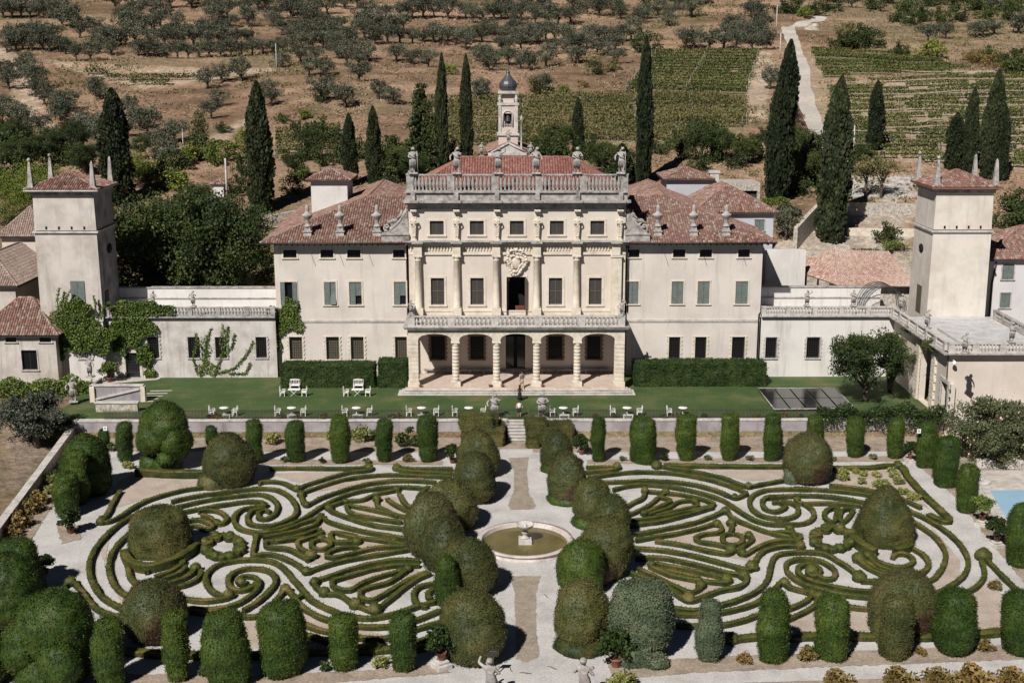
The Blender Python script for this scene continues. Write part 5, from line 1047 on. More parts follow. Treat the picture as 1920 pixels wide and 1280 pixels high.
def tower(label, x0, x1, y0, y1, zs, zt, mirror, balls):
    t = thing('tower', label, 'tower', ((x0 + x1) / 2, (y0 + y1) / 2, 0)); P = bpart(t)
    zo = atY(145 if not mirror else 1700, 545, y0)
    m = MB(); sm_ = MB()
    for a, b, z0, z1 in ((0.0, 0.08, -0.3, zs), (0.09, 0.16, zs + 0.3, zt - 0.55)):
        m.add([(x0 + a, y0 + a, z0), (x1 - a, y0 + a, z0), (x1 - a, y1 - a, z0), (x0 + a, y1 - a, z0), (x0 + b, y0 + b, z1), (x1 - b, y0 + b, z1), (x1 - b, y1 - b, z1), (x0 + b, y1 - b, z1)], [(0, 1, 5, 4)] + ([(1, 2, 6, 5)] if mirror else []) + [(2, 3, 7, 6), (3, 0, 4, 7), (4, 5, 6, 7)])
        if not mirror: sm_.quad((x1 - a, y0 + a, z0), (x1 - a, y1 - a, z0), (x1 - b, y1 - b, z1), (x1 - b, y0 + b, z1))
    if not mirror: P(sm_, 'mouldy_shade_wall', 'plaster_mould_shade')  # side away from the sun: mould and shade both in its colour
    P(m, 'wall', 'plaster_old' if not mirror else 'plaster_tower')
    m = MB(); m.box(x0 - 0.12, x1 + 0.12, y0 - 0.12, y1 + 0.12, zs + 0.02, zs + 0.22); P(m, 'string_course', 'stone_pale')
    m = MB(); m.box(x0 - 0.02, x1 + 0.02, y0 - 0.02, y1 + 0.02, zt - 0.55, zt - 0.25); m.box(x0 - 0.22, x1 + 0.22, y0 - 0.22, y1 + 0.22, zt - 0.247, zt - 0.1); P(m, 'cornice', 'stone_grey')
    m = MB(); m.box(x0 - 0.55, x1 + 0.55, y0 - 0.55, y1 + 0.55, zt - 0.097, zt + 0.05); P(m, 'eaves_gutter', 'stone_pale' if not mirror else 'terracotta')
    m = MB(); hip(m, x0 - 0.5, x1 + 0.5, y0 - 0.5, y1 + 0.5, zt + 0.06, 1.55, 0.25); P(m, 'roof', 'tiles')
    m = MB(); 
    for k in range(4): x = x0 + (x1 - x0) * (0.2 + 0.2 * k); m.box(x - 0.1, x + 0.1, y0 + 0.06, y0 + 0.3, zs + 0.4, zs + 0.72)
    P(m, 'putlog_hole', 'black')
    for (x, y), bl in zip(((x0 + 0.1, y0 + 0.1), (x1 - 0.1, y0 + 0.1), (x0 + 0.1, y1 - 0.1), (x1 - 0.1, y1 - 0.1)), balls): obelisk(t, x, y, zt + 0.05, 3.05, bl)
    return t, P
M['plaster_root'] = m_plaster('root_marked_plaster', (0.55, 0.52, 0.49), (0.40, 0.355, 0.33), (0.20, 0.16, 0.145), 0.7, 0.6)
M['plaster_tower'] = m_plaster('patched_tower_plaster', (0.63, 0.585, 0.525), (0.52, 0.465, 0.405), (0.36, 0.32, 0.275), 0.6, 0.42)
TY0, TY1 = 134.0, 140.4
tlx0, tlx1 = -50.5, -43.7; zs_ = zY(436.7, TY0); zt_ = zY(356, TY0)
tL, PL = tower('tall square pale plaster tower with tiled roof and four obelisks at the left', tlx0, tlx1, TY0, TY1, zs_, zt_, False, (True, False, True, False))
h = rects([(133, 159)], 526, 569, TY0)[0]
m = MB(); xm = (h[0] + h[1]) / 2; m.box(h[0], xm - 0.015, TY0 - 0.04, TY0 + 0.06, h[2], h[3]); m.box(xm + 0.015, h[1], TY0 - 0.04, TY0 + 0.06, h[2], h[3]); o = PL(m, 'shutter', 'shutter')
m = MB(); m.lathe([(0.02, 0), (0.55, 0), (0.55, 0.1), (0.02, 0.1)], (0, 0, 0), 20, sy=1.5); q = m.build('oval_window', M['black'], tL, loc=(tlx1 - tL.location.x - 0.10, 1.2 - 0.5, zY(475, TY0)), ); q.rotation_euler = (0, R(90), 0)
m = MB(); m.box(tlx1 - 0.05, tlx1 + 0.03, 135.2, 136.4, 6.8, 9.6); PL(m, 'terrace_door', 'wood_dark')
trx0, trx1 = xY(1749, TY0, 432), xY(1861, TY0, 434)
tR, PR = tower('tall square patched stone tower with tiled roof and four obelisks at the right', trx0, trx1, TY0, TY1, zs_, zY(352.5, TY0), True, (True, False, True, False))
m = MB(); m.lathe([(0.02, 0), (0.5, 0), (0.5, 0.1), (0.02, 0.1)], (0, 0, 0), 20, sy=1.5); q = m.build('oval_window', M['black'], tR, loc=(trx0 - tR.location.x + 0.02, 0.3, zY(467, TY0 + 3))); q.rotation_euler = (0, R(90), 0)
m = MB(); m.box(trx0 - 0.02, trx0 + 0.2, 136.2, 137.7, 6.9, 9.9); PR(m, 'terrace_door', 'shutter_brown')
def annex(label, x0, x1, y, gr, zt, grey, bays, ped, deckback, wallmat):
    t = thing('annex', label, 'building', ((x0 + x1) / 2, y, 0)); P = bpart(t)
    m = MB(); wall_holes(m, x0, x1, -0.3, zt - 0.25, y, gr); P(m, 'wall', wallmat)
    for hh in gr: window(t, hh, y, 'grille', off=Vector(t.location), w=0.12, stone='stone_pale')
    m = MB(); m.box(x0, x1, y - 0.25, y + 0.3, zt - 0.25, zt - 0.12); m.box(x0, x1, y - 0.4, y + 0.3, zt - 0.117, zt); P(m, 'cornice', 'stone_grey')
    m = MB(); m.box(x0, x1, y + 0.303, deckback, zt - 0.3, zt - 0.05); P(m, 'terrace_deck', 'deck')
    balustrade(t, (x0, y + 0.05, zt), (x1, y + 0.05, zt), 1.0, bays, 7, grey, ped, Vector(t.location))
    m = MB(); m.box(x0, x1, deckback, deckback + 0.4, zt - 0.3, zt + 2.1); P(m, 'rear_wall', 'plaster_white'); m = MB(); m.box(x0, x1, deckback - 0.1, deckback + 0.5, zt + 2.1, zt + 2.25); m.box(x0, x1, deckback - 0.12, deckback - 0.003, zt + 0.9, zt + 1.0); P(m, 'rear_coping', 'stone_grey')
    return t, P
YA = 134.7; zta = zY(592, YA)
grL = rects([(277, 298), (353, 375), (404, 425), (480, 500)], 631, 670, YA)
dl = rects([(236, 262)], 660, 706, YA)[0]
aL, pL = annex('long ivy-covered annex with grilled windows and balustraded terrace left of the villa', tlx1 - 0.02, wl0, YA, grL + [dl], zta, 'stone_grey', 6, 0.5, 140.2, 'plaster_root')
m = MB(); m.quad((dl[0], YA + 0.25, dl[2]), (dl[1], YA + 0.25, dl[2]), (dl[1], YA + 0.25, dl[3]), (dl[0], YA + 0.25, dl[3])); pL(m, 'glass_door', 'glass')
m = MB(); frame_boxes(m, *dl, YA, 0.3, 0.08, 0.05); pL(m, 'door_surround', 'stone_warm')
xL = 42.9                                                # face of the projecting loggia block
grR = rects([(1435, 1456), (1512, 1537)], 633, 672, YA)
aR, pR = annex('long whitewashed annex with grilled windows and balustraded terrace right of the villa', wr1, xL, YA, grR, zta, 'stone_pale', 5, 0.5, 140.2, 'plaster_white')
# projecting loggia block on the right
YB = 117.3; xR2 = 53.2; LB = thing('loggia_block', 'flat-roofed loggia block with tall rusticated arch projecting forward at the right', 'building', (xL, YB, 0)); Pb = bpart(LB)
ya0, ya1 = atY(1736, 720, 124).y, 0
# find where the arch sits along the x = xL face
def onX(px, py, X):
    d = ray(px, py); t = X / d[0]; return Vector((X, d[1] * t, CAMH + d[2] * t))
A0, A1 = onX(1724, 700, xL).y, onX(1748, 700, xL).y
ay0, ay1 = min(A0, A1), max(A0, A1); azt = onX(1733, 643, xL).z
dY0, dY1 = sorted((onX(1764, 740, xL).y, onX(1777, 740, xL).y)); dzt = onX(1766, 712, xL).z
m = MB()
def side_wall(m, x, y0, y1, z0, z1, holes, depth):
    mm = MB(); wall_holes(mm, y0, y1, z0, z1, 0, holes, depth); m.add([(x + p[1], p[0], p[2]) for p in mm.v], mm.f)
side_wall(m, xL, YB, YA, -1.7, zta - 0.25, [(ay0, ay1, 0.05, azt), (dY0, dY1, 0.05, dzt)], 0.7)
m.quad((xL, YB, -1.7), (xR2, YB, -1.7), (xR2, YB, zta - 0.25), (xL, YB, zta - 0.25)); Pb(m, 'wall', 'plaster_warm')
m = MB(); n = 10; c = (ay0 + ay1) / 2; hw = (ay1 - ay0) / 2                      # arched head fills the corners of the square opening
arc = [(c - hw * math.cos(math.pi * k / n), azt - hw + hw * math.sin(math.pi * k / n)) for k in range(n + 1)]
for (u0, v0), (u1, v1) in zip(arc, arc[1:]): m.quad((xL - 0.02, u0, v0), (xL - 0.02, u1, v1), (xL - 0.02, u1, azt + 0.5), (xL - 0.02, u0, azt + 0.5)); m.quad((xL - 0.02, u0, v0), (xL + 0.6, u0, v0), (xL + 0.6, u1, v1), (xL - 0.02, u1, v1))
for s, yy in ((-1, ay0), (1, ay1)):
    z = 0.0; k = 0
    while z < azt + 0.5:
        a, b = sorted((yy, yy + s * (1.15 if k % 2 else 1.0))); m.bevbox(xL - 0.22, xL + 0.05, a, b, z, min(z + 0.42, azt + 0.55), 0.03); z += 0.44; k += 1
m.box(xL - 0.4, xL + 0.05, ay0 - 1.3, ay1 + 1.3, azt + 0.56, azt + 0.8); Pb(m, 'rusticated_arch', 'stone_warm')
m = MB(); m.quad((xL + 2.2, ay0 - 2, 0), (xL + 2.2, ay1 + 2, 0), (xL + 2.2, ay1 + 2, azt + 1), (xL + 2.2, ay0 - 2, azt + 1)); Pb(m, 'inner_wall', 'plaster_old')
m = MB(); z = 0.0; k = 0
for s, yy in ((-1, dY0), (1, dY1)):
    z = 0.0; k = 0
    while z < dzt: a, b = sorted((yy, yy + s * (0.45 if k % 2 else 0.3))); m.bevbox(xL - 0.1, xL + 0.05, a, b, z, min(z + 0.36, dzt), 0.02); z += 0.38; k += 1
m.box(xL - 0.12, xL + 0.05, dY0 - 0.4, dY1 + 0.4, dzt + 0.003, dzt + 0.4); Pb(m, 'door_surround', 'stone_pale')
m = MB(); m.quad((xL + 0.5, dY0, 0), (xL + 0.5, dY1, 0), (xL + 0.5, dY1, dzt), (xL + 0.5, dY0, dzt)); Pb(m, 'iron_door', 'wood_dark')
m = MB(); m.box(xL - 0.3, xR2 + 0.3, YB - 0.3, YB + 0.3, zta - 0.25, zta - 0.12); m.box(xL - 0.3, xL + 0.3, YB + 0.3, YA - 0.3, zta - 0.25, zta - 0.12); m.box(xL - 0.75, xR2 + 0.7, YB - 0.75, YB + 0.35, zta - 0.117, zta); m.box(xL - 0.75, xL + 0.35, YB + 0.353, YA - 0.4, zta - 0.117, zta); Pb(m, 'cornice', 'stone_grey')
m = MB(); m.box(xL + 0.36, xR2 + 0.3, YB + 0.36, TY0 - 0.02, zta - 0.3, zta - 0.02); Pb(m, 'terrace_deck', 'deck')
balustrade(LB, (xL - 0.25, YA - 0.3, zta), (xL - 0.25, YB + 0.1, zta), 1.0, 6, 6, 'stone_pale', 0.6, Vector(LB.location))
balustrade(LB, (xL - 0.25, YB - 0.25, zta), (xR2, YB - 0.25, zta), 1.0, 4, 6, 'stone_pale', 0.6, Vector(LB.location))
balustrade(LB, (xR2, TY0 - 1.2, zta), (xR2, YB + 0.2, zta), 1.0, 6, 6, 'stone_grey', 0.6, Vector(LB.location))
m = MB().tube([(xL - 0.1, YB - 0.06, zta - 0.2), (xL + 0.05, YB - 0.06, -1.0)], 0.06, 6); Pb(m, 'downpipe', 'iron')
m = MB().lathe([(0.02, 0.2), (0.16, 0.12), (0.22, -0.1), (0.2, -0.14)], (xL + 0.35, YB - 0.6, zta - 0.9), 12); m.box(xL + 0.32, xL + 0.38, YB - 0.6, YB, zta - 0.74, zta - 0.68); Pb(m, 'outdoor_lamp', 'white_paint')
def house(label, x0, x1, y0, y1, z0, ze, rise, wall, tiles, wins=(), ov=0.5, name='house', cat='house', kind='plain', extra=None):
    t = thing(name, label, cat, ((x0 + x1) / 2, y0, z0)); P = bpart(t); hs = [(xY(a, y0, (c + d) / 2), xY(b, y0, (c + d) / 2), zY(d, y0), zY(c, y0)) for a, b, c, d in wins]
    m = MB(); wall_holes(m, x0, x1, z0 - 1, ze, y0, hs); gable_walls(m, x0, x1, y0, y1, z0 - 1, ze, False); P(m, 'wall', wall)
    m = MB(); hip(m, x0 - ov, x1 + ov, y0 - ov, y1 + ov, ze + 0.1, rise); P(m, 'roof', tiles)
    m = MB(); m.box(x0 - ov, x1 + ov, y0 - ov + 0.03, y1 + ov, ze - 0.08, ze + 0.02); P(m, 'eaves', 'wood_dark')
    for hh in hs: window(t, hh, y0, kind, off=Vector(t.location), w=0.12, stone='stone_pale')
    return t, P
# left side farm buildings
yF = 132.2
h1, P1 = house('whitewashed farmhouse with low tiled roof at the left edge below the tower', xY(-40, yF, 640), xY(101, yF, 600), yF, 139, 0, zY(628, yF), 3.4, 'plaster_old', 'tiles', [(41, 70, 655, 692), (10, 31, 630, 640), (74, 96, 630, 640)])
m = MB(); fx0, fx1 = xY(99, YA, 690), tlx0 + 0.3
m.box(fx0, tlx1, TY0 - 0.35, TY0 - 0.001, -0.3, zY(600, TY0)); t_ = thing('courtyard_wall', 'plain white plaster wall joining tower base and farmhouse', 'wall', (fx0, TY0, 0)); bpart(t_)(m, 'wall_body', 'plaster_white')
hw_ = rects([(147, 171)], 640, 671, TY0 - 0.36)[0]; window(t_, (hw_[0], hw_[1], hw_[2], hw_[3]), TY0 - 0.36, 'grille', off=Vector(t_.location), w=0.12, stone='stone_pale')
m = MB(); q = house('long farm building with brown grey tiled roof at the left edge', xY(-90, 141, 540), xY(30, 141, 560), 141, 156, 0, zY(536, 141), 3.2, 'plaster_old', 'tiles_grey', [(-20, -8, 560, 585)])
hb_, Pb_ = house('farmhouse with small square window and grey tiled roof behind the left tower', xY(5, 153, 470), xY(90, 153, 470), 153, 162, 2.0, zY(444, 153), 3.3, 'plaster_warm', 'tiles_grey', [(29, 40, 455, 465)])
# belvederes on the villa's rear roofs and houses behind, right
house('small pale belvedere with pyramid tiled roof rising behind the left wing', xY(583, 150, 350), xY(651, 150, 350), 150, 155.5, 14, zY(339, 150), 1.15, 'plaster_white', 'tiles', [], name='belvedere', cat='belvedere')
house('small grey belvedere with pyramid tiled roof rising behind the right wing', xY(1250, 158, 350), xY(1331, 158, 350), 158, 164, 12, zY(337, 158), 1.2, 'plaster_grey', 'tiles', [], name='belvedere', cat='belvedere')
hh, PH = house('grey blue rear house with brown shuttered window and hipped roof right of the villa', xY(1300, 147, 440), xY(1449, 147, 440), 147, 161, 2, zY(400, 147), 2.6, 'plaster_grey', 'tiles', [(1415, 1433, 412, 433)], kind='shutter')
m = MB(); xc_ = xY(1340, 158, 330); m.bevbox(xc_ - 0.55, xc_ + 0.55, 158, 159, 12, zY(325, 158), 0.03); m.box(xc_ - 0.7, xc_ + 0.7, 157.9, 159.1, zY(325, 158) + 0.003, zY(321, 158)); PH(m, 'chimney', 'stone_pale')
tgar = thing('garage', 'low stone-fronted garage with dark door openings behind the right wing', 'garage', (xY(1380, 172, 370), 172, 6)); Pg = bpart(tgar)
gh = [(xY(1357, 172, 360), xY(1385, 172, 360), 6.4, zY(356, 172)), (xY(1392, 172, 360), xY(1420, 172, 360), 6.4, zY(358, 172))]
m = MB(); wall_holes(m, xY(1346, 172, 360), xY(1425, 172, 360), 4, zY(343, 172), 172, gh, 0.5); gable_walls(m, xY(1346, 172, 360), xY(1425, 172, 360), 172, 177, 4, zY(343, 172), False); m.box(xY(1346, 172, 360), xY(1425, 172, 360), 172.1, 177, zY(343, 172) - 0.3, zY(343, 172) - 0.003); Pg(m, 'wall', 'stone_wall')
m = MB()
for g_ in gh: m.quad((g_[0], 172.45, g_[2]), (g_[1], 172.45, g_[2]), (g_[1], 172.45, g_[3]), (g_[0], 172.45, g_[3]))
Pg(m, 'garage_door', 'wood_dark')
# low barn with big tiled roof right of the villa (behind the annex terrace)
tb = thing('barn', 'low open barn with broad weathered tiled roof behind the right annex', 'barn', (38, 143, 5)); Pq = bpart(tb); m = MB()
bx0, bx1 = xY(1490, 146, 500), xY(1700, 146, 520); roof_plane(m, [(bx0 + 4.0, 141.5, 9.0), (bx1, 141.5, 9.0), (bx1 - 1, 150, 11.6), (bx0 + 5.5, 150, 12.0)]); roof_plane(m, [(bx0, 150.0, 9.6), (bx0 + 4.0, 141.5, 9.0), (bx0 + 5.5, 150, 12.0)]); ridge(m, (bx0 + 4.0, 141.5, 9.0), (bx0 + 5.5, 150, 12.0)); Pq(m, 'roof', 'tiles_pale')
m = MB(); m.box(bx0 + 5, bx1, 142.5, 149, 3, 8.8); Pq(m, 'wall', 'stone_wall')
for k in range(4): m = MB(); x = bx0 + 0.6 + k * 0.95; m.box(x - 0.1, x + 0.1, 148.5 - k * 2.0, 148.7 - k * 2.0, 3, 9.4 - 0.1 * k); Pq(m, 'post', 'wood_dark')
# white house at the right edge
xw = xY(1852, 139, 540)
hr, Pr = house('white house with green shutters and red tiled roof at the right edge', xw, xw + 15, 139, 150, 0, zY(488, 139), 3.0, 'plaster_grey2', 'tiles', [(1879, 1901, 496, 525), (1875, 1894, 550, 578)], kind='shutter') if True else None
m = MB().tube([(xw + 0.7, 138.9, zY(492, 139)), (xw + 0.4, 138.9, zY(530, 139)), (xw + 0.4, 138.9, 0)], 0.1, 6); Pr(m, 'downpipe', 'iron')
# wire aviary on the terrace
ta = thing('aviary', 'half-round wire mesh aviary on the terrace beside the right tower', 'aviary', (xY(1655, 137, 560), 137.4, zta)); n = 9; Rr_ = 2.35
for k in range(6):
    y = -1.6 + 3.6 * k / 5; MB().tube([(Rr_ * math.cos(math.pi * j / 16), y, 0.2 + 2.75 * math.sin(math.pi * j / 16)) for j in range(17)], 0.035, 5).build('hoop', M['iron'], ta)
m = MB()
for j in range(17): m.tube([(Rr_ * math.cos(math.pi * j / 16), -1.6, 0.2 + 2.75 * math.sin(math.pi * j / 16)), (Rr_ * math.cos(math.pi * j / 16), 2.0, 0.2 + 2.75 * math.sin(math.pi * j / 16))], 0.01, 3)
for k in range(24):
    y = -1.6 + 3.6 * k / 23; m.tube([(Rr_ * math.cos(math.pi * j / 16), y, 0.2 + 2.75 * math.sin(math.pi * j / 16)) for j in range(17)], 0.006, 3)
m.build('wire_mesh', M['iron'], ta)
m = MB()
for j in range(16):
    a_, b_ = [(2.33 * math.cos(math.pi * q / 16), 0.2 + 2.73 * math.sin(math.pi * q / 16)) for q in (j, j + 1)]
    for y0_, y1_ in ((-1.6, 0.7),): m.quad((a_[0], y0_, a_[1]), (a_[0], y1_, a_[1]), (b_[0], y1_, b_[1]), (b_[0], y0_, b_[1]))
m.build('film_cover', M['film'], ta)
# church behind
YCH = 166.0; px_ = lambda p, y: xY(p, YCH, y)
ch = thing('church', 'small church with pedimented front and onion-domed bell tower behind the villa', 'church', (px_(953, 280), YCH, 10)); Pc = bpart(ch)
a, b = px_(915, 290), px_(990, 290); zt = zY(287, YCH); m = MB(); m.box(a, b, YCH, YCH + 14, 8, zt); Pc(m, 'nave_wall', 'plaster_white')
m = MB(); zp_ = zY(286, YCH); za = zY(269, YCH); p0, p1, pc_ = px_(923, 280), px_(985, 280), px_(954, 280)
m.prism([(p0, zp_), (p1, zp_), (pc_, za)], 'y', YCH - 0.3, YCH + 0.3); m.box(p0 - 0.2, p1 + 0.2, YCH - 0.45, YCH + 0.3, zp_ - 0.35, zp_); m.tube([(p0 - 0.2, YCH - 0.3, zp_), (pc_, YCH - 0.3, za + 0.05)], 0.17, 4); m.tube([(p1 + 0.2, YCH - 0.3, zp_), (pc_, YCH - 0.3, za + 0.05)], 0.17, 4); Pc(m, 'pediment', 'stone_pale')
m = MB(); roof_plane(m, [(a - 0.3, YCH + 0.4, zt), (pc_, YCH + 0.4, zt + 1.2), (pc_, YCH + 14, zt + 1.2), (a - 0.3, YCH + 14, zt)]); roof_plane(m, [(b + 0.3, YCH + 0.4, zt), (pc_, YCH + 0.4, zt + 1.2), (pc_, YCH + 14, zt + 1.2), (b + 0.3, YCH + 14, zt)]); Pc(m, 'nave_roof', 'tiles')
YT = YCH + 3; tx0, tx1 = xY(934.5, YT, 230), xY(971, YT, 230); tc = (tx0 + tx1) / 2; tw = tx1 - tx0; z1, z2, z3, z4, z5 = (zY(q, YT) for q in (250, 197, 193, 176, 171))
m = MB(); bo = (xY(945, YT, 220), xY(959.5, YT, 220), zY(238, YT), zY(213, YT)); wall_holes(m, tx0, tx1, 10, z2, YT, [bo], 0.6); gable_walls(m, tx0, tx1, YT, YT + tw, 10, z2, False); q = tw * 0.2; m.box(tx0 + q, tx1 - q, YT + q, YT + tw - q, z2, z4); Pc(m, 'bell_tower', 'plaster_pink')
m = MB(); m.box(tx0 - 0.2, tx1 + 0.2, YT - 0.2, YT + tw + 0.2, z1 - 0.3, z1); m.box(tx0 - 0.15, tx1 + 0.15, YT - 0.15, YT + tw + 0.15, z2 - 0.05, z2 + 0.3); m.box(tx0 - 0.05, tx1 + 0.05, YT - 0.05, YT + tw + 0.05, z4, z5)
for s, xx in ((1, tx0), (-1, tx1)): a_, b_ = sorted((xx, xx + s * 0.38)); m.box(a_, b_, YT - 0.1, YT + 0.05, z1, z2 - 0.05)
for xx in (tx0 + 0.2, tx1 - 0.2): m.lathe([(0.22, 0), (0.16, 0.15), (0.24, 0.4), (0.26, 0.6), (0.12, 0.8), (0.18, 0.95), (0.08, 1.1), (0.02, 1.2)], (xx, YT + 0.2, z2 + 0.3), 8)
cxb = (bo[0] + bo[1]) / 2; hwb = (bo[1] - bo[0]) / 2 + 0.15
m.tube([(cxb - hwb, YT - 0.03, bo[2])] + [(cxb - hwb * math.cos(math.pi * k / 10), YT - 0.03, bo[3] - 0.3 + hwb * math.sin(math.pi * k / 10)) for k in range(11)] + [(cxb + hwb, YT - 0.03, bo[2])], 0.1, 5); Pc(m, 'tower_trim', 'stone_pale')
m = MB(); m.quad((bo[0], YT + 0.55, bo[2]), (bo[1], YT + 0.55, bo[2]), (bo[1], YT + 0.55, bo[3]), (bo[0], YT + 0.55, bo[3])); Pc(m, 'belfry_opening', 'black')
m = MB().lathe([(0.45, -0.1), (0.42, 0.0), (0.33, 0.15), (0.28, 0.5), (0.15, 0.7), (0.03, 0.75)], (cxb, YT + 0.15, bo[3] - 0.95), 14); m.tube([(cxb + 0.6 * math.cos(2 * math.pi * k / 20), YT + 0.1, bo[3] - 0.55 + 0.6 * math.sin(2 * math.pi * k / 20)) for k in range(21)], 0.04, 5); Pc(m, 'bell', 'iron')
for k in range(5): m = MB().lathe([(0.05, 0), (0.09, 0.25), (0.05, 0.5), (0.07, 0.7)], (bo[0] + (k + 0.5) * (bo[1] - bo[0]) / 5, YT + 0.05, bo[2]), 6); Pc(m, 'baluster', 'stone_pale')
m = MB(); rd = (xY(970.5, YT, 160) - xY(936.5, YT, 160)) / 2; hd = zY(129, YT) - z5
m.lathe([(rd * 0.72, 0), (rd * 0.86, hd * 0.06), (rd, hd * 0.2), (rd * 0.98, hd * 0.3), (rd * 0.82, hd * 0.43), (rd * 0.52, hd * 0.57), (rd * 0.27, hd * 0.70), (rd * 0.17, hd * 0.78), (rd * 0.27, hd * 0.82), (rd * 0.22, hd * 0.87), (rd * 0.06, hd * 0.95), (0.02, hd)], (tc, YT + tw / 2, z5), 12, sm=False); Pc(m, 'onion_dome', 'lead')
m = MB().lathe([(0.16, 0), (0.12, 0.1), (0.09, 3.8), (0.14, 3.85), (0.16, 4.1), (0.03, 4.5)], (xY(977.5, YCH, 260), YCH - 0.1, zY(281, YCH)), 8); Pc(m, 'finial_column', 'stone_pale')
# stone walls, steps of terrace at the right, road
def rubble_wall(label, p0, p1, h0, th=0.6, mat='stone_wall'):
    a, b = Vector(p0), Vector(p1); d = (b - a); d.z = 0; n = Vector((d.y, -d.x, 0)).normalized() * th / 2; t = thing('stone_wall', label, 'wall', a); m = MB(); K = max(2, int(d.length / 1.2)); V = []
    for k in range(K + 1):
        p = a.lerp(b, k / K); zt = p.z + h0 + random.uniform(-0.05, 0.05); V += [(*(p - n)[:2], p.z - 1.5), (*(p - n)[:2], zt), (*(p + n)[:2], zt), (*(p + n)[:2], p.z - 1.5)]
    F = [];
    for k in range(K):
        for j in range(3): F.append((4 * k + j, 4 * k + j + 1, 4 * k + 5 + j, 4 * k + 4 + j))
    F += [(0, 1, 2, 3), (4 * K, 4 * K + 3, 4 * K + 2, 4 * K + 1)]; m.add(V, F); m.build('wall_body', M[mat], t, loc=-t.location); return t
rubble_wall('dry stone wall above the pale drive behind the right tower', atT(1588, 405), atT(1730, 408), 1.9)
rubble_wall('lower stone terrace wall behind the right tower', atT(1588, 440), atT(1735, 445), 1.0, mat='stone_warm')
rubble_wall('sloping stone boundary wall between olive tree and tall cypress', atT(1490, 470), atT(1535, 420), 3.2)
rubble_wall('tall white plastered yard wall right of the rear house', Vector((xY(1436, 146, 480), 146, 1.0)), Vector((xY(1510, 146, 480), 146, 1.0)), zY(468, 146) - 1.0, mat='plaster_white')
rubble_wall('grey rubble wall beside the yard plants', atT(1500, 500), atT(1600, 505), 2.2)
rubble_wall('old stone wall at the foot of the left hillside', atT(486, 425), atT(575, 405), 1.2)
rubble_wall('low stone edging wall of the pool terrace', atZ(1830, 875, GZ), atZ(1960, 878, GZ), 0.75, 0.5, 'stone_pale')
# ramp with walls at the left of the lawn
tw_ = thing('ramp_wall', 'grey retaining wall of the grassy ramp left of the lawn, upper one', 'wall', atZ(180, 745, 0.0)); 
a, b = atZ(177, 752, 0), atZ(283, 738, 0); za, zb_ = zY(722, a.y), zY(722, b.y); m = MB(); m.box(a.x, b.x, a.y - 0.2, a.y + 0.25, -0.3, za); m.box(a.x - 0.25, a.x, a.y - 0.3, a.y + 3, -0.3, za + 0.1); bpart(tw_)(m, 'wall_body', 'wall_ret')
m = MB(); m.bevbox(a.x - 0.3, b.x + 0.15, a.y - 0.3, a.y + 0.35, za, za + 0.14, 0.02); bpart(tw_)(m, 'coping', 'stone_pale'); m = MB(); m.bevbox(b.x - 0.15, b.x + 0.3, a.y - 0.3, a.y + 0.3, -0.2, za - 0.01, 0.03); bpart(tw_)(m, 'end_pier', 'stone_warm')
m = MB(); m.prism([(a.x + 0.05, 0.15), (b.x - 0.2, za - 0.35), (b.x - 0.2, za - 0.15), (a.x + 0.05, 0.35)], 'y', a.y - 0.36, a.y - 0.2); bpart(tw_)(m, 'sloping_ledge', 'stone_pale'); m = MB(); m.bevbox(a.x - 0.3, a.x + 0.2, a.y - 0.45, a.y - 0.2, -0.2, za - 0.01, 0.03); bpart(tw_)(m, 'corner_pier', 'stone_warm')
tw2 = thing('ramp_wall', 'low rubble parapet wall of the grassy ramp, nearer the garden', 'wall', atZ(185, 765, 0)); a2, b2 = atZ(180, 772, 0), atZ(256, 774, 0); m = MB(); m.box(a2.x, b2.x, a2.y, a2.y + 0.5, -0.3, 0.85); bpart(tw2)(m, 'wall_body', 'stone_wall'); m = MB(); m.bevbox(a2.x - 0.1, b2.x + 0.1, a2.y - 0.1, a2.y + 0.6, 0.85, 1.0, 0.02); bpart(tw2)(m, 'coping', 'stone_pale')
for k in range(5):
    p = atZ(262 + 9 * k, 752 - 5 * k, 0.02); sheet('stepping_slab', [(p.x - 0.9, p.y - 0.35), (p.x + 1.4, p.y - 0.15), (p.x + 1.4, p.y + 0.2), (p.x - 0.9, p.y + 0.05)], 0.015 + 0.002 * k, M['paving'])
sheet('door_terrace', [atZ(x, y, 0)[:2] for x, y in ((180, 722), (296, 712), (305, 706), (232, 705), (180, 712))], 0.03, M['paving'])
def pole(label, px, py, top, r=0.12):
    p = atT(px, py); t = thing('utility_pole', label, 'pole', p); H_ = atY(px, top, p.y).z - p.z; MB().tube([(0, 0, -0.3), (0, 0, H_)], [r * 1.3, r * 0.8], 8).build('shaft', M['stone_pale'], t); MB().box(-0.55, 0.55, -0.05, 0.05, H_ - 0.5, H_ - 0.38).build('crossarm', M['iron'], t)
    for s in (-0.45, 0, 0.45): MB().lathe([(0.05, 0), (0.07, 0.1), (0.03, 0.18)], (s, 0, H_ - 0.38), 6).build('insulator', M['iron'], t)
pole('concrete utility pole with crossarm beside the little shed', 426, 372, 297, 0.16); pole('pale utility pole beside the leaning cypress below the vineyard', 1597, 330, 235); pole('thin utility pole at the head of the vineyard left of the lane', 1462, 112, 62, 0.14); pole('farther thin utility pole at the top of the dirt track', 1455, 66, 10, 0.14); pole('low thin pole on the dry slope behind the dark tree', 345, 300, 242, 0.07); pole('lone thin pole on the olive slope at the upper left', 519, 136, 82, 0.1)
ps = atT(410, 372); house('tiny pale shed with pyramid tiled roof on the slope', ps.x - 0.85, ps.x + 0.85, ps.y, ps.y + 2, ps.z, ps.z + 2.1, 0.6, 'plaster_white', 'tiles', [], 0.25, 'shed', 'shed')
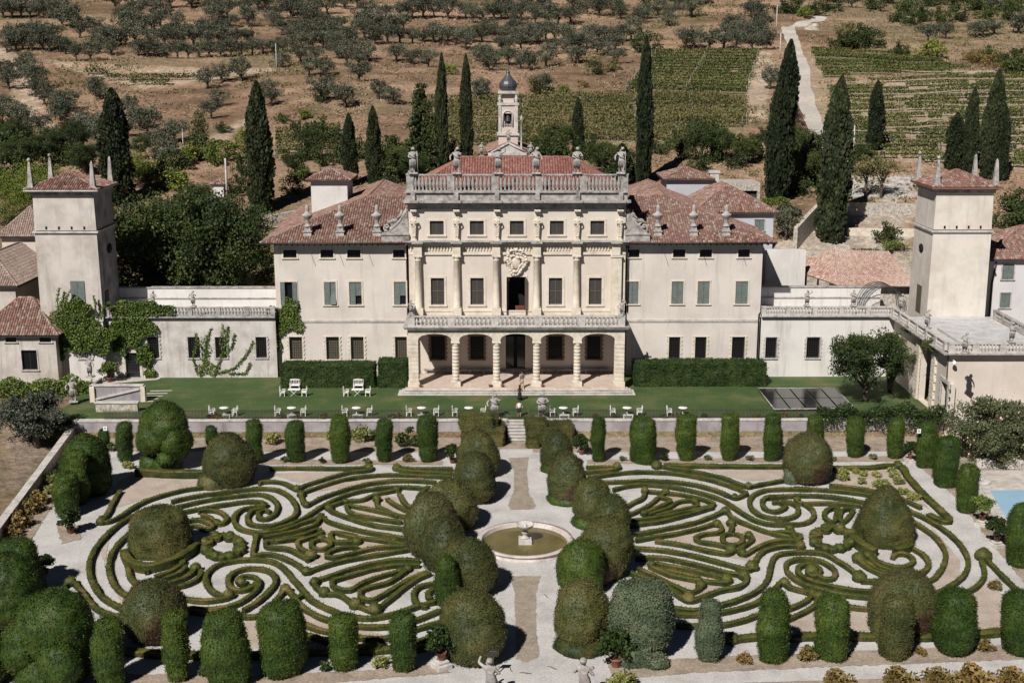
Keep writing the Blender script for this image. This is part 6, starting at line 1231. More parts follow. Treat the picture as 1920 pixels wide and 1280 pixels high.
# dark car parked on the drive
pc = atT(1475, 405); car = thing('parked_car', 'dark parked car half hidden beside the tall cypress', 'car', pc)
m = MB(); m.bevbox(-2.1, 2.1, -0.85, 0.85, 0.3, 0.85, 0.12); m.build('body', m_flat('dark_car_paint', (0.02, 0.02, 0.025), 0.25, spec=0.6), car); m = MB(); m.taper((-0.15, 0), 2.7, 1.6, 1.8, 1.35, 0.84, 1.42); m.build('cabin', M['glass'], car)
for sx in (-1.3, 1.3):
    for sy in (-0.8, 0.8): m = MB().lathe([(0.02, -0.1), (0.32, -0.1), (0.33, 0.1), (0.02, 0.1)], n=14); o = m.build('wheel', M['black'], car, loc=(sx, sy, 0.33)); o.rotation_euler = (R(90), 0, 0)
# ================================================================== TOPIARY
PROFS = {'column': [(0, .55), (.06, .74), (.18, .90), (.4, 1.0), (.65, .98), (.85, .92), (.95, .84), (.985, .70), (1.0, .0)],
         'barrel': [(0, .62), (.06, .80), (.2, .96), (.45, 1.02), (.7, .97), (.88, .86), (.96, .72), (.99, .5), (1.0, .0)],
         'dome': [(0, .88), (.08, .97), (.22, 1.02), (.42, 1.0), (.6, .92), (.76, .77), (.88, .56), (.96, .31), (1.0, .0)],
         'egg': [(0, .62), (.1, .82), (.25, .97), (.42, 1.02), (.6, .95), (.76, .80), (.88, .58), (.96, .32), (1.0, .0)],
         'cone': [(0, .93), (.1, 1.0), (.25, .96), (.45, .84), (.65, .66), (.8, .47), (.9, .33), (.97, .18), (1.0, .0)],
         'drum': [(0, .95), (.1, 1.0), (.4, .97), (.65, .88), (.82, .80), (.92, .68), (.98, .42), (1.0, .0)]}
def blobmesh(prof, w, d, h, nz=34, na=52, lumps=1.0, seed=0, lean=(0, 0)):
    P = PROFS[prof]; ts = np.array([p[0] for p in P]); rs = np.array([p[1] for p in P])
    # spread rings evenly along the outline
    tt = np.linspace(0, 1, 400); rr = np.interp(tt, ts, rs); L = np.concatenate([[0], np.cumsum(np.hypot(np.diff(tt) * h, np.diff(rr) * w / 2))]); t = np.interp(np.linspace(0, L[-1], nz), L, tt); r = np.interp(t, ts, rs)
    a = np.linspace(0, 2 * np.pi, na, endpoint=False); A, T = np.meshgrid(a, t); Rr = np.repeat(r[:, None], na, 1)
    Rr = Rr * (1 + 0.05 * lumps * np.sin(2 * A + seed) + 0.035 * lumps * np.sin(3 * A + 2 * seed + T * 3))
    V = np.stack([Rr * np.cos(A) * w / 2 + lean[0] * T, Rr * np.sin(A) * d / 2 + lean[1] * T, T * h], -1).reshape(-1, 3)
    N = np.stack([np.cos(A), np.sin(A), np.repeat(np.clip((t[:, None] - 0.55) * 2, 0, 1.5), na, 1)], -1).reshape(-1, 3); N /= np.linalg.norm(N, axis=1, keepdims=True)
    i = np.arange(nz - 1)[:, None] * na; j = np.arange(na)[None]; F = np.stack([i + j, i + (j + 1) % na, i + na + (j + 1) % na, i + na + j], -1).reshape(-1, 4)
    o = seed * 3.7; Q = V + o
    V = V + N * (n3(Q, 1.3, 1)[:, None] * 0.34 * lumps + n3(Q, 0.5, 2)[:, None] * 0.15 * lumps + n3(Q, 0.17, 3)[:, None] * 0.13)
    return V, N, F
def topi_mesh(name, parts, mat, leaf=0.06, dens=60, seed=0):
    VV, FF, NN = np.zeros((0, 3)), np.zeros((0, 4), int), np.zeros((0, 3)); area = 0
    for (prof, cx, cy, z, w_, d_, h_, lum) in parts:
        V, N, F = blobmesh(prof, w_, d_, h_, lumps=lum, seed=seed + len(VV) * 0.01, nz=int(np.clip(h_ * 9, 10, 42)), na=int(np.clip(w_ * 13, 18, 64))); V = V + np.array([cx, cy, z])
        FF = np.vstack([FF, F + len(VV)]); VV = np.vstack([VV, V]); NN = np.vstack([NN, N]); area += math.pi * w_ * h_
    V, F = addleaf(VV, FF, leaves(VV, NN, int(area * dens * 2.6), leaf * 0.82, 0.0, 0.07, 0.09))
    return npmesh(name, V, F, M[mat])
def topiary(label, px, base, top, wpx, prof='column', mat='yew', d=1.0, lean=0.0, z0=None, group=None, skirt=None, parts=None, leaf=0.06, lum=1.0, dens=85):
    z0 = GZ if z0 is None else z0; f = atZ(px, base, z0); sc = FPX / ((Vector((f.x, f.y, z0 - CAMH))).dot(Vector(_fw))); w_ = wpx / sc
    k = {'column': 0.66, 'barrel': 0.75, 'egg': 0.78}.get(prof, 0.95); c = Vector((f.x, f.y + w_ * d / 2 * k, z0)); c.x = atZ(px, base, z0).x * (c.y / f.y) if False else f.x * 1.0 + (f.x / f.y) * (w_ * d / 2 * k)
    zt = zY(top, c.y + w_ * d * (0.32 if prof in ('column', 'barrel', 'drum') else 0.06)); h_ = zt - z0; seed = (px * 13 + base) % 97
    P = [(prof, 0, 0, -0.03, w_, w_ * d, h_, lum)] if parts is None else [(q[0], q[1] * w_, q[2] * w_, q[3] * h_, q[4] * w_, q[5] * w_, q[6] * h_, lum) for q in parts]
    o = link('clipped_yew', topi_mesh('clipped_yew', P, mat, leaf, dens, seed), loc=c, rz=0); tag(o, label, 'topiary', group)
    if lean: o.rotation_euler = (0, R(lean), 0)
    if skirt: 
        s = link('skirt', topi_mesh('skirt', [('drum', skirt[0] * w_, skirt[1] * w_, 0, w_ * skirt[2], w_ * skirt[2] * 0.9, skirt[3], 0.7)], skirt[4], 0.055, 90, seed), parent=o)
    return o
far_l = [(236, 868, 787, 31, 'column', 'second from the left wall'), (480, 870, 783, 30, 'column', 'behind the egg-shaped mound'), (556, 868, 785, 33, 'column', 'fourth from the steps'), (639, 871, 774, 38, 'column', 'broad one, third from the steps'), (721, 868, 783, 32, 'column', 'notched one, second from the steps'), (803, 868, 776, 37, 'column', 'nearest the steps')]
for x, b, t, w_, p, l in far_l: topiary('clipped yew column, far row left of steps, ' + l, x, b, t, w_, p, 'yew', group='yew columns of the far row', leaf=0.05, dens=130)
far_r = [(1122, 867, 779, 26, 'column', 'slimmest, nearest the steps'), (1205, 872, 779, 48, 'barrel', 'the widest, barrel shaped'), (1286, 866, 777, 35, 'column', 'third from the steps'), (1366, 866, 774, 33, 'column', 'fourth from the steps'), (1446, 866, 774, 32, 'column', 'fifth from the steps'), (1524, 868, 778, 32, 'column', 'behind the brown rough mound'), (1601, 860, 779, 33, 'barrel', 'in front of the ivy hedge'), (1676, 862, 783, 29, 'barrel', 'leaning one in front of the ivy hedge'), (1735, 880, 789, 36, 'barrel', 'at the corner by the oleander')]
for x, b, t, w_, p, l in far_r: topiary('clipped yew column, far row right of steps, ' + l, x, b, t, w_, p, 'yew', group='yew columns of the far row', leaf=0.05, dens=130)
for x, b, t, w_, l in ((1772, 916, 815, 42, 'tallest, beside the pool terrace'), (1810, 964, 869, 37, 'ragged, beside the potted lemon tree'), (1908, 1067, 941, 50, 'cut by the edge of the picture')): topiary('clipped yew column along the right garden path, ' + l, x, b, t, w_, 'barrel', 'yew', group='yew columns by the pool', leaf=0.05, dens=130)
topiary('small clipped yew column peeping out left of the far row', 195, 845, 800, 20, 'column'); topiary('short clipped yew column left of the egg-shaped mound', 399, 838, 796, 22, 'column')
topiary('dark clipped yew column with light crown by the left path', 129, 972, 880, 47, 'column'); topiary('dark clipped yew column under the big rounded yew', 152, 948, 838, 32, 'column')
topiary('large dark rounded yew at the left far corner of the garden', 166, 935, 810, 96, 'egg', 'yew', 0.9)
topiary('cloud-pruned yew of stacked rounded lobes near the retaining wall', 312, 890, 753, 100, 'egg', 'yew', parts=[('egg', 0.0, 0.05, 0.32, 0.86, 0.8, 0.68, 1), ('egg', -0.20, -0.10, 0.28, 0.62, 0.6, 0.44, 1), ('egg', 0.22, -0.05, 0.2, 0.62, 0.62, 0.52, 1), ('egg', 0.08, -0.3, 0.12, 0.30, 0.3, 0.2, 1), ('drum', 0.02, 0.0, 0, 0.62, 0.66, 0.18, 1), ('dome', -0.28, -0.05, 0, 0.4, 0.4, 0.22, 1), ('egg', 0.05, 0.1, 0.1, 0.5, 0.5, 0.5, 1)])
topiary('big egg-shaped olive green mound, browning on its side', 431, 918, 811, 100, 'egg', 'yew_olive', skirt=(-0.28, -0.2, 0.55, 1.1, 'yew_olive'))
topiary('tall smooth olive green dome inside the left rings', 303, 1054, 938, 118, 'drum', 'yew_olive')
topiary('browning rounded mound with orange patch in the left front', 294, 1212, 1085, 126, 'egg', 'yew_brown')
topiary('rough brown rounded mound in the right far bed', 1512, 912, 811, 94, 'egg', 'yew_brown', skirt=(-0.36, -0.18, 0.3, 1.3, 'yew_blue'))
topiary('broad conical yew with bare dark patch inside the right rings', 1655, 1030, 910, 115, 'cone', 'yew_olive')
topiary('large browning dome behind the right front columns', 1690, 1205, 1066, 130, 'dome', 'yew_brown', skirt=(-0.30, -0.30, 0.5, 1.5, 'yew_olive'))
mid = [(897, 900, 804, 78, 'egg', 'yew_olive', 'left of the central path, farthest'), (890, 948, 845, 82, 'egg', 'yew_olive', 'left of the central path, second from the steps'), (846, 1003, 896, 98, 'egg', 'yew_olive', 'left of the fountain, set back'),
       (808, 1052, 920, 96, 'egg', 'yew_brown', 'left of the fountain, with dark bare patch'), (834, 1078, 966, 92, 'egg', 'yew_olive', 'left of the fountain, slender lobes'), (880, 1125, 1006, 100, 'egg', 'yew_olive', 'left of the near path, just past the fountain'), (838, 1140, 1040, 46, 'egg', 'yew', 'narrow dark one tucked left of the near path'),
       (885, 1255, 1102, 124, 'egg', 'yew_olive', 'nearest one left of the central path'),
       (1043, 888, 806, 54, 'egg', 'yew_olive', 'right of the central path, farthest'), (1062, 948, 847, 74, 'dome', 'yew_brown', 'right of the central path, dry topped'), (1110, 990, 896, 74, 'egg', 'yew_olive', 'right of the fountain, farthest'), (1144, 1020, 928, 76, 'egg', 'yew_olive', 'right of the fountain, set back'),
       (1135, 1090, 964, 96, 'egg', 'yew_olive', 'right of the fountain, broad and tall'), (1112, 1100, 1008, 84, 'egg', 'yew_brown', 'dark one behind the bright mound'), (1088, 1122, 1010, 94, 'egg', 'yew', 'bright green with a fresh cut right of the fountain'), (1090, 1225, 1084, 108, 'egg', 'yew_olive', 'nearest one right of the central path')]
for x, b, t, w_, p, mt, l in mid:
    sk = (0.0, -0.08, 1.12, 0.8, 'yew') if x in (1062, 1110, 1043) else (0.02, -0.12, 1.1, 0.9, 'box') if (x, b) == (1090, 1225) else None
    topiary('large clipped yew mound ' + l, x, b, t, w_, p, mt, group='clipped mounds along the central path', skirt=sk)
topiary('blue green shaggy clipped cypress block in the near row right of the path', 1201, 1245, 1083, 112, 'barrel', 'yew_blue', 0.9, leaf=0.09, parts=[('barrel', 0, 0, 0.12, 1.0, 0.9, 0.88, 1.5), ('drum', -0.08, -0.18, 0, 0.8, 0.7, 0.3, 1.2), ('egg', 0.22, -0.42, 0, 0.42, 0.36, 0.16, 1)])
near = [(210, 1292, 1150, 52, 'column', 'dark one with light top beside the cloud yew'), (333, 1280, 1141, 50, 'column', 'dense dark one in front of the browning mound'), (428, 1296, 1134, 80, 'barrel', 'wide smooth one with flat top'), (533, 1276, 1117, 88, 'barrel', 'widest one, bright and vertical grained'), (646, 1260, 1149, 54, 'column', 'thin ragged one'), (759, 1262, 1142, 48, 'column', 'straight one nearest the path')]
for x, b, t, w_, p, l in near: topiary('clipped yew, near row left of path, ' + l, x, b, t, w_, p, 'yew', group='yew columns of the near row', dens=110)
near = [(1330, 1245, 1120, 45, 'barrel', 'yew_blue', 'pale narrow one nearest the path'), (1448, 1247, 1102, 57, 'barrel', 'yew', 'tall bright grained one'), (1557, 1243, 1112, 59, 'barrel', 'yew', 'third from the path'), (1674, 1243, 1109, 62, 'barrel', 'yew_olive', 'in front of the browning dome'), (1784, 1234, 1102, 76, 'barrel', 'yew', 'widest, with a fold down its face'), (1908, 1234, 1102, 72, 'barrel', 'yew', 'last, cut by the edge')]
for x, b, t, w_, p, mt, l in near: topiary('clipped yew, near row right of path, ' + l, x, b, t, w_, p, mt, group='yew columns of the near row', dens=110)
topiary('cloud-pruned dark green yew in the left front corner', 103, 1300, 1100, 155, 'egg', 'yew', parts=[('egg', 0.05, 0, 0.22, 0.9, 0.85, 0.78, 1.3), ('egg', -0.28, -0.15, 0.2, 0.5, 0.5, 0.5, 1.3), ('drum', 0, -0.05, 0, 0.85, 0.85, 0.4, 1.2), ('egg', 0.2, -0.3, 0.1, 0.55, 0.5, 0.45, 1.2), ('egg', -0.12, 0.05, 0.5, 0.5, 0.5, 0.42, 1.1)])
topiary('flat-topped dark clipped yew at the left edge beside the path', 40, 1130, 998, 84, 'drum', 'yew'); topiary('rounded dark clipped yew at the left edge below the flat-topped one', 22, 1190, 1032, 110, 'egg', 'yew', lum=1.5); topiary('dark clipped yew at the extreme lower left edge', -18, 1290, 1150, 70, 'egg', 'yew')
# clipped hedge blocks
def hedge_block(label, boxes, mat, loc, name='hedge_block', cat='hedge', leaf=0.06, dens=70, group=None):
    VV, FF, NN = np.zeros((0, 3)), np.zeros((0, 4), int), np.zeros((0, 3)); area = 0
    for (x0, x1, y0, y1, z0, z1) in boxes:
        sx, sy, sz = x1 - x0, y1 - y0, z1 - z0
        for ax in range(5):
            a, b = {0: (sx, sz), 1: (sx, sz), 2: (sy, sz), 3: (sy, sz), 4: (sx, sy)}[ax]; na, nb = max(3, int(a / 0.16)), max(3, int(b / 0.16)); u, v = np.meshgrid(np.linspace(0, 1, na), np.linspace(0, 1, nb)); u = u.ravel(); v = v.ravel(); o = np.ones_like(u)
            V = {0: (u * sx, 0 * o, v * sz), 1: (u * sx, o * sy, v * sz), 2: (0 * o, u * sy, v * sz), 3: (o * sx, u * sy, v * sz), 4: (u * sx, v * sy, o * sz)}[ax]; V = np.stack(V, -1)
            N = {0: (0, -1, 0.1), 1: (0, 1, 0.1), 2: (-1, 0, 0.1), 3: (1, 0, 0.1), 4: (0, 0, 1)}[ax]; N = np.repeat(np.array([N], float), len(V), 0)
            c = np.array([sx / 2, sy / 2, sz / 2]); rel = (V - c) / c; rnd = 0.10 * np.stack([np.sign(rel[:, 0]) * np.maximum(np.abs(rel[:, 1]), np.abs(rel[:, 2])) ** 8 * (np.abs(rel[:, 0]) > 0.85), 0 * u, (rel[:, 2] > 0.85) * (np.maximum(np.abs(rel[:, 0]), np.abs(rel[:, 1])) ** 10)], -1); V = V - rnd + np.array([x0, y0, z0])
            W = V + np.array(loc); V = V + np.stack([n3(W, 0.5, 1), n3(W, 0.5, 2), n3(W, 0.5, 3)], -1) * 0.16 + np.stack([n3(W, 0.17, 4), n3(W, 0.17, 5), n3(W, 0.17, 6)], -1) * 0.09
            i = np.arange(nb - 1)[:, None] * na + np.arange(na - 1)[None]; F = np.stack([i, i + 1, i + na + 1, i + na], -1).reshape(-1, 4)
            FF = np.vstack([FF, F + len(VV)]); VV = np.vstack([VV, V]); NN = np.vstack([NN, N]); area += a * b
    V, F = addleaf(VV, FF, leaves(VV, NN, int(area * dens * 2.6), leaf * 0.8, 0.0, 0.09, 0.1)); o = link(name, npmesh(name, V, F, M[mat]), loc=loc); return tag(o, label, cat, group)
def hb(label, pxl, pxr, base, top, z0, depth, mat, **k):
    a, b = atZ(pxl, base, z0), atZ(pxr, base, z0); h_ = zY(top, a.y + depth * 0.7) - z0; return hedge_block(label, [(0, b.x - a.x, 0, depth, -0.05, h_)], mat, a, **k)
hb('long clipped laurel hedge against the left wing, left of the gap', 528, 702, 727, 678, 0, 2.2, 'laurel', leaf=0.09, dens=60, group='laurel hedges against the wings'); hb('short clipped laurel hedge between the gap and the porch', 710, 764, 727, 672, 0, 2.2, 'laurel', leaf=0.09, dens=60, group='laurel hedges against the wings'); hb('long clipped laurel hedge against the right wing', 1189, 1436, 725, 675, 0, 2.2, 'laurel', leaf=0.09, dens=60, group='laurel hedges against the wings')
a, b = atZ(866, 838, GZ), atZ(945, 838, GZ); W_ = b.x - a.x; zt = zY(785, a.y + 2.5) - GZ
hedge_block('stepped box-shaped yew block left of the garden steps', [(0, W_, 0, 3.0, 0, zt - 0.35), (-0.3, W_ * 0.85, 0.9, 3.0, zt - 0.5, zt + 0.55), (W_ * 0.3, W_ * 0.75, 0.5, 2.2, zt - 0.4, zt + 0.75)], 'yew_olive', a, group='yew blocks flanking the steps')
a, b = atZ(984, 838, GZ), atZ(1074, 832, GZ); W_ = b.x - a.x
hedge_block('stepped box-shaped yew block right of the garden steps', [(0.2, W_, 0.2, 3.0, 0, zt - 0.2), (0.0, W_ * 0.45, 0.3, 2.6, zt - 0.5, zt + 0.25), (0.1, W_ * 0.3, -0.5, 0.6, 0, 0.75)], 'yew_olive', a, group='yew blocks flanking the steps')
# ================================================================== TREES
def rand_dirs(n):
    a = rng.normal(0, 1, (n, 3)); return a / np.linalg.norm(a, axis=1, keepdims=True)
def leafcards(P, size, up=0.3, asp=0.6):
    n = len(P); a = rand_dirs(n); a[:, 2] += up; a /= np.linalg.norm(a, axis=1, keepdims=True); b = np.cross(a, rand_dirs(n)); b /= np.linalg.norm(b, axis=1, keepdims=True) + 1e-9; s = size * rng.uniform(0.6, 1.4, (n, 1))
    v = np.stack([P - a * s, P + b * s * asp, P + a * s, P - b * s * asp], 1).reshape(-1, 3); return v, np.arange(n * 4).reshape(-1, 4)
def crown(name, mat, rx, ry, rz, zc, nc, per, cr, leaf, flat=0.0, hollow=0.55, shape=None, up=0.3):
    d = rand_dirs(nc); r = rng.uniform(hollow, 1.0, (nc, 1)); c = d * r * np.array([rx, ry, rz]); 
    if flat: c[:, 2] = np.maximum(c[:, 2], -rz * flat)
    c[:, 2] += zc
    if shape is not None: c = shape(c)
    P = np.repeat(c, per, 0); e = rand_dirs(nc * per) * (rng.uniform(0, 1, (nc * per, 1)) ** 0.45) * cr * np.repeat(rng.uniform(0.6, 1.25, (nc, 1)), per, 0); e[:, 2] *= 0.75
    v, f = leafcards(P + e, leaf, up); return npmesh(name, v, f, M[mat])
def trunk_mesh(h, r, nb=4, spread=1.2, zb=None):
    m = MB(); m.tube([(0, 0, -0.5), (0.03, 0.02, h * 0.4), (0.08, -0.05, h * 0.75), (0.05, 0, h)], [r * 1.3, r, r * 0.75, r * 0.4], 7)
    for k in range(nb):
        a = 2 * math.pi * k / nb + random.uniform(-0.4, 0.4); z = h * random.uniform(0.35, 0.7); m.tube([(0.04, 0, z), (math.cos(a) * spread * 0.5, math.sin(a) * spread * 0.5, z + h * 0.3), (math.cos(a) * spread, math.sin(a) * spread, z + h * 0.62)], [r * 0.6, r * 0.42, r * 0.15], 5)
    return m.mesh('trunk', M['bark'])
def tree(name, label, cat, loc, tm, cm, s=1.0, sz=None, group=None, rz=None):
    t = thing(name, label, cat, loc, group, random.uniform(0, 6.28) if rz is None else rz); t.scale = (s, s, sz or s)
    if tm: link('trunk', tm, t)
    link('crown', cm, t); return t
OL = [(trunk_mesh(1.7, 0.2, 4, 1.1), crown('crown', 'olive', 2.35, 2.35, 1.45, 2.5, 44, 42, 0.72, 0.125, hollow=0.35, flat=0.8)) for k in range(6)]
OL_ZOOM = {
 'dense row of olive trees behind the small vine strip': (0, [(780, 315), (830, 322), (880, 325), (940, 328), (1000, 330), (1060, 330), (1120, 325), (1180, 325), (1240, 325), (1300, 322), (1360, 318), (1420, 312), (1480, 308), (1540, 305), (1590, 300), (760, 250), (850, 260), (930, 262), (1010, 265), (1090, 262), (1170, 265), (1250, 262), (1330, 260), (1400, 255)]),
 'olive tree of the grove at the upper left edge': (0, [(20, 105), (70, 105), (120, 105), (170, 105), (220, 105), (270, 105), (320, 105), (400, 160), (450, 215), (350, 150), (40, 300), (90, 290), (130, 280), (180, 285), (240, 280), (280, 295), (340, 300), (370, 305), (60, 260), (110, 250), (160, 240), (220, 230), (300, 240), (430, 345), (510, 345), (625, 315), (560, 300), (600, 270), (680, 260), (640, 240), (560, 250), (540, 180)]),
 'olive tree among the scattered upper slope left of centre': (0, [(700, 190), (760, 185), (820, 190), (870, 190), (960, 220), (1060, 205), (1130, 200), (1180, 195), (1240, 200), (1290, 160), (1220, 160), (1000, 160), (900, 150), (1190, 75), (1280, 110), (1370, 75), (1080, 50), (1060, 30), (960, 50), (880, 75), (780, 110), (650, 60), (700, 130), (1400, 155), (1450, 60), (1490, 70), (1540, 150), (1570, 110), (1640, 110), (1720, 110), (1780, 100), (1590, 200), (1650, 90), (1680, 40), (1840, 85), (1880, 40), (1750, 180), (1680, 190), (1850, 170), (1900, 180)]),
 'olive tree on the bare slope above the left wing': (0, [(1590, 380), (1690, 355), (1740, 435), (1830, 440), (1780, 350), (1900, 330), (1170, 500), (1250, 470), (1360, 460), (1230, 600), (1190, 670), (1530, 600), (1510, 540), (1810, 575), (730, 650), (830, 760), (880, 870), (980, 810), (720, 770), (790, 740), (920, 940), (1650, 275), (1700, 280), (1760, 280), (1820, 275), (1860, 280), (1900, 285), (1640, 240), (1720, 230), (1800, 230), (1880, 230)]),
 'olive tree beside the dirt track on the far left': (0, [(560, 560), (540, 545), (320, 600), (380, 630), (250, 590), (200, 500), (150, 430), (140, 400), (50, 500), (30, 450), (20, 620), (60, 700), (120, 720), (360, 710), (340, 680), (230, 750), (310, 830), (440, 760), (500, 750), (380, 850), (470, 840), (530, 790), (200, 550), (180, 470)]),
 'olive tree in the broad grove above the bell tower': (640, [(120, 160), (180, 180), (240, 180), (300, 190), (350, 170), (130, 230), (190, 250), (60, 250), (20, 250), (260, 245), (330, 245), (400, 245), (460, 240), (520, 245), (560, 255), (600, 240), (650, 250), (700, 280), (740, 240), (790, 240), (830, 200), (880, 210), (930, 230), (970, 200), (1000, 250), (1050, 240), (1100, 250), (1150, 230), (1200, 240), (1250, 220), (1280, 260), (1190, 310), (1250, 300), (1300, 280), (1340, 290), (1380, 280), (1440, 310), (1490, 320), (1540, 290), (1400, 230), (1450, 230), (1500, 240), (1560, 240), (1630, 240), (900, 290), (940, 300), (1010, 280), (1060, 260)]),
 'olive tree along the top edge of the slope, centre': (640, [(90, 50), (20, 50), (150, 100), (250, 110), (330, 105), (400, 110), (460, 100), (520, 100), (600, 110), (700, 110), (740, 130), (800, 120), (860, 115), (900, 110), (960, 140), (1010, 120), (1050, 60), (1090, 140), (1130, 60), (1160, 150), (1220, 140), (1290, 140), (1300, 60), (1380, 80), (1450, 60), (1450, 90), (1530, 90), (1570, 110), (1680, 130), (1700, 60), (1720, 110), (1780, 90), (1840, 150), (1860, 100), (1900, 60)]),
 'olive tree scattered on the dry slope around the onion dome': (640, [(30, 370), (100, 380), (150, 350), (60, 310), (310, 350), (400, 370), (490, 380), (100, 460), (810, 380), (780, 350), (870, 360), (940, 370), (1010, 390), (1060, 400), (1150, 380), (830, 400), (1330, 360), (1550, 360), (790, 540), (1130, 530), (210, 560), (290, 590), (20, 610)]),
 'olive tree on the strip above the upper vineyard': (1280, [(20, 280), (60, 280), (150, 285), (230, 280), (300, 285), (390, 285), (470, 280), (340, 250), (400, 240), (450, 200), (280, 200), (420, 120), (380, 100), (50, 100), (110, 30), (430, 260), (300, 230)]),
 'silvery olive tree on the upper right slope': (1280, [(1380, 240), (1480, 220), (1690, 210), (1750, 200), (1890, 190), (950, 45), (1640, 215)]),
}
k = 0
for lab, (ox, pts) in OL_ZOOM.items():
    for x, y in pts:
        p = atT(ox + x / 3, y / 3, 185); s = random.uniform(0.9, 1.35) * (1.4 if y < 170 else 1.25 if y < 300 else 1.05); tm, cm = OL[k % 6]; k += 1
        tree('olive_tree', lab, 'olive tree', p, tm, cm, s, s * random.uniform(0.85, 1.1), 'olive trees: ' + lab)
p = atT(1443, 168); tree('olive_tree', 'lone dark olive tree on the pale track left of the lane', 'olive tree', p, *OL[2], 1.25)
BUSH = {q: crown('crown', q, 1.6, 1.6, 1.1, 0.95, 22, 60, 0.62, 0.11, flat=0.7, hollow=0.3) for q in ('tree_mid', 'tree_dark', 'bright', 'olive', 'dryleaf', 'vine_dry')}
SHR = [('tree_mid', 880 / 3, 270, 1.9, 'big rounded shrub'), ('tree_mid', 0, 0, 0, '')]
def bush(label, px, py, s, mat, sz=None, name='shrub', lo=150, group=None, cat='shrub'): return tree(name, label, cat, atT(px, py, lo), None, BUSH[mat], s, sz, group)
for (x, y, s, mt) in [(880, 275, 2.3, 'tree_mid'), (960, 280, 2.4, 'tree_mid'), (1060, 270, 2.5, 'tree_dark'), (1000, 230, 2.4, 'tree_mid'), (920, 210, 2.0, 'vine_dry')]: bush('green rounded bush in the big clump right of the winding lane', 1280 + x / 3, y / 3, s, mt, group='bushes in the clump by the lane')
for (x, y, s, mt) in [(750, 90, 2.2, 'tree_mid'), (620, 80, 2.6, 'tree_dark'), (690, 100, 1.8, 'bright'), (560, 80, 2.2, 'tree_mid'), (830, 60, 2.6, 'tree_dark'), (1080, 60, 2.4, 'tree_mid'), (1200, 130, 2.0, 'tree_mid'), (1280, 145, 2.3, 'tree_dark'), (1350, 125, 2.4, 'tree_mid'), (1450, 130, 2.5, 'tree_mid'), (1550, 115, 2.4, 'tree_dark'), (1650, 60, 2.6, 'tree_mid'), (1750, 60, 2.6, 'olive'), (1850, 55, 2.8, 'tree_mid'), (1600, 20, 2.5, 'tree_mid'), (1500, 30, 2.5, 'tree_mid'), (1400, 40, 2.4, 'tree_mid'), (1300, 90, 2.4, 'tree_dark'), (1700, 110, 2.2, 'tree_mid'), (1240, 60, 2.2, 'tree_mid'), (1150, 20, 2.2, 'tree_mid'), (950, 10, 2.2, 'tree_dark'), (860, 15, 2.2, 'tree_mid'), (1880, 20, 2.5, 'tree_mid'), (1820, 110, 2.2, 'tree_dark'), (1900, 120, 2.4, 'tree_dark')]: bush('scrubby dark bush along the top of the right slope', 1280 + x / 3, y / 3, s, mt, group='bushes along the top of the right slope')
for (x, y, s, mt) in [(1880, 420, 2.3, 'tree_mid'), (1820, 400, 2.0, 'tree_dark'), (1740, 380, 1.9, 'dryleaf'), (1650, 355, 1.7, 'dryleaf'), (1700, 345, 1.9, 'tree_mid'), (1600, 340, 1.2, 'dryleaf'), (1900, 370, 2.1, 'tree_dark')]: bush('brownish bush on the bank above the right vineyard', 1280 + x / 3, y / 3, s, mt, group='bushes on the bank above the right vineyard')
bush('round green shrub at the corner of the lane vineyard', 1280 + 1220 / 3, 104, 1.7, 'tree_mid'); bush('bright yellow green shrub on the upper right slope', 1280 + 1410 / 3, 108, 2.4, 'bright')
bush('small bright yellow green bush on the left slope', 570, 224, 1.0, 'bright'); bush('bright bush behind the slim cypress by the cedar', 843, 140, 1.3, 'bright'); bush('bright green bush near the top of the slope', 1160, 20, 1.6, 'bright')
for n_, (x, y, s, mt) in enumerate([(530, 232, 1.0, 'tree_mid'), (603, 192, 1.3, 'tree_dark'), (1118, 140, 1.6, 'tree_dark'), (1147, 134, 1.4, 'vine_dry'), (1212, 98, 2.6, 'tree_dark'), (1092, 165, 0.9, 'dryleaf'), (900, 188, 1.6, 'olive'), (1013, 178, 1.8, 'vine_dry'), (1055, 176, 1.0, 'bright'), (905, 180, 1.5, 'olive'), (420, 250, 1.1, 'tree_mid')]):
    bush(['small green bush on the slope right of the left cypress', 'dark bush on the slope above the slim cypress', 'dark bush on the bare bank above the centre vineyard', 'yellowish bush on the bare bank above the centre vineyard', 'dark bush crown at the top of the tall central cypress', 'dry brown bush at the head of the bare bank', 'grey green bush left of the onion dome', 'faded bush right of the onion dome', 'small bright bush at the vineyard edge right of the dome', 'second grey green bush left of the onion dome', 'small green bush below the bare tree on the left slope'][n_], x, y, s, mt)
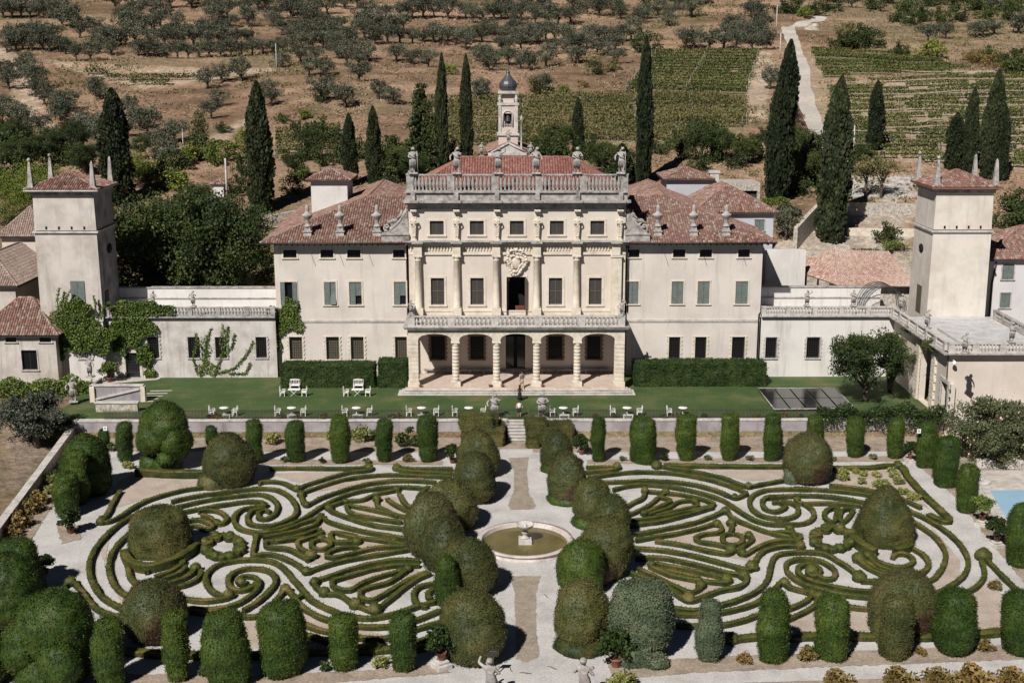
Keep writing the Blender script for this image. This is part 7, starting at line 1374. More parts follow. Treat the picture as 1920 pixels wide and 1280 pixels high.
# wispy tamarisk-like tall bush on the left slope
tree('tall_shrub', 'tall wispy brown green shrub on the left slope', 'shrub', atT(375, 278), None, crown('crown', 'vine_dry', 1.5, 1.5, 2.4, 2.6, 40, 60, 0.7, 0.11, up=1.2, hollow=0.2), 1.45)
for lab, pts in {'leafy shrub in the thicket behind the right wing, below the centre vineyard': [(1235, 290, 1.3), (1265, 280, 1.4), (1300, 275, 1.7), (1330, 262, 1.8), (1362, 280, 1.7), (1392, 285, 1.4), (1420, 300, 1.5), (1285, 300, 1.3), (1345, 305, 1.5), (1380, 315, 1.3), (1425, 265, 1.3), (1310, 320, 1.2)],
    'leafy shrub in the thicket beside the lower end of the lane': [(1478, 255, 1.2), (1482, 285, 1.4), (1500, 300, 1.5), (1516, 290, 1.3), (1490, 325, 1.5), (1515, 345, 1.6), (1478, 225, 1.0), (1474, 195, 0.9), (1476, 165, 0.8), (1474, 135, 0.8), (1540, 310, 1.2), (1495, 365, 1.3)],
    'leafy shrub in the thicket behind the left wing, around the slim cypresses': [(560, 262, 1.2), (585, 270, 1.3), (610, 265, 1.5), (630, 280, 1.6), (680, 300, 1.5), (725, 290, 1.7), (745, 310, 1.8), (770, 320, 1.6), (735, 335, 1.6), (800, 330, 1.5), (575, 300, 1.2), (600, 310, 1.3), (560, 340, 1.2), (640, 310, 1.4), (850, 300, 1.3), (720, 355, 1.5), (535, 300, 1.0), (548, 365, 1.1)],
    'dark shrub in the thicket behind the roof statues on the right': [(1020, 300, 1.5), (1060, 305, 1.7), (1105, 300, 1.5), (1135, 315, 1.6), (1180, 330, 1.5), (1150, 345, 1.7), (1000, 290, 1.3)],
    'green shrub on the slope between shed and bamboo': [(300, 330, 1.5), (325, 320, 1.6), (350, 305, 1.8), (380, 300, 1.8), (405, 310, 1.5), (440, 300, 1.4), (455, 330, 1.4), (300, 355, 1.6), (330, 360, 1.7), (445, 365, 1.3), (280, 340, 1.5), (455, 270, 1.2)],
    'shrub at the left edge between olive slope and farm roofs': [(10, 270, 1.9), (35, 265, 1.7), (15, 300, 2.0), (60, 290, 1.6), (85, 305, 1.7), (120, 310, 1.6), (150, 320, 1.6), (10, 340, 1.8), (50, 325, 1.7)]}.items():
    for x, y, s in pts: bush(lab, x, y, s * random.uniform(0.9, 1.15), random.choice(['tree_mid', 'tree_mid', 'tree_dark', 'bright' if 'slope between' in lab else 'tree_mid']), s * random.uniform(0.9, 1.5), group=lab)
# cypresses
def cyp_mesh(seed, n=8000, slim=1.0):
    t = rng.uniform(0, 1, n) ** 0.85; prof = np.interp(t, [0, .03, .12, .4, .65, .85, .95, 1], [.45, .75, .92, 1., .88, .58, .28, .04]); a = rng.uniform(0, 2 * np.pi, n); lump = 1 + 0.16 * np.sin(3 * a + t * 9 + seed) + 0.12 * np.sin(5 * a - t * 23 + seed) + rng.normal(0, 0.06, n)
    r = prof * lump * rng.uniform(0.62, 1.0, n) ** 0.5; P = np.stack([r * np.cos(a), r * np.sin(a), t * 10], -1)
    d = rand_dirs(n) * 0.5; d[:, 2] = np.abs(d[:, 2]) + 1.0; d[:, 0] += np.cos(a) * 0.35; d[:, 1] += np.sin(a) * 0.35; d /= np.linalg.norm(d, axis=1, keepdims=True); b = np.cross(d, rand_dirs(n)); b /= np.linalg.norm(b, axis=1, keepdims=True); s = rng.uniform(0.07, 0.16, (n, 1))
    v = np.stack([P - d * s, P + b * s * 0.75, P + d * s * 1.2, P - b * s * 0.75], 1).reshape(-1, 3); f = np.arange(n * 4).reshape(-1, 4)
    V, N, F = blobmesh('egg', 1.35, 1.35, 9.4, 30, 20, 0.4, seed); V[:, 0:2] *= np.interp(V[:, 2] / 9.4, [0, .2, .5, 1], [0.9, 1.05, 1.0, 0.5])[:, None]
    return npmesh('crown', np.vstack([v, V]), np.vstack([f, F + len(v)]), M['cypress'])
CY = [cyp_mesh(k) for k in range(4)]; CYT = MB().tube([(0, 0, -0.6), (0, 0, 1.2)], [0.28, 0.22], 7).mesh('trunk', M['bark'])
def cypress(label, px, base, top, wpx, lean=0.0, Y=None, k=0, mat=None):
    p = atT(px, base) if Y is None else Vector((xY(px, Y, base), Y, terr1(xY(px, Y, base), Y))); d_ = p.y / math.cos(PITCH) if False else (p - Vector((0, 0, CAMH))).dot(Vector(_fw)); w_ = wpx * d_ / FPX; h_ = (zY(top, p.y) - p.z); t = tree('cypress', label, 'cypress', p, CYT, CY[k % 4], w_ / 2.35, h_ / 10.15); t.rotation_euler.y = R(lean); return t
cypress('tall broad dark cypress on the slope left of the villa', 491, 398, 150, 54, k=0); cypress('dark thick cypress with bulging top behind the left tower', 222, 385, 163, 66, -3, k=1)
cypress('slim dark cypress left of the cedar, nearer the left wing', 657, 350, 211, 32, k=2); cypress('slim dark cypress left of the cedar, nearer the cedar', 702, 350, 197, 32, k=3)
cypress('very slim tall cypress right of the cedar', 828, 330, 97, 27, -1, k=0); cypress('very slim tall cypress left of the bell tower', 875, 318, 99, 27, 0, k=1)
cypress('small slim cypress right of the bell tower', 1083, 288, 182, 25, k=2); cypress('tallest slim cypress rising above the right end of the roof balustrade', 1206, 350, 64, 34, 1, k=3)
cypress('tall cypress leaning along the left side of the lane', 1453, 378, 72, 56, 3.2, k=0); cypress('broad cypress leaning beside the stone walls', 1556, 455, 140, 66, 3.5, k=1); cypress('pointed cypress at the lower edge of the right vineyard', 1639, 282, 150, 34, k=2)
cypress('cypress in the clump behind the right tower, leftmost', 1788, 320, 210, 40, k=0); cypress('cypress in the clump behind the right tower, slim pointed', 1815, 325, 162, 32, 2, k=3); cypress('tallest cypress in the clump behind the right tower', 1850, 335, 128, 42, 2.5, k=2); cypress('cypress in the clump behind the right tower, rightmost', 1874, 340, 195, 30, k=1); cypress('short dark cypress clump between villa roof and tallest slim cypress', 1165, 345, 268, 40, k=1)
# other trees
TD = [crown('crown', 'tree_dark', 3.6, 3.6, 2.9, 5.2, 90, 240, 0.95, 0.085, hollow=0.45, flat=0.85) for k in range(3)]; TM_ = [crown('crown', 'tree_mid', 3.2, 3.2, 2.6, 4.4, 60, 170, 0.95, 0.11, hollow=0.45, flat=0.9) for k in range(3)]
TRK = [trunk_mesh(4.6, 0.28, 5, 2.0) for k in range(2)]
def bigtree(label, x, Y, s, kind='d', sz=None, z=None, cm=None, group=None, name='broadleaf_tree'):
    z = terr1(x, Y) if z is None else z; return tree(name, label, 'tree', (x, Y, z), TRK[0], cm or (TD if kind == 'd' else TM_)[random.randrange(3)], s, sz, group)
bigtree('huge dark broadleaf tree between left tower and villa, front crown', xY(340, 149, 450), 149, 2.1, sz=2.35); bigtree('huge dark broadleaf tree behind the annex terrace, right crown nearer the villa', xY(425, 151, 450), 151, 1.75, sz=2.3); bigtree('dark broadleaf tree behind the annex terrace, left crown beside the tower', xY(272, 151, 440), 151, 1.7, sz=2.3); bigtree('dark broadleaf tree behind the annex terrace, rear crown', xY(350, 158, 400), 158, 2.0, sz=2.1)
bigtree('bright mid-green bush tree on the slope left of the shed', xY(370, 186, 330), 186, 0.95, 'm'); bigtree('green rounded tree above the shed', xY(345, 178, 335), 178, 0.8, 'm')
for px, py, s, l in ((745, 345, 0.9, 'left of the cedar'), (775, 350, 0.8, 'under the cedar'), (1045, 300, 0.95, 'low spreading one right of the church'), (1130, 330, 0.85, 'between small cypress and roof statue'), (1315, 305, 0.9, 'behind the right belvedere'), (1350, 300, 0.8, 'second behind the right belvedere'), (1400, 310, 0.7, 'at the foot of the leaning cypress'), (1480, 300, 0.9, 'at the lower end of the lane'), (1512, 325, 1.0, 'between the two leaning cypresses'), (1500, 350, 0.95, 'lower one between the two leaning cypresses'), (1610, 330, 0.75, 'beside the pale pole'), (588, 300, 0.8, 'on the slope above the left belvedere'), (556, 335, 0.6, 'small, above the left belvedere')):
    p = atT(px, py); bigtree('mid-green leafy tree ' + l, p.x, p.y, s, 'm')
p = atT(1492, 245); tree('shrub', 'dark maroon smoke bush at the foot of the white lane', 'shrub', p, None, crown('crown', 'maroon', 1.5, 1.5, 1.4, 1.4, 24, 60, 0.6, 0.12), 1.2)
TA = [crown('crown', 'vine_dry', 2.6, 2.6, 1.6, 4.2, 30, 50, 0.9, 0.13, hollow=0.3) for k in range(2)]
for px, l in ((1622, 'left of two'), (1652, 'right of two')): p = atT(px, 372); t = tree('thin_tree', 'sparse brownish tree above the pale drive, ' + l, 'tree', p, trunk_mesh(4.4, 0.2, 6, 1.6), TA[0], 1.05, 1.15)
# cedar
m = MB(); m.tube([(0, 0, -0.5), (0, 0, 14)], [0.32, 0.04], 7); CT = m.mesh('trunk', M['bark']); pts = []
for z in np.arange(2.0, 13.6, 0.75):
    L = 3.9 * (1 - (z / 14.6)) ** 0.8 + 0.35
    for b in range(8):
        a = random.uniform(0, 6.28); l = L * random.uniform(0.7, 1.1)
        for q in range(int(l * 44)): r = l * random.uniform(0.12, 1); pts.append((r * math.cos(a) + random.gauss(0, 0.16), r * math.sin(a) + random.gauss(0, 0.16), z - r * 0.22 + random.gauss(0, 0.16)))
v, f = leafcards(np.array(pts), 0.15, 0.0, 0.7); p = atT(792, 330); tree('cedar', 'layered blue green cedar between the slim cypresses', 'cedar', p, CT, npmesh('crown', v, f, M['tree_dark']), 1.0, (zY(150, p.y) - p.z) / 14)
# bamboo thicket left
def clumpgrass(n, r, h, mat, lean=0.5, w_=0.07):
    V = []; F = []
    for k in range(n):
        a = random.uniform(0, 6.28); rr = r * math.sqrt(random.random()); x, y = rr * math.cos(a), rr * math.sin(a); hh = h * random.uniform(0.55, 1.05); l = random.uniform(0, lean) * hh; b = random.uniform(0, 6.28)
        for q in range(9):
            t = 0.25 + 0.75 * (q + random.random()) / 9; px_, py_, pz = x + l * t * t * math.cos(b), y + l * t * t * math.sin(b), hh * t; c = random.uniform(0, 6.28); s = random.uniform(0.25, 0.5); dx, dy = math.cos(c) * s, math.sin(c) * s; i = len(V); V += [(px_, py_, pz), (px_ + dx * 0.5 - dy * w_ * 2, py_ + dy * 0.5 + dx * w_ * 2, pz + 0.08), (px_ + dx, py_ + dy, pz - 0.15), (px_ + dx * 0.5 + dy * w_ * 2, py_ + dy * 0.5 - dx * w_ * 2, pz + 0.04)]; F.append((i, i + 1, i + 2, i + 3))
    return npmesh('foliage', np.array(V), np.array(F), M[mat])
BM = clumpgrass(260, 2.4, 5.2, 'bright')
for n_, (px, py, s) in enumerate([(15, 425, 1.0), (50, 400, 1.1), (80, 385, 0.9), (30, 380, 1.0), (100, 360, 0.9), (60, 355, 0.9), (5, 375, 1.0), (235, 330, 0.8), (262, 352, 0.9), (250, 325, 0.8)]):
    p = atT(px, py); t = thing('bamboo', 'feathery bright green bamboo clump ' + ('on the slope behind the left tower' if n_ < 7 else 'between the tower cypress and dark tree'), 'bamboo', p, 'bamboo clumps behind the left tower' if n_ < 7 else 'bamboo clumps right of the left tower'); t.scale = (s,) * 3; link('foliage', BM, t)
for n_, (px, py, s, l) in enumerate([(40, 330, 1.1, 'above the bamboo, left'), (95, 310, 1.0, 'above the bamboo, middle'), (140, 300, 1.1, 'above the bamboo, right'), (160, 330, 0.9, 'beside the tower cypress'), (30, 290, 1.1, 'at the left edge above the bamboo'), (265, 300, 0.7, 'right of the tower cypress')]): p = atT(px, py); bigtree('dark green tree ' + l, p.x, p.y, s * 0.75, 'd')
# trees near the garden
p = atZ(1622, 752, 0); tree('orange_tree', 'round dark green tree with low fork on the lawn before the right annex', 'tree', p, trunk_mesh(2.6, 0.24, 5, 1.7), crown('crown', 'tree_dark', 3.6, 3.1, 2.2, 4.0, 110, 190, 0.85, 0.09, hollow=0.4, flat=0.9), 1.2)
def rosette(n, L, mat, w_=0.05):
    V = []; F = []
    for k in range(n):
        a = random.uniform(0, 6.28); e = random.uniform(-0.3, 1.4); c = math.cos(e); d = Vector((math.cos(a) * c, math.sin(a) * c, math.sin(e))); s = Vector((-math.sin(a), math.cos(a), 0)) * w_; m_ = d * L * 0.5; t_ = d * L; t_.z -= L * 0.12; i = len(V); V += [tuple(-s * 0.4), tuple(m_ - s), tuple(t_), tuple(m_ + s)]; F.append((i, i + 1, i + 2, i + 3))
    return np.array(V), np.array(F)
yt = thing('yucca', 'tall multi-headed yucca with spiky rosettes beside the round tree', 'yucca', atZ(1668, 735, 0)); m = MB(); heads = [(0.3, 0.2, 5.0), (-0.8, 0.3, 4.6), (1.0, -0.2, 4.3), (0.2, -0.6, 3.7), (-0.3, 0.5, 5.7), (0.9, 0.5, 5.1), (0.5, -0.8, 2.7)]
for hx_, hy_, hz_ in heads: m.tube([(0, 0, -0.2), (hx_ * 0.4, hy_ * 0.4, hz_ * 0.5), (hx_, hy_, hz_)], [0.2, 0.14, 0.09], 6)
m.build('trunk', M['bark'], yt)
rv, rf = rosette(110, 0.95, 'bright'); rm = npmesh('rosette', rv, rf, M['ivy'])
for q in heads: link('rosette', rm, yt, q, random.uniform(0, 6))
p = atZ(1865, 865, -1.4); ol = thing('oleander', 'big pale green flowering oleander bush in front of the loggia block', 'oleander', p); link('crown', crown('crown', 'oleander', 4.4, 3.6, 3.1, 3.1, 170, 230, 0.9, 0.10, hollow=0.35, flat=0.95, up=0.9), ol)
P = rand_dirs(160) * np.array([4.5, 3.7, 3.5]) + np.array([0, 0, 3.2]); P = P[P[:, 2] > 1.2]; v, f = leafcards(P, 0.10, 0, 0.9); link('blossom', npmesh('blossom', v, f, M['petal']), ol)
p = atZ(70, 835, -1.6); tree('olive_tree', 'large grey olive tree outside the garden wall at the left', 'olive tree', p, trunk_mesh(2.2, 0.3, 5, 1.6), crown('crown', 'olive_dark', 3.3, 2.8, 2.0, 3.1, 70, 140, 0.8, 0.11, hollow=0.4, flat=0.95, up=0.9), 1.05) if 'olive_dark' in M else None
for px, py, s, l in ((105, 905, 0.55, 'nearer the tree'), (118, 830, 0.8, 'under the olive crown')): t = tree('shrub', 'low dark shrub against the left garden wall, ' + l, 'shrub', atZ(px, py, -1.7), None, BUSH['tree_dark'], s)
def hedgeline(label, pts, w_, h_, mat, per=260, leaf=0.12, name='ivy_hedge', cat='hedge'):
    P = []; base = Vector(pts[0]); 
    for a, b in zip(pts, pts[1:]):
        a, b = Vector(a), Vector(b); L = (b - a).length; n = int(L * per); d = (b - a).normalized(); s = Vector((d.y, -d.x, 0)); t = rng.uniform(0, 1, n); u = rng.uniform(-1, 1, n); z = rng.uniform(0, 1, n) ** 0.7
        env = 1 + 0.25 * np.sin(t * L * 1.7) * np.cos(t * L * 0.6 + 1); 
        P.append(np.array(a)[None] + np.array(b - a)[None] * t[:, None] + np.array(s)[None] * (u * w_ / 2 * np.sqrt(1 - (z - 0.4) ** 2) * env)[:, None] + np.array([0, 0, 1])[None] * (z * h_ * env)[:, None])
    P = np.vstack(P) - np.array(base); v, f = leafcards(P, leaf, 0.2); t = thing(name, label, cat, base); link('foliage', npmesh('foliage', v, f, M[mat]), t); return t
hedgeline('loose dark ivy hedge on the garden wall before the loggia block', [(atZ(1530, 785, 0).x, 117.9, -0.9), (atZ(1640, 785, 0).x, 117.7, -0.7), (43.5, 117.0, -0.4)], 2.0, 2.0, 'laurel', 600, 0.11)
hedgeline('leafy vine hedge below the left farmhouse', [(*atZ(-30, 742, 0)[:2], -0.4), (*atZ(80, 738, 0)[:2], -0.4), (*atZ(172, 735, 0)[:2], -0.4)], 2.0, 1.9, 'ivy', 520, 0.13)
# ivy on the left annex and tower
def ivy(label, blobs, y, n, depth=0.28, leaf=0.12, mat='ivy', tend=()):
    leaf *= 0.75; n = int(n * 1.7)
    P = []
    for (px, py, rx, ry, wgt) in blobs:
        c = atY(px, py, y); k = int(n * wgt); a = rng.uniform(0, 6.28, k); r = rng.uniform(0, 1, k) ** 0.5 * (1 + 0.18 * np.sin(a * 5 + px)); P.append(np.stack([c.x + r * np.cos(a) * rx / 16.6, c.y - rng.uniform(0.02, depth, k), c.z + r * np.sin(a) * ry / 16.2], -1))
    for pl in tend:
        Q = [atY(px, py, y) for px, py in pl]
        for a, b in zip(Q, Q[1:]): k = max(4, int((b - a).length * 70)); t = rng.uniform(0, 1, k); P.append(np.array(a)[None] + np.array(b - a)[None] * t[:, None] + rng.normal(0, 0.09, (k, 3)) * np.array([1, 0.4, 1]) - np.array([0, 0.1, 0]))
    P = np.vstack(P); base = P.mean(0); v, f = leafcards(P - base, leaf, 0.1, 0.8); t = thing('ivy', label, 'ivy', base); link('foliage', npmesh('foliage', v, f, M[mat]), t)
    if tend:
        m = MB()
        for pl in tend: m.tube([atY(px, py, y - 0.06) - Vector(base) for px, py in pl], 0.03, 4)
        m.build('stem', M['bark'], t)
ivy('dense green ivy over the base of the left tower', [(145, 580, 24, 20, 1.1), (170, 632, 46, 30, 2.6), (120, 610, 22, 40, 1.2), (115, 655, 10, 18, 0.3)], TY0 - 0.42, 1500, 0.5, 0.12, 'ivy', [[(110, 600), (108, 560), (112, 540)], [(120, 590), (126, 555), (133, 545)], [(190, 600), (196, 572), (206, 566)], [(175, 600), (180, 570), (176, 555)]])
ivy('thick ivy around the glass door of the annex', [(248, 608, 42, 34, 2.4), (255, 575, 45, 12, 1.0), (228, 640, 16, 24, 0.8), (272, 665, 16, 20, 0.7), (300, 580, 30, 10, 0.5), (282, 700, 10, 12, 0.3)], YA - 0.05, 1600, 0.5, 0.12)
ivy('thin climbing creeper spreading between the annex windows', [(390, 690, 20, 12, 0.4), (420, 640, 8, 30, 0.25), (385, 655, 10, 25, 0.25)], YA - 0.02, 700, 0.2, 0.10, 'ivy', [[(375, 705), (385, 670), (388, 640), (395, 615)], [(400, 705), (415, 670), (425, 640), (428, 612)], [(405, 700), (440, 690), (465, 660), (475, 640)], [(370, 700), (362, 670), (370, 640)], [(430, 700), (460, 700), (470, 680)], [(415, 670), (435, 650), (440, 625)], [(388, 660), (372, 645), (366, 625)]])
ivy('leafy creeper climbing the corner between annex and left wing', [(525, 600, 30, 26, 1.6), (545, 580, 16, 22, 0.5), (512, 640, 14, 30, 0.7), (505, 665, 12, 14, 0.3), (560, 610, 10, 14, 0.2)], YW - 0.03, 1300, 0.35, 0.11, 'ivy', [[(515, 660), (520, 620), (528, 590), (535, 570)], [(530, 610), (550, 590), (562, 575)], [(510, 640), (490, 620), (470, 605)], [(512, 655), (505, 680), (510, 690)]])
for n_, (px, py, s) in enumerate([(1703, 615, 0.5), (1713, 672, 0.6), (1748, 650, 0.65)]):
    c = onX(px, py, xL - 0.3); t = tree('wall_plant', ['small hanging plant high on the loggia wall left of the arch', 'drooping plant on the arch pier', 'leafy plant hanging right of the arch head'][n_], 'plant', c - Vector((0, 0, 0.5)), None, BUSH['ivy2'] if 'ivy2' in BUSH else BUSH['tree_mid'], s, s * 1.1)
# yard plants behind the right annex
bush('spiky green shrub in the yard before the right tower', 1660, 455, 1.35, 'tree_mid'); bush('low spreading bright shrub in the yard', 1672, 470, 1.3, 'bright', 0.7)
for n_, px in enumerate((1603, 1622, 1640)): bush('dark potted shrub in the yard row, ' + ('left', 'middle', 'right')[n_], px, 492, 0.8, 'tree_dark', 0.9)
p = atT(1473, 450); tree('olive_tree', 'grey olive tree beside the rear house', 'olive tree', p, *OL[1], 1.15, 1.3)
hedgeline('flat clipped bright hedge by the rear house', [atT(1428, 385), atT(1478, 383)], 2.2, 1.0, 'bright', 300, 0.12, 'clipped_hedge')
hedgeline('sloping clipped brownish hedge right of the villa', [atT(1432, 530), atT(1500, 490)], 1.2, 0.9, 'box', 500, 0.09, 'clipped_hedge')
bush('bush right of the right tower', 1895, 430, 2.2, 'tree_mid', 2.0); bush('second bush right of the right tower, lower', 1912, 400, 2.0, 'tree_mid', 1.8); bush('small green shrub beside the left wing corner', 492, 495, 0.9, 'bright')
# dry grass tussocks and low scrub all over the slope: nobody could count them
N = 26000; X = rng.uniform(-150, 165, N); Y = 185 + 330 * rng.uniform(0, 1, N) ** 1.15; ok = np.ones(N, bool)
for q in VPOLY.values(): ok &= ~inpoly(X, Y, q)
ok &= dpoly(X, Y, poly_t([(1540, 32), (1478, 54), (1492, 96), (1506, 165), (1532, 244)])) > 4; ok &= dpoly(X, Y, poly_t([(0, 96), (46, 150), (62, 240)])) > 3.5; ok &= (vnoise(X, Y, 17, 31) + 0.6 * vnoise(X, Y, 5, 32)) > -0.12
X, Y = X[ok], Y[ok]; Z = terr(X, Y)
for nm, mt, part, sz in (('dry_grass', 'dryleaf2', 0, 0.34), ('scrub', 'vine_dry', 1, 0.36)):
    sel = (vnoise(X, Y, 26, 33) + 0.5 * vnoise(X, Y, 4, 34) > 0.12) == bool(part); P = np.stack([X[sel], Y[sel], Z[sel]], -1); P = np.repeat(P, 7 if part == 0 else 9, 0); P += np.stack([rng.normal(0, 0.55, len(P)), rng.normal(0, 0.55, len(P)), rng.uniform(0.0, 0.35 if part == 0 else 0.7, len(P))], -1)
    v, f = leafcards(P, sz * 0.8, 0.6, 0.5); o = link(nm, npmesh(nm, v, f, M[mt])); tag(o, kind='stuff')
# ================================================================== VINES
VR = 0
for nme, (outline, rows, mat, gc) in VINEYARDS.items():
    ys = [p[1] for p in outline]; y0, y1 = min(ys), max(ys); post = MB().box(-0.035, 0.035, -0.035, 0.035, -0.2, 2.0).mesh('post', M['bark'] if nme in ('right', 'lane') else M['stone_wall'])
    for r in range(rows):
        py = y0 + (y1 - y0) * (r + 0.5) / rows; xs_ = []
        for i in range(len(outline)):
            (a, b), (c, d) = outline[i], outline[(i + 1) % len(outline)]
            if (b <= py < d) or (d <= py < b): xs_.append(a + (c - a) * (py - b) / (d - b))
        if len(xs_) < 2: continue
        xa, xb = min(xs_), max(xs_); n = max(2, int((xb - xa) / 12)); Q = [atT(xa + (xb - xa) * k / n, py, 180) for k in range(n + 1)]; base = Q[0]; PP = []; ym = sum(q.y for q in Q) / len(Q)
        Q = [Vector((q.x, ym + (q.y - ym) * 0.25, 0)) for q in Q]
        for q in Q: q.z = terr1(q.x, q.y)
        base = Q[0].copy(); gap = 0.24 if nme in ('right', 'side') else 0.04
        for a, b in zip(Q, Q[1:]):
            L = (b - a).length; k = int(L * (46 if nme != 'centre' else 60)); t = rng.uniform(0, 1, k); pt = np.array(a)[None] + np.array(b - a)[None] * t[:, None]; dens = vnoise(pt[:, 0], pt[:, 1], 3.1, 21) + 0.5 > gap; pt = pt[dens]; k = len(pt)
            PP.append(pt + np.stack([rng.normal(0, 0.15, k), rng.normal(0, 0.2 if nme != 'centre' else 0.8, k), 0.5 + rng.uniform(0, 1, k) ** 0.8 * (0.75 if nme in ('upper', 'lane', 'right') else 1.2)], -1))
        v, f = leafcards(np.vstack(PP) - np.array(base), 0.2, 0.2, 0.75); t = thing('vine_row', {'upper': 'green trellised vine row in the upper vineyard left of the lane', 'centre': 'yellowing vine row in the dense vineyard behind the bell tower', 'lane': 'green vine row in the vineyard right of the lane', 'right': 'patchy vine row in the big vineyard above the right tower', 'strip': 'vine row in the small strip on the left slope', 'side': 'yellowing vine row right of the broad left cypress'}[nme], 'vine row', base, 'vine rows: ' + nme)
        link('foliage', npmesh('foliage', v, f, M[mat]), t)
        Lr = (Q[-1] - Q[0]).length; k = max(1, int(Lr / 11))
        for j in range(k + 1): q = Q[0].lerp(Q[-1], j / k); q.z = terr1(q.x, q.y); link('post', post, t, q - base)
# ================================================================== STATUES, URNS
ST = [skinned('body', *figure(2.0, la, ra, lh, rh, ln, lg, dr, stp, kn, hd), M['stone_grey']) for la, ra, lh, rh, ln, lg, dr, stp, kn, hd in (
    ((0.16, -0.06, -0.28), (-0.14, -0.08, -0.27), (-0.18, -0.2, 0.08), (0.16, -0.2, -0.05), 0.04, (0.08, -0.12), 1.25, 0.05, 0.0, 0.03),
    ((0.2, -0.1, -0.2), (-0.2, 0.0, -0.28), (-0.05, -0.22, 0.24), (0.05, -0.14, -0.25), -0.05, (0.13, -0.06), 1.3, 0.12, 0.03, -0.03),
    ((0.24, -0.06, 0.12), (-0.15, -0.1, -0.25), (-0.06, -0.06, 0.26), (0.22, -0.15, 0.0), 0.05, (0.10, -0.10), 1.35, 0.08, 0.02, 0.04),
    ((0.18, 0.02, -0.28), (-0.18, -0.08, -0.24), (0.04, -0.06, -0.26), (0.28, -0.15, 0.05), -0.04, (0.06, -0.14), 1.4, 0.0, 0.04, 0.0))]
DR = []
for k in range(3):
    m = MB(); s = random.Random(k)
    for j in range(7): a = -0.9 + 1.8 * j / 6; m.tube([(0.20 * math.sin(a) + 0.03, -0.17 * math.cos(a), 1.15), (0.25 * math.sin(a + s.uniform(-.2, .2)), -0.21 * math.cos(a), 0.8), (0.24 * math.sin(a), -0.17 * math.cos(a), 0.35 + 0.1 * s.random())], [0.06, 0.085, 0.05], 6)
    m.tube([(-0.3, -0.12, 1.62), (0.0, -0.24, 1.3), (0.26, -0.16, 1.1)], [0.07, 0.1, 0.07], 6); DR.append(m.mesh('drapery', M['stone_grey']))
HAIRM = MB().lathe([(0.02, -0.1), (0.12, -0.06), (0.145, 0.03), (0.12, 0.11), (0.05, 0.16), (0.02, 0.165)], n=10).mesh('hair', M['stone_grey'])
BASE = MB().bevbox(-0.34, 0.34, -0.32, 0.32, 0, 0.14, 0.03).mesh('base', M['stone_grey']); STF = MB().tube([(0.36, -0.2, 0.1), (0.3, -0.26, 1.9)], 0.03, 5).mesh('staff', M['stone_grey'])
def statue(label, loc, h, k, rz=0.0, group=None, staff=False, mat=None):
    t = thing('statue', label, 'statue', loc, group, rz); s = h / 2.14; t.scale = (s * 1.12, s * 1.12, s); link('body', ST[k % 4], t, (0, 0, 0.14)); link('drapery', DR[k % 3], t, (0, 0, 0.14)); link('hair', HAIRM, t, (0.05, 0.02, 2.06)); link('base', BASE, t)
    if staff: link('staff', STF, t)
    return t
zr = zb0 + (zY(327, 134.3) - zb0) + 0.02; ordn = ['first from the left', 'second from the left', 'third from the left', 'fourth from the left', 'fifth from the left', 'last on the right']
for k, px in enumerate((773.5, 856.5, 934, 1006, 1081.5, 1165.5)): statue('grey stone statue on the roof balustrade, ' + ordn[k], (xY(px, yb, 310), yb, zr), 2.75, k, random.uniform(-0.4, 0.4), 'statues on the roof balustrade', k in (0, 5))
hbz = zY(592, YP - 0.1) + 0.03
for x, l, k in ((xe0 + 0.35, 'left', 1), (xe1 - 0.35, 'right', 2)): statue('small dark stone figure on the %s end of the porch balcony' % l, (x, YP, hbz), 1.6, k, 0.5 if k == 1 else -0.5)
for px, py, l, k in ((287, 569, 'first from the tower', 0), (362, 568, 'second from the tower', 1)): statue('stone figure on the ivy-grown annex balustrade, ' + l, (xY(px, YA, py), YA + 0.05, zta + 1.02), 1.75, k)
for px, py, l, k in ((1513, 569, 'nearest the villa', 2), (1600, 569, 'second from the villa', 3)): statue('stone figure on the right annex balustrade, ' + l, (xY(px, YA, py), YA + 0.05, zta + 1.02), 1.75, k)
for px, py, l, k in ((1691, 572, 'at the inner corner'), (1740, 598, 'in the middle'), (1812, 640, 'at the outer corner')) if False else ((1691, 566, 'at the inner corner', 0), (1740, 596, 'in the middle', 1), (1811, 641, 'at the outer corner', 3)): q = onX(px, py, xL - 0.25); statue('stone figure on the loggia block balustrade, ' + l, (xL - 0.25, q.y, zta + 1.02), 1.9, k, -0.8)
statue('leaning stone figure on the front balustrade of the loggia block', (xY(1897, YB - 0.25, 630), YB - 0.25, zta + 1.02), 1.9, 2)
for px, py, top, l, k in ((927, 784, 739, 'left', 1), (1016, 782, 738, 'right', 0)):
    p = Vector((xY(px, 118.05, 780), 118.75, 0.0)); t = MB().bevbox(-0.42, 0.42, -0.38, 0.38, 0, 0.55, 0.04).mesh('pedestal', M['stone_grey']); s_ = statue('weathered stone statue guarding the garden steps, on the ' + l, p, zY(top, 118.75) - 0.02, k, 0.2, 'statues beside the garden steps'); s_.scale = (s_.scale[0] * 1.2, s_.scale[1] * 1.2, s_.scale[2])
statue('weathered stone figure on the pier of the left ramp wall', (atZ(138, 757, 0.0).x, atZ(138, 757, 0.0).y, 0.2), 2.5, 1, 0.3); statue('dark slender stone figure by the ramp below the annex door', (atZ(171, 722, 0).x, atZ(171, 722, 0).y, 0.9), 2.2, 3, -0.3)
for px, py, l, k in ((921, 1318, 'left', 2), (1095, 1322, 'right', 0)): p = atZ(px, py, GZ); statue('white stone statue at the near edge of the garden, %s of the path' % l, p, zY(1236, p.y) - GZ, k, 2.8)
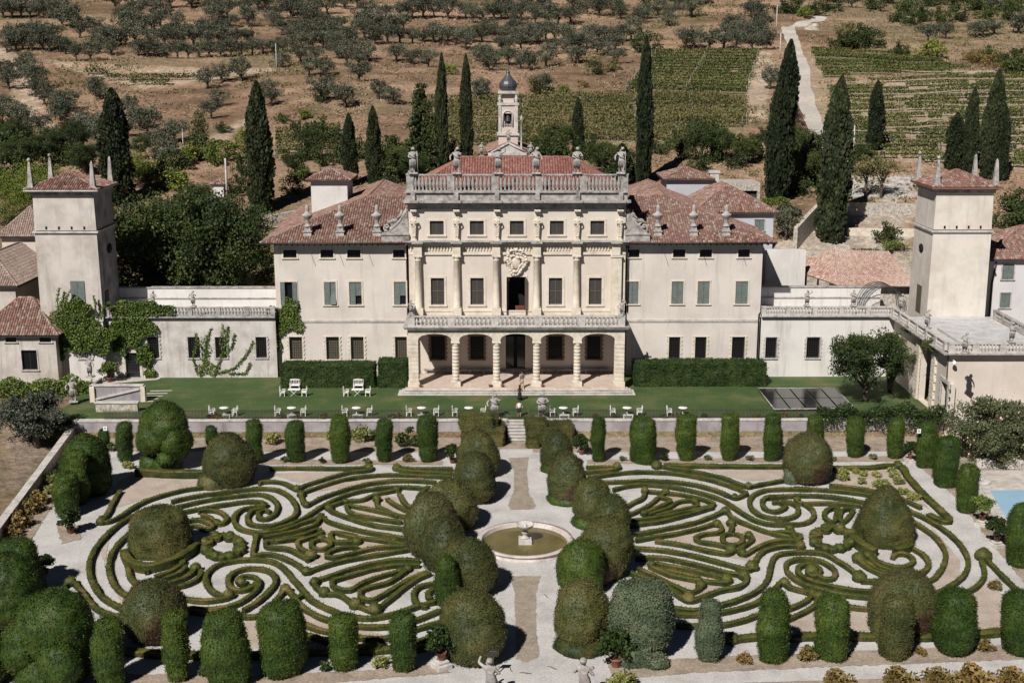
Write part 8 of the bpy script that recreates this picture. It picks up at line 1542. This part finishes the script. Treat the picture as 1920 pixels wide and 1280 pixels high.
for px, l in ((903, 'left'), (953.5, 'top'), (995, 'right')): z = zY(293 if px < 950 or px > 960 else 269, YCH); statue('tiny stone saint on the church front, ' + l, (xY(px, YCH, 285), YCH - 0.1, z), 1.75, int(px) % 4)
URN = MB().lathe([(0.42, 0), (0.42, 0.1), (0.30, 0.2), (0.2, 0.42), (0.24, 0.5), (0.18, 0.58), (0.42, 0.9), (0.56, 1.12), (0.58, 1.24), (0.42, 1.30), (0.26, 1.42), (0.20, 1.6), (0.26, 1.72), (0.18, 1.86), (0.22, 2.02), (0.10, 2.18), (0.02, 2.24)], n=16).mesh('vase', M['stone_grey']); UP = MB(); UP.taper((0, 0), 1.25, 1.25, 0.8, 0.8, -1.6, 0.35); UP.bevbox(-0.5, 0.5, -0.5, 0.5, 0.353, 0.5, 0.03); UP.taper((0, 0), 0.8, 0.8, 0.55, 0.55, 0.503, 0.9); UPM = UP.mesh('pedestal', M['stone_grey'])
for px, l in ((577, 'left wing roof, outermost'), (638, 'left wing roof, middle'), (707, 'left wing roof, nearest the centre'), (1233, 'right wing roof, nearest the centre'), (1300, 'right wing roof, middle'), (1361, 'right wing roof, outermost')):
    Yu = YW + 0.7; t = thing('roof_urn', 'tall stone urn finial on the ' + l, 'urn', (xY(px, Yu, 430), Yu, zY(441, Yu)), 'urns on the wing roofs'); link('pedestal', UPM, t); link('vase', URN, t, (0, 0, 0.9)); t.scale = (1, 1, 1.07)
for s, xi, l in ((-1, cx0, 'left'), (1, cx1, 'right')):     # reclining figures on the volutes
    m = skinned('body', [(0, 0, 0.3), (0.35, 0, 0.6), (0.55, 0, 1.0), (0.6, 0, 1.3), (0.6, -0.02, 1.48), (-0.5, -0.15, 0.35), (-1.0, -0.1, 0.05), (-0.45, 0.15, 0.5), (-0.85, 0.1, 0.0), (0.85, -0.1, 0.7), (0.75, -0.15, 0.35), (0.3, -0.25, 0.8), (0.05, -0.3, 0.6)], [(0, 1), (1, 2), (2, 3), (3, 4), (0, 5), (5, 6), (0, 7), (7, 8), (2, 9), (9, 10), (2, 11), (11, 12)], [0.22, 0.2, 0.22, 0.09, 0.15, 0.13, 0.08, 0.13, 0.08, 0.09, 0.07, 0.09, 0.07], M['stone_grey'])
    t = thing('reclining_statue', 'reclining stone figure leaning on the %s volute of the upper storey' % l, 'statue', (xi + s * 1.35, YW - 0.3, zY(438, YW - 0.6) + 0.95)); link('body', m, t, sc=(-s * 1.0, 1, 1.1))
# ================================================================== PEOPLE
def person(label, px, py, h, fig, items, rz=0.0, z0=0.0, hair=0.0):
    p = atZ(px, py, z0); t = thing('person', label, 'person', p, None, rz); link('body', skinned('body', *fig, M['skin'], 2), t)
    s = h / 1.75
    for n, prof, mat, sx in items: MB().lathe([(r * s, z * s) for r, z in prof], n=14, sy=0.72, sx=sx).build(n, M[mat], t)
    MB().lathe([(0.02 * s, 1.56 * s), (0.115 * s, 1.58 * s), (0.125 * s, 1.66 * s), (0.10 * s, 1.75 * s), (0.02, 1.785 * s)], (0, 0.015, 0), 12).build('hair', M['hair'], t)
    if hair: MB().lathe([(0.02, 1.25 * s), (0.10 * s, 1.3 * s), (0.12 * s, 1.5 * s), (0.11 * s, 1.68 * s), (0.02, 1.7 * s)], (0, 0.06, 0), 10, sy=0.6).build('long_hair', M['hair'], t)
    m = MB()
    for x in (-0.038, 0.038): m.lathe([(0.002, -0.012), (0.012, 0), (0.002, 0.012)], (x * s, -0.125 * s, 1.655 * s), 6)
    m.build('eyes', M['black'], t); MB().taper((0, -0.135 * s), 0.03, 0.04, 0.018, 0.02, 1.60 * s, 1.645 * s).build('nose', M['skin'], t)
    return t
person('man in grey shirt and beige shorts walking at the edge of the porch', 978.5, 727, 1.8, figure(1.8, (0.12, 0.04, -0.28), (-0.12, -0.06, -0.27), (0.02, -0.12, -0.22), (-0.02, -0.12, -0.22), 0, (0.10, -0.10), 1.0, 0.16), [('shirt', [(0.20, 0.88), (0.215, 1.0), (0.22, 1.2), (0.24, 1.36), (0.16, 1.45), (0.07, 1.49)], 'cloth_grey', 1.0), ('shorts', [(0.22, 0.5), (0.225, 0.7), (0.215, 0.96)], 'cloth_beige', 1.0)], 0.4, 0.46)
person('dark-haired woman in a long black dress standing before the porch steps', 974.5, 751, 1.7, figure(1.7, (0.1, -0.02, -0.28), (-0.1, -0.02, -0.28), (-0.05, -0.15, -0.2), (0.05, -0.15, -0.2)), [('black_dress', [(0.27, 0.18), (0.24, 0.5), (0.21, 0.8), (0.19, 1.0), (0.20, 1.2), (0.19, 1.34), (0.10, 1.40)], 'cloth_black', 0.95)], 3.0, 0, 1)
person('woman in white top and short black skirt walking down the lawn to the steps', 973.5, 781, 1.68, figure(1.68, (0.13, 0.06, -0.27), (-0.13, -0.06, -0.27), (0.03, -0.12, -0.2), (-0.03, -0.12, -0.2), 0, (0.09, -0.09), 1.0, 0.14), [('white_top', [(0.20, 0.93), (0.20, 1.05), (0.22, 1.25), (0.225, 1.36), (0.13, 1.44), (0.07, 1.48)], 'cloth_white', 1.0), ('black_skirt', [(0.27, 0.55), (0.24, 0.75), (0.20, 0.97)], 'cloth_black', 0.95)], 0.2, 0, 1)
# ================================================================== GARDEN FURNITURE
WP = M['white_paint']
def chair_parts(w_=0.58):
    P = {}; P['seat'] = MB().bevbox(-w_ / 2, w_ / 2, -0.26, 0.26, 0.40, 0.45, 0.01).mesh('seat', WP)
    m = MB(); m.box(-w_ / 2, w_ / 2, 0.24, 0.28, 0.92, 0.99); m.box(-w_ / 2, w_ / 2, 0.24, 0.28, 0.5, 0.54); n = int(w_ / (0.1 if w_ < 1 else 0.17))
    for k in range(n + 1): x = -w_ / 2 + w_ * k / n; m.box(x - 0.016, x + 0.016, 0.245, 0.275, 0.45, 0.95)
    for k in range(int(w_ / 0.25)): x = -w_ / 2 + (k + 0.5) * 0.25; m.tube([(x - 0.1, 0.23, 0.6), (x, 0.23, 0.85), (x + 0.1, 0.23, 0.6)], 0.015, 4)
    m.tube([(-w_ / 2, 0.26, 0.98), (0, 0.26, 1.06), (w_ / 2, 0.26, 0.98)], 0.025, 6)
    P['backrest'] = m.mesh('backrest', WP); P['leg'] = MB().box(-0.025, 0.025, -0.025, 0.025, 0, 0.42).mesh('leg', WP); P['arm'] = MB().box(-0.025, 0.025, -0.26, 0.26, 0.64, 0.68).box(-0.02, 0.02, -0.25, -0.21, 0.44, 0.64).mesh('armrest', WP); return P, w_
CH, BN = chair_parts(), chair_parts(1.05)
def chair(kind, label, px, py, rz, group):
    P, w_ = kind; p = atZ(px, py, 0); p.z = 0; t = thing('garden_chair' if w_ < 1 else 'garden_bench', label, 'chair' if w_ < 1 else 'bench', p, group, rz); link('seat', P['seat'], t); link('backrest', P['backrest'], t); x = w_ / 2 - 0.03
    for a in (-x, x):
        for b in (-0.23, 0.23): link('leg', P['leg'], t, (a, b, 0))
        link('armrest', P['arm'], t, (a, 0, 0))
    return t
TT = MB().lathe([(0.02, 0.70), (0.44, 0.70), (0.45, 0.72), (0.44, 0.74), (0.02, 0.745)], n=24).mesh('tabletop', WP); TL = MB().lathe([(0.05, 0.05), (0.035, 0.1), (0.03, 0.65), (0.08, 0.7)], n=10).mesh('stem', WP); TFm = MB(); [TFm.tube([(0, 0, 0.12), (0.34 * math.cos(a), 0.34 * math.sin(a), 0.02)], 0.025, 5) for a in (0.5, 2.07, 3.64, 5.2)]; TF = TFm.mesh('foot', WP)
LBS = MB(); [LBS.box(-0.5, 0.5, -0.2 + 0.085 * j, -0.2 + 0.085 * j + 0.06, 0.40, 0.43) for j in range(5)]; [LBS.tube([(-0.44 + 0.22 * j, -0.17, 0.08), (-0.22 + 0.22 * j, -0.17, 0.38)], 0.014, 4) for j in range(4)]; LBS = LBS.mesh('seat', WP); LBL = MB().box(-0.02, 0.02, -0.02, 0.02, 0, 0.4).mesh('leg', WP)
for k, (px, xa, xb, hb_) in enumerate([(420.5, 398, 441, 1), (547, 521, 569, 1), (668.5, 647, 693, 1), (790.5, 767, 818, 1), (879, 853, 906, 0), (1056, 1036, 1079, 1), (1175.5, 1149, 1199, 1), (1280, 1255, None, 1)]):
    nm = ['first', 'second', 'third', 'fourth', 'fifth', 'sixth', 'seventh', 'eighth'][k] + ' table from the left'
    p = atZ(px, 777, 0); p.z = 0; t = thing('round_table', 'small round white garden table by the fence, ' + nm.replace(' table', ''), 'table', p, 'round white tables along the fence'); link('tabletop', TT, t); link('stem', TL, t); link('foot', TF, t)
    chair(CH, 'white garden chair left of the %s along the fence' % nm, xa, 779, R(90), 'white chairs along the fence')
    if xb: chair(CH, 'white garden chair right of the %s along the fence' % nm, xb, 779, R(-90), 'white chairs along the fence')
    if hb_:
        p = atZ(px + 2, 785, 0); t = thing('low_bench', 'low white slatted bench in front of the %s along the fence' % nm, 'bench', (p.x, p.y, 0), 'low white benches along the fence'); link('seat', LBS, t)
        for a in (-0.44, 0.44):
            for b in (-0.17, 0.17): link('leg', LBL, t, (a, b, 0))
for px, l in ((552, 'left'), (671, 'right')):
    chair(BN, 'white lattice bench before the hedge, %s set' % l, px + 1, 729, 0, 'white bench sets before the hedge'); chair(CH, 'white garden chair left of the folding table, %s set' % l, px - 22, 742, R(90), 'white chairs before the hedge'); chair(CH, 'white garden chair right of the folding table, %s set' % l, px + 19, 742, R(-90), 'white chairs before the hedge')
    p = atZ(px, 742, 0); p.z = 0; t = thing('folding_table', 'white rectangular table on crossed legs, %s set before the hedge' % l, 'table', p); MB().bevbox(-0.62, 0.62, -0.36, 0.36, 0.70, 0.74, 0.01).build('tabletop', WP, t)
    for y in (-0.3, 0.3): MB().tube([(-0.35, y, 0), (0.35, y, 0.7)], 0.025, 5).build('leg', WP, t); MB().tube([(0.35, y * 0.97, 0), (-0.35, y * 0.97, 0.7)], 0.025, 5).build('leg', WP, t)
# glossy dark panel field on the lawn
q = [atZ(x, y, 0.25) for x, y in ((1421, 728), (1566, 727), (1602, 765), (1452, 767))]; t = thing('solar_panel_array', 'low flat array of glossy dark panels in a grey frame on the lawn', 'solar panels', q[3]); L = -t.location
m = MB(); [m.tube([q[i], q[(i + 1) % 4]], 0.07, 4) for i in range(4)]; m.build('frame', M['stone_grey'], t, loc=L); pm = m_flat('dark_panel_glass', (0.018, 0.016, 0.018), 0.13, spec=0.6, v=0.4, scale=0.4)
def bil(u, v): a = q[0].lerp(q[1], u); b = q[3].lerp(q[2], u); return a.lerp(b, v)
for i in range(5):
    for j in range(2):
        e = 0.012; c = [bil(i / 5 + e, j / 2 + e), bil((i + 1) / 5 - e, j / 2 + e), bil((i + 1) / 5 - e, (j + 1) / 2 - e), bil(i / 5 + e, (j + 1) / 2 - e)]
        m = MB(); m.add([p + Vector((0, 0, 0.03)) for p in c] + [p - Vector((0, 0, 0.01)) for p in c], [(0, 1, 2, 3), (4, 7, 6, 5), (0, 4, 5, 1), (1, 5, 6, 2), (2, 6, 7, 3), (3, 7, 4, 0)]); m.build('panel', pm, t, loc=L)
m = MB(); [m.box(p.x - 0.05, p.x + 0.05, p.y - 0.05, p.y + 0.05, 0, 0.22) for p in (bil(0.02, 0.05), bil(0.98, 0.05), bil(0.98, 0.95), bil(0.02, 0.95), bil(0.5, 0.95))]; m.build('foot', M['stone_grey'], t, loc=L)
# ================================================================== POTS, ROSES, SMALL PLANTS
POT = MB().lathe([(0.20, 0), (0.24, 0.05), (0.33, 0.42), (0.37, 0.44), (0.37, 0.52), (0.32, 0.53), (0.30, 0.46), (0.02, 0.45)], n=18).mesh('pot', M['terracotta']); PL_ = MB().bevbox(-0.36, 0.36, -0.36, 0.36, 0, 0.28, 0.03).bevbox(-0.26, 0.26, -0.26, 0.26, 0.283, 0.42, 0.03).mesh('plinth', M['stone_pale']); STEM = MB().tube([(0, 0, 0.4), (0.02, 0, 0.9), (0, 0.02, 1.25)], [0.05, 0.04, 0.03], 6).mesh('stem', M['bark']); LEM = crown('crown', 'laurel', 0.78, 0.78, 0.55, 1.1, 34, 60, 0.3, 0.085, hollow=0.3); LEM2 = crown('crown', 'ivy', 0.78, 0.78, 0.5, 1.15, 30, 55, 0.3, 0.085, hollow=0.3)
for px, py, s, l, lm, z0, pl in ((133, 1000, 1.3, 'by the left path', LEM, GZ, 0), (205, 716, 1.3, 'beside the annex door', LEM2, 0.03, 0), (1840, 985, 1.15, 'on a stone plinth by the pool, farther', LEM2, GZ, 1), (1868, 1025, 1.15, 'on a stone plinth by the pool, nearer', LEM, GZ, 1), (828, 1252, 1.35, 'at the foot of the nearest left mound', LEM, GZ, 1), (1155, 1250, 1.5, 'between the two nearest right mounds', LEM, GZ, 0), (1090, 852, 1.2, 'behind the far right mound', LEM, GZ, 0), (848, 868, 1.1, 'behind the far left mound', LEM, GZ, 0), (86, 1075, 0.9, 'sparse, beside the flat-topped yew', LEM, GZ, 0), (1706, 868, 1.0, 'at the far right corner by the leaning column', LEM, GZ, 1)):
    p = atZ(px, py, z0); t = thing('potted_lemon_tree', 'potted citrus tree ' + l, 'potted plant', p, None, random.uniform(0, 6)); t.scale = (s,) * 3; o = 0.42 if pl else 0
    if pl: link('plinth', PL_, t)
    link('pot', POT, t, (0, 0, o), sc=(0.68, 0.68, 0.8)); link('stem', STEM, t, (0, 0, o)); link('crown', lm, t, (0, 0, o))
for k, x in enumerate((pier[0] + 0.75, pier[2] - 0.65, pier[2] + 0.65, pier[3] + 0.65)): t = thing('terracotta_pot', 'small terracotta bowl on the porch step, ' + ('beside the left corner pier', 'left of the third column', 'right of the third column', 'right of the fourth column')[k], 'pot', (x, YP - 0.25, zfl + 0.004)); t.scale = (0.6, 0.6, 0.5); link('pot', POT, t)
RB = {q: crown('foliage', q, 0.5, 0.5, 0.28, 0.36, 14, 46, 0.22, 0.07, hollow=0.2) for q in ('hydr', 'tree_mid', 'dryleaf', 'oleander')}
def small(label, px, py, s, mat, z0=None, group=None, name='shrub', cat='shrub', sz=None): p = atZ(px, py, GZ if z0 is None else z0); t = thing(name, label, cat, p, group, random.uniform(0, 6)); t.scale = (s, s, sz or s); link('foliage', RB[mat], t); return t
for k, (x, y) in enumerate([(500, 165), (500, 205), (590, 160), (635, 175), (625, 225), (720, 180), (750, 235), (820, 150), (840, 190), (870, 230), (730, 250), (885, 290), (905, 300), (975, 335), (780, 240), (850, 175)]): small('pale rose bush in the rose bed inside the right far corner', 1440 + x * 0.2812, 840 + (y + 12) * 0.2812, random.uniform(0.8, 1.25), 'hydr', group='rose bushes in the right far bed')
for px, py, s, mt, l in ((678, 826, 2.3, 'hydr', 'mounded yellow green hydrangea under the retaining wall, large'), (622, 824, 1.5, 'hydr', 'yellow green hydrangea left of the broad far column'), (512, 832, 1.8, 'hydr', 'yellow green hydrangea right of the egg mound column'), (425, 815, 1.5, 'hydr', 'yellow green hydrangea behind the egg-shaped mound'), (700, 822, 1.2, 'tree_mid', 'dark shrub beside the large hydrangea'), (765, 815, 1.6, 'tree_mid', 'leafy shrub under the retaining wall right of the notched column'), (752, 838, 1.9, 'tree_mid', 'low clipped green mound right of the notched column'), (780, 838, 1.6, 'tree_mid', 'low clipped green mound left of the last column'),
    (100, 905, 1.4, 'hydr', 'yellowish hydrangea against the left boundary wall, farthest'), (75, 945, 1.7, 'dryleaf', 'brown dried hydrangea by the left wall, second'), (62, 962, 1.8, 'dryleaf', 'brown dried hydrangea by the left wall, third'), (38, 990, 1.9, 'dryleaf', 'brown dried hydrangea by the left wall, fourth'), (25, 1005, 1.4, 'dryleaf', 'brown dried hydrangea by the left wall, nearest'), (95, 925, 1.2, 'hydr', 'yellowish hydrangea against the left boundary wall, second farthest'),
    (535, 868, 1.0, 'oleander', 'thin rose bush between far columns, left'), (604, 868, 0.8, 'tree_mid', 'low weed between far columns left of the broad one'), (688, 870, 0.9, 'oleander', 'dry rose bush between broad and notched columns'), (765, 866, 1.1, 'dryleaf', 'dry rose bush between notched and last column'), (1168, 865, 0.8, 'oleander', 'dry rose bush between slim and widest right columns'), (1243, 864, 1.1, 'tree_mid', 'green rose bush right of the widest column'), (1327, 864, 0.9, 'oleander', 'dry rose bush left of the fourth right column'), (1408, 864, 0.9, 'oleander', 'dry rose bush left of the fifth right column'), (1636, 862, 0.9, 'oleander', 'dry rose bush left of the leaning column'), (1562, 864, 0.7, 'oleander', 'dry rose bush behind the rough brown mound'),
    (1395, 1243, 1.0, 'dryleaf', 'dried flower clump between the first two near columns'), (1512, 1238, 1.2, 'dryleaf', 'dark dry twiggy bush between near columns'), (1515, 1226, 0.9, 'oleander', 'small bush behind the third near column'), (1727, 1228, 0.8, 'dryleaf', 'dry clump right of the browning dome column'), (1847, 1220, 1.1, 'dryleaf', 'dry bush between the last two near columns'), (715, 1250, 1.2, 'hydr', 'pale rose bush left of the straight near column'), (612, 1258, 0.9, 'tree_mid', 'weedy plant left of the thin ragged column'), (385, 1268, 1.0, 'tree_mid', 'small green plant left of the wide near column'), (1865, 1105, 1.0, 'dryleaf', 'dry patch plant inside the right corner loop'), (240, 878, 1.2, 'hydr', 'leafy plants at the foot of the cloud yew'), (205, 845, 1.3, 'oleander', 'pale shrub between the far left columns')): small(l, px, py, s, mt)
for k, (px, s) in enumerate(((1575, 2.0), (1690, 2.2), (1765, 2.2), (1830, 2.4), (1905, 2.2), (1165, 2.0))): small('brown gold clipped shrub along the bottom edge, ' + ('first', 'second', 'third', 'fourth', 'last', 'by the statue')[k] + ' of the row', px, 1296, s, 'dryleaf' if k < 5 else 'hydr', group='brown shrubs along the bottom edge')
for k in range(34):
    x = random.uniform(xw0 + 4, 32); 
    if abs(x - AX) < 2.5: continue
    small('low rose plant growing along the iron fence', *(lambda p: (p[0], p[1]))(((lambda X: (960 + FPX * (np.dot(np.array([X, 118.45, -CAMH]), _rt)) / np.dot(np.array([X, 118.45, -CAMH]), _fw), 640 - FPX * np.dot(np.array([X, 118.45, -CAMH]), _up) / np.dot(np.array([X, 118.45, -CAMH]), _fw)))(x))), random.uniform(0.5, 0.9), random.choice(['oleander', 'tree_mid', 'dryleaf']), 0.0, 'rose plants along the iron fence', 'rose_plant', 'plant')
p = atZ(1370, 1000, GZ)
# white number plates on some columns
for px, py, l in ((197, 803, 'small far left column'), (811, 800, 'last column left of the steps'), (1126, 797, 'slim column right of the steps'), (1723, 808, 'corner column by the oleander')):
    Yp = {197: 112.9, 811: 109.6, 1126: 109.6, 1723: 107.2}[px]; c = atY(px, py, Yp); t = thing('plate', 'small white square plate fixed on the ' + l, 'plate', c); m = MB(); [m.box(*b) for b in ((-0.17, 0.17, -0.02, 0.02, -0.2, -0.12), (-0.17, 0.17, -0.02, 0.02, 0.12, 0.2), (-0.17, -0.09, -0.02, 0.02, -0.12, 0.12), (0.09, 0.17, -0.02, 0.02, -0.12, 0.12))]; m.build('frame', M['white_paint'], t); MB().box(-0.09, 0.09, -0.008, 0.008, -0.12, 0.12).build('panel', M['stone_grey'], t); MB().tube([(0, 0.02, -0.15), (0, 0.4, -0.3)], 0.02, 5).build('bracket', M['iron'], t)
p = atZ(1837, 904, GZ); t = thing('millstone', 'flat round grey millstone lying on the pool terrace', 'millstone', p); MB().lathe([(0.9, 0), (0.95, 0.05), (0.93, 0.22), (0.88, 0.26), (0.16, 0.26), (0.15, 0.2), (0.02, 0.2)], n=28).build('stone_disc', M['stone_pale'], t)
p = atZ(925, 1270, GZ); t = thing('floodlight', 'small black floodlight on a post behind the near left statue', 'floodlight', p); H_ = zY(1228, p.y) - GZ; MB().tube([(0, 0, 0), (0, 0, H_)], 0.04, 6).build('post', M['iron'], t); MB().bevbox(-0.26, 0.26, -0.08, 0.08, H_ - 0.05, H_ + 0.32, 0.03).build('lamp_head', M['iron'], t)
# dark openings: drifts of leaf litter on the gravel
for k, (px, py) in enumerate([(960, 1085), (1025, 1118), (958, 1255), (1036, 1252), (986, 1262), (930, 1010), (935, 985)]): p = atZ(px, py, GZ); t = thing('gravel_twig', 'dark fallen twig lying on the gravel of the central path', 'twig', (p.x, p.y, g + 0.035), 'fallen twigs on the central path', random.uniform(0, 3)); MB().tube([(-0.35, 0, 0), (-0.1, 0.05, 0.02), (0.15, 0.0, 0.01), (0.4, 0.08, 0)], [0.02, 0.03, 0.025, 0.01], 5).build('stick', M['bark'], t)
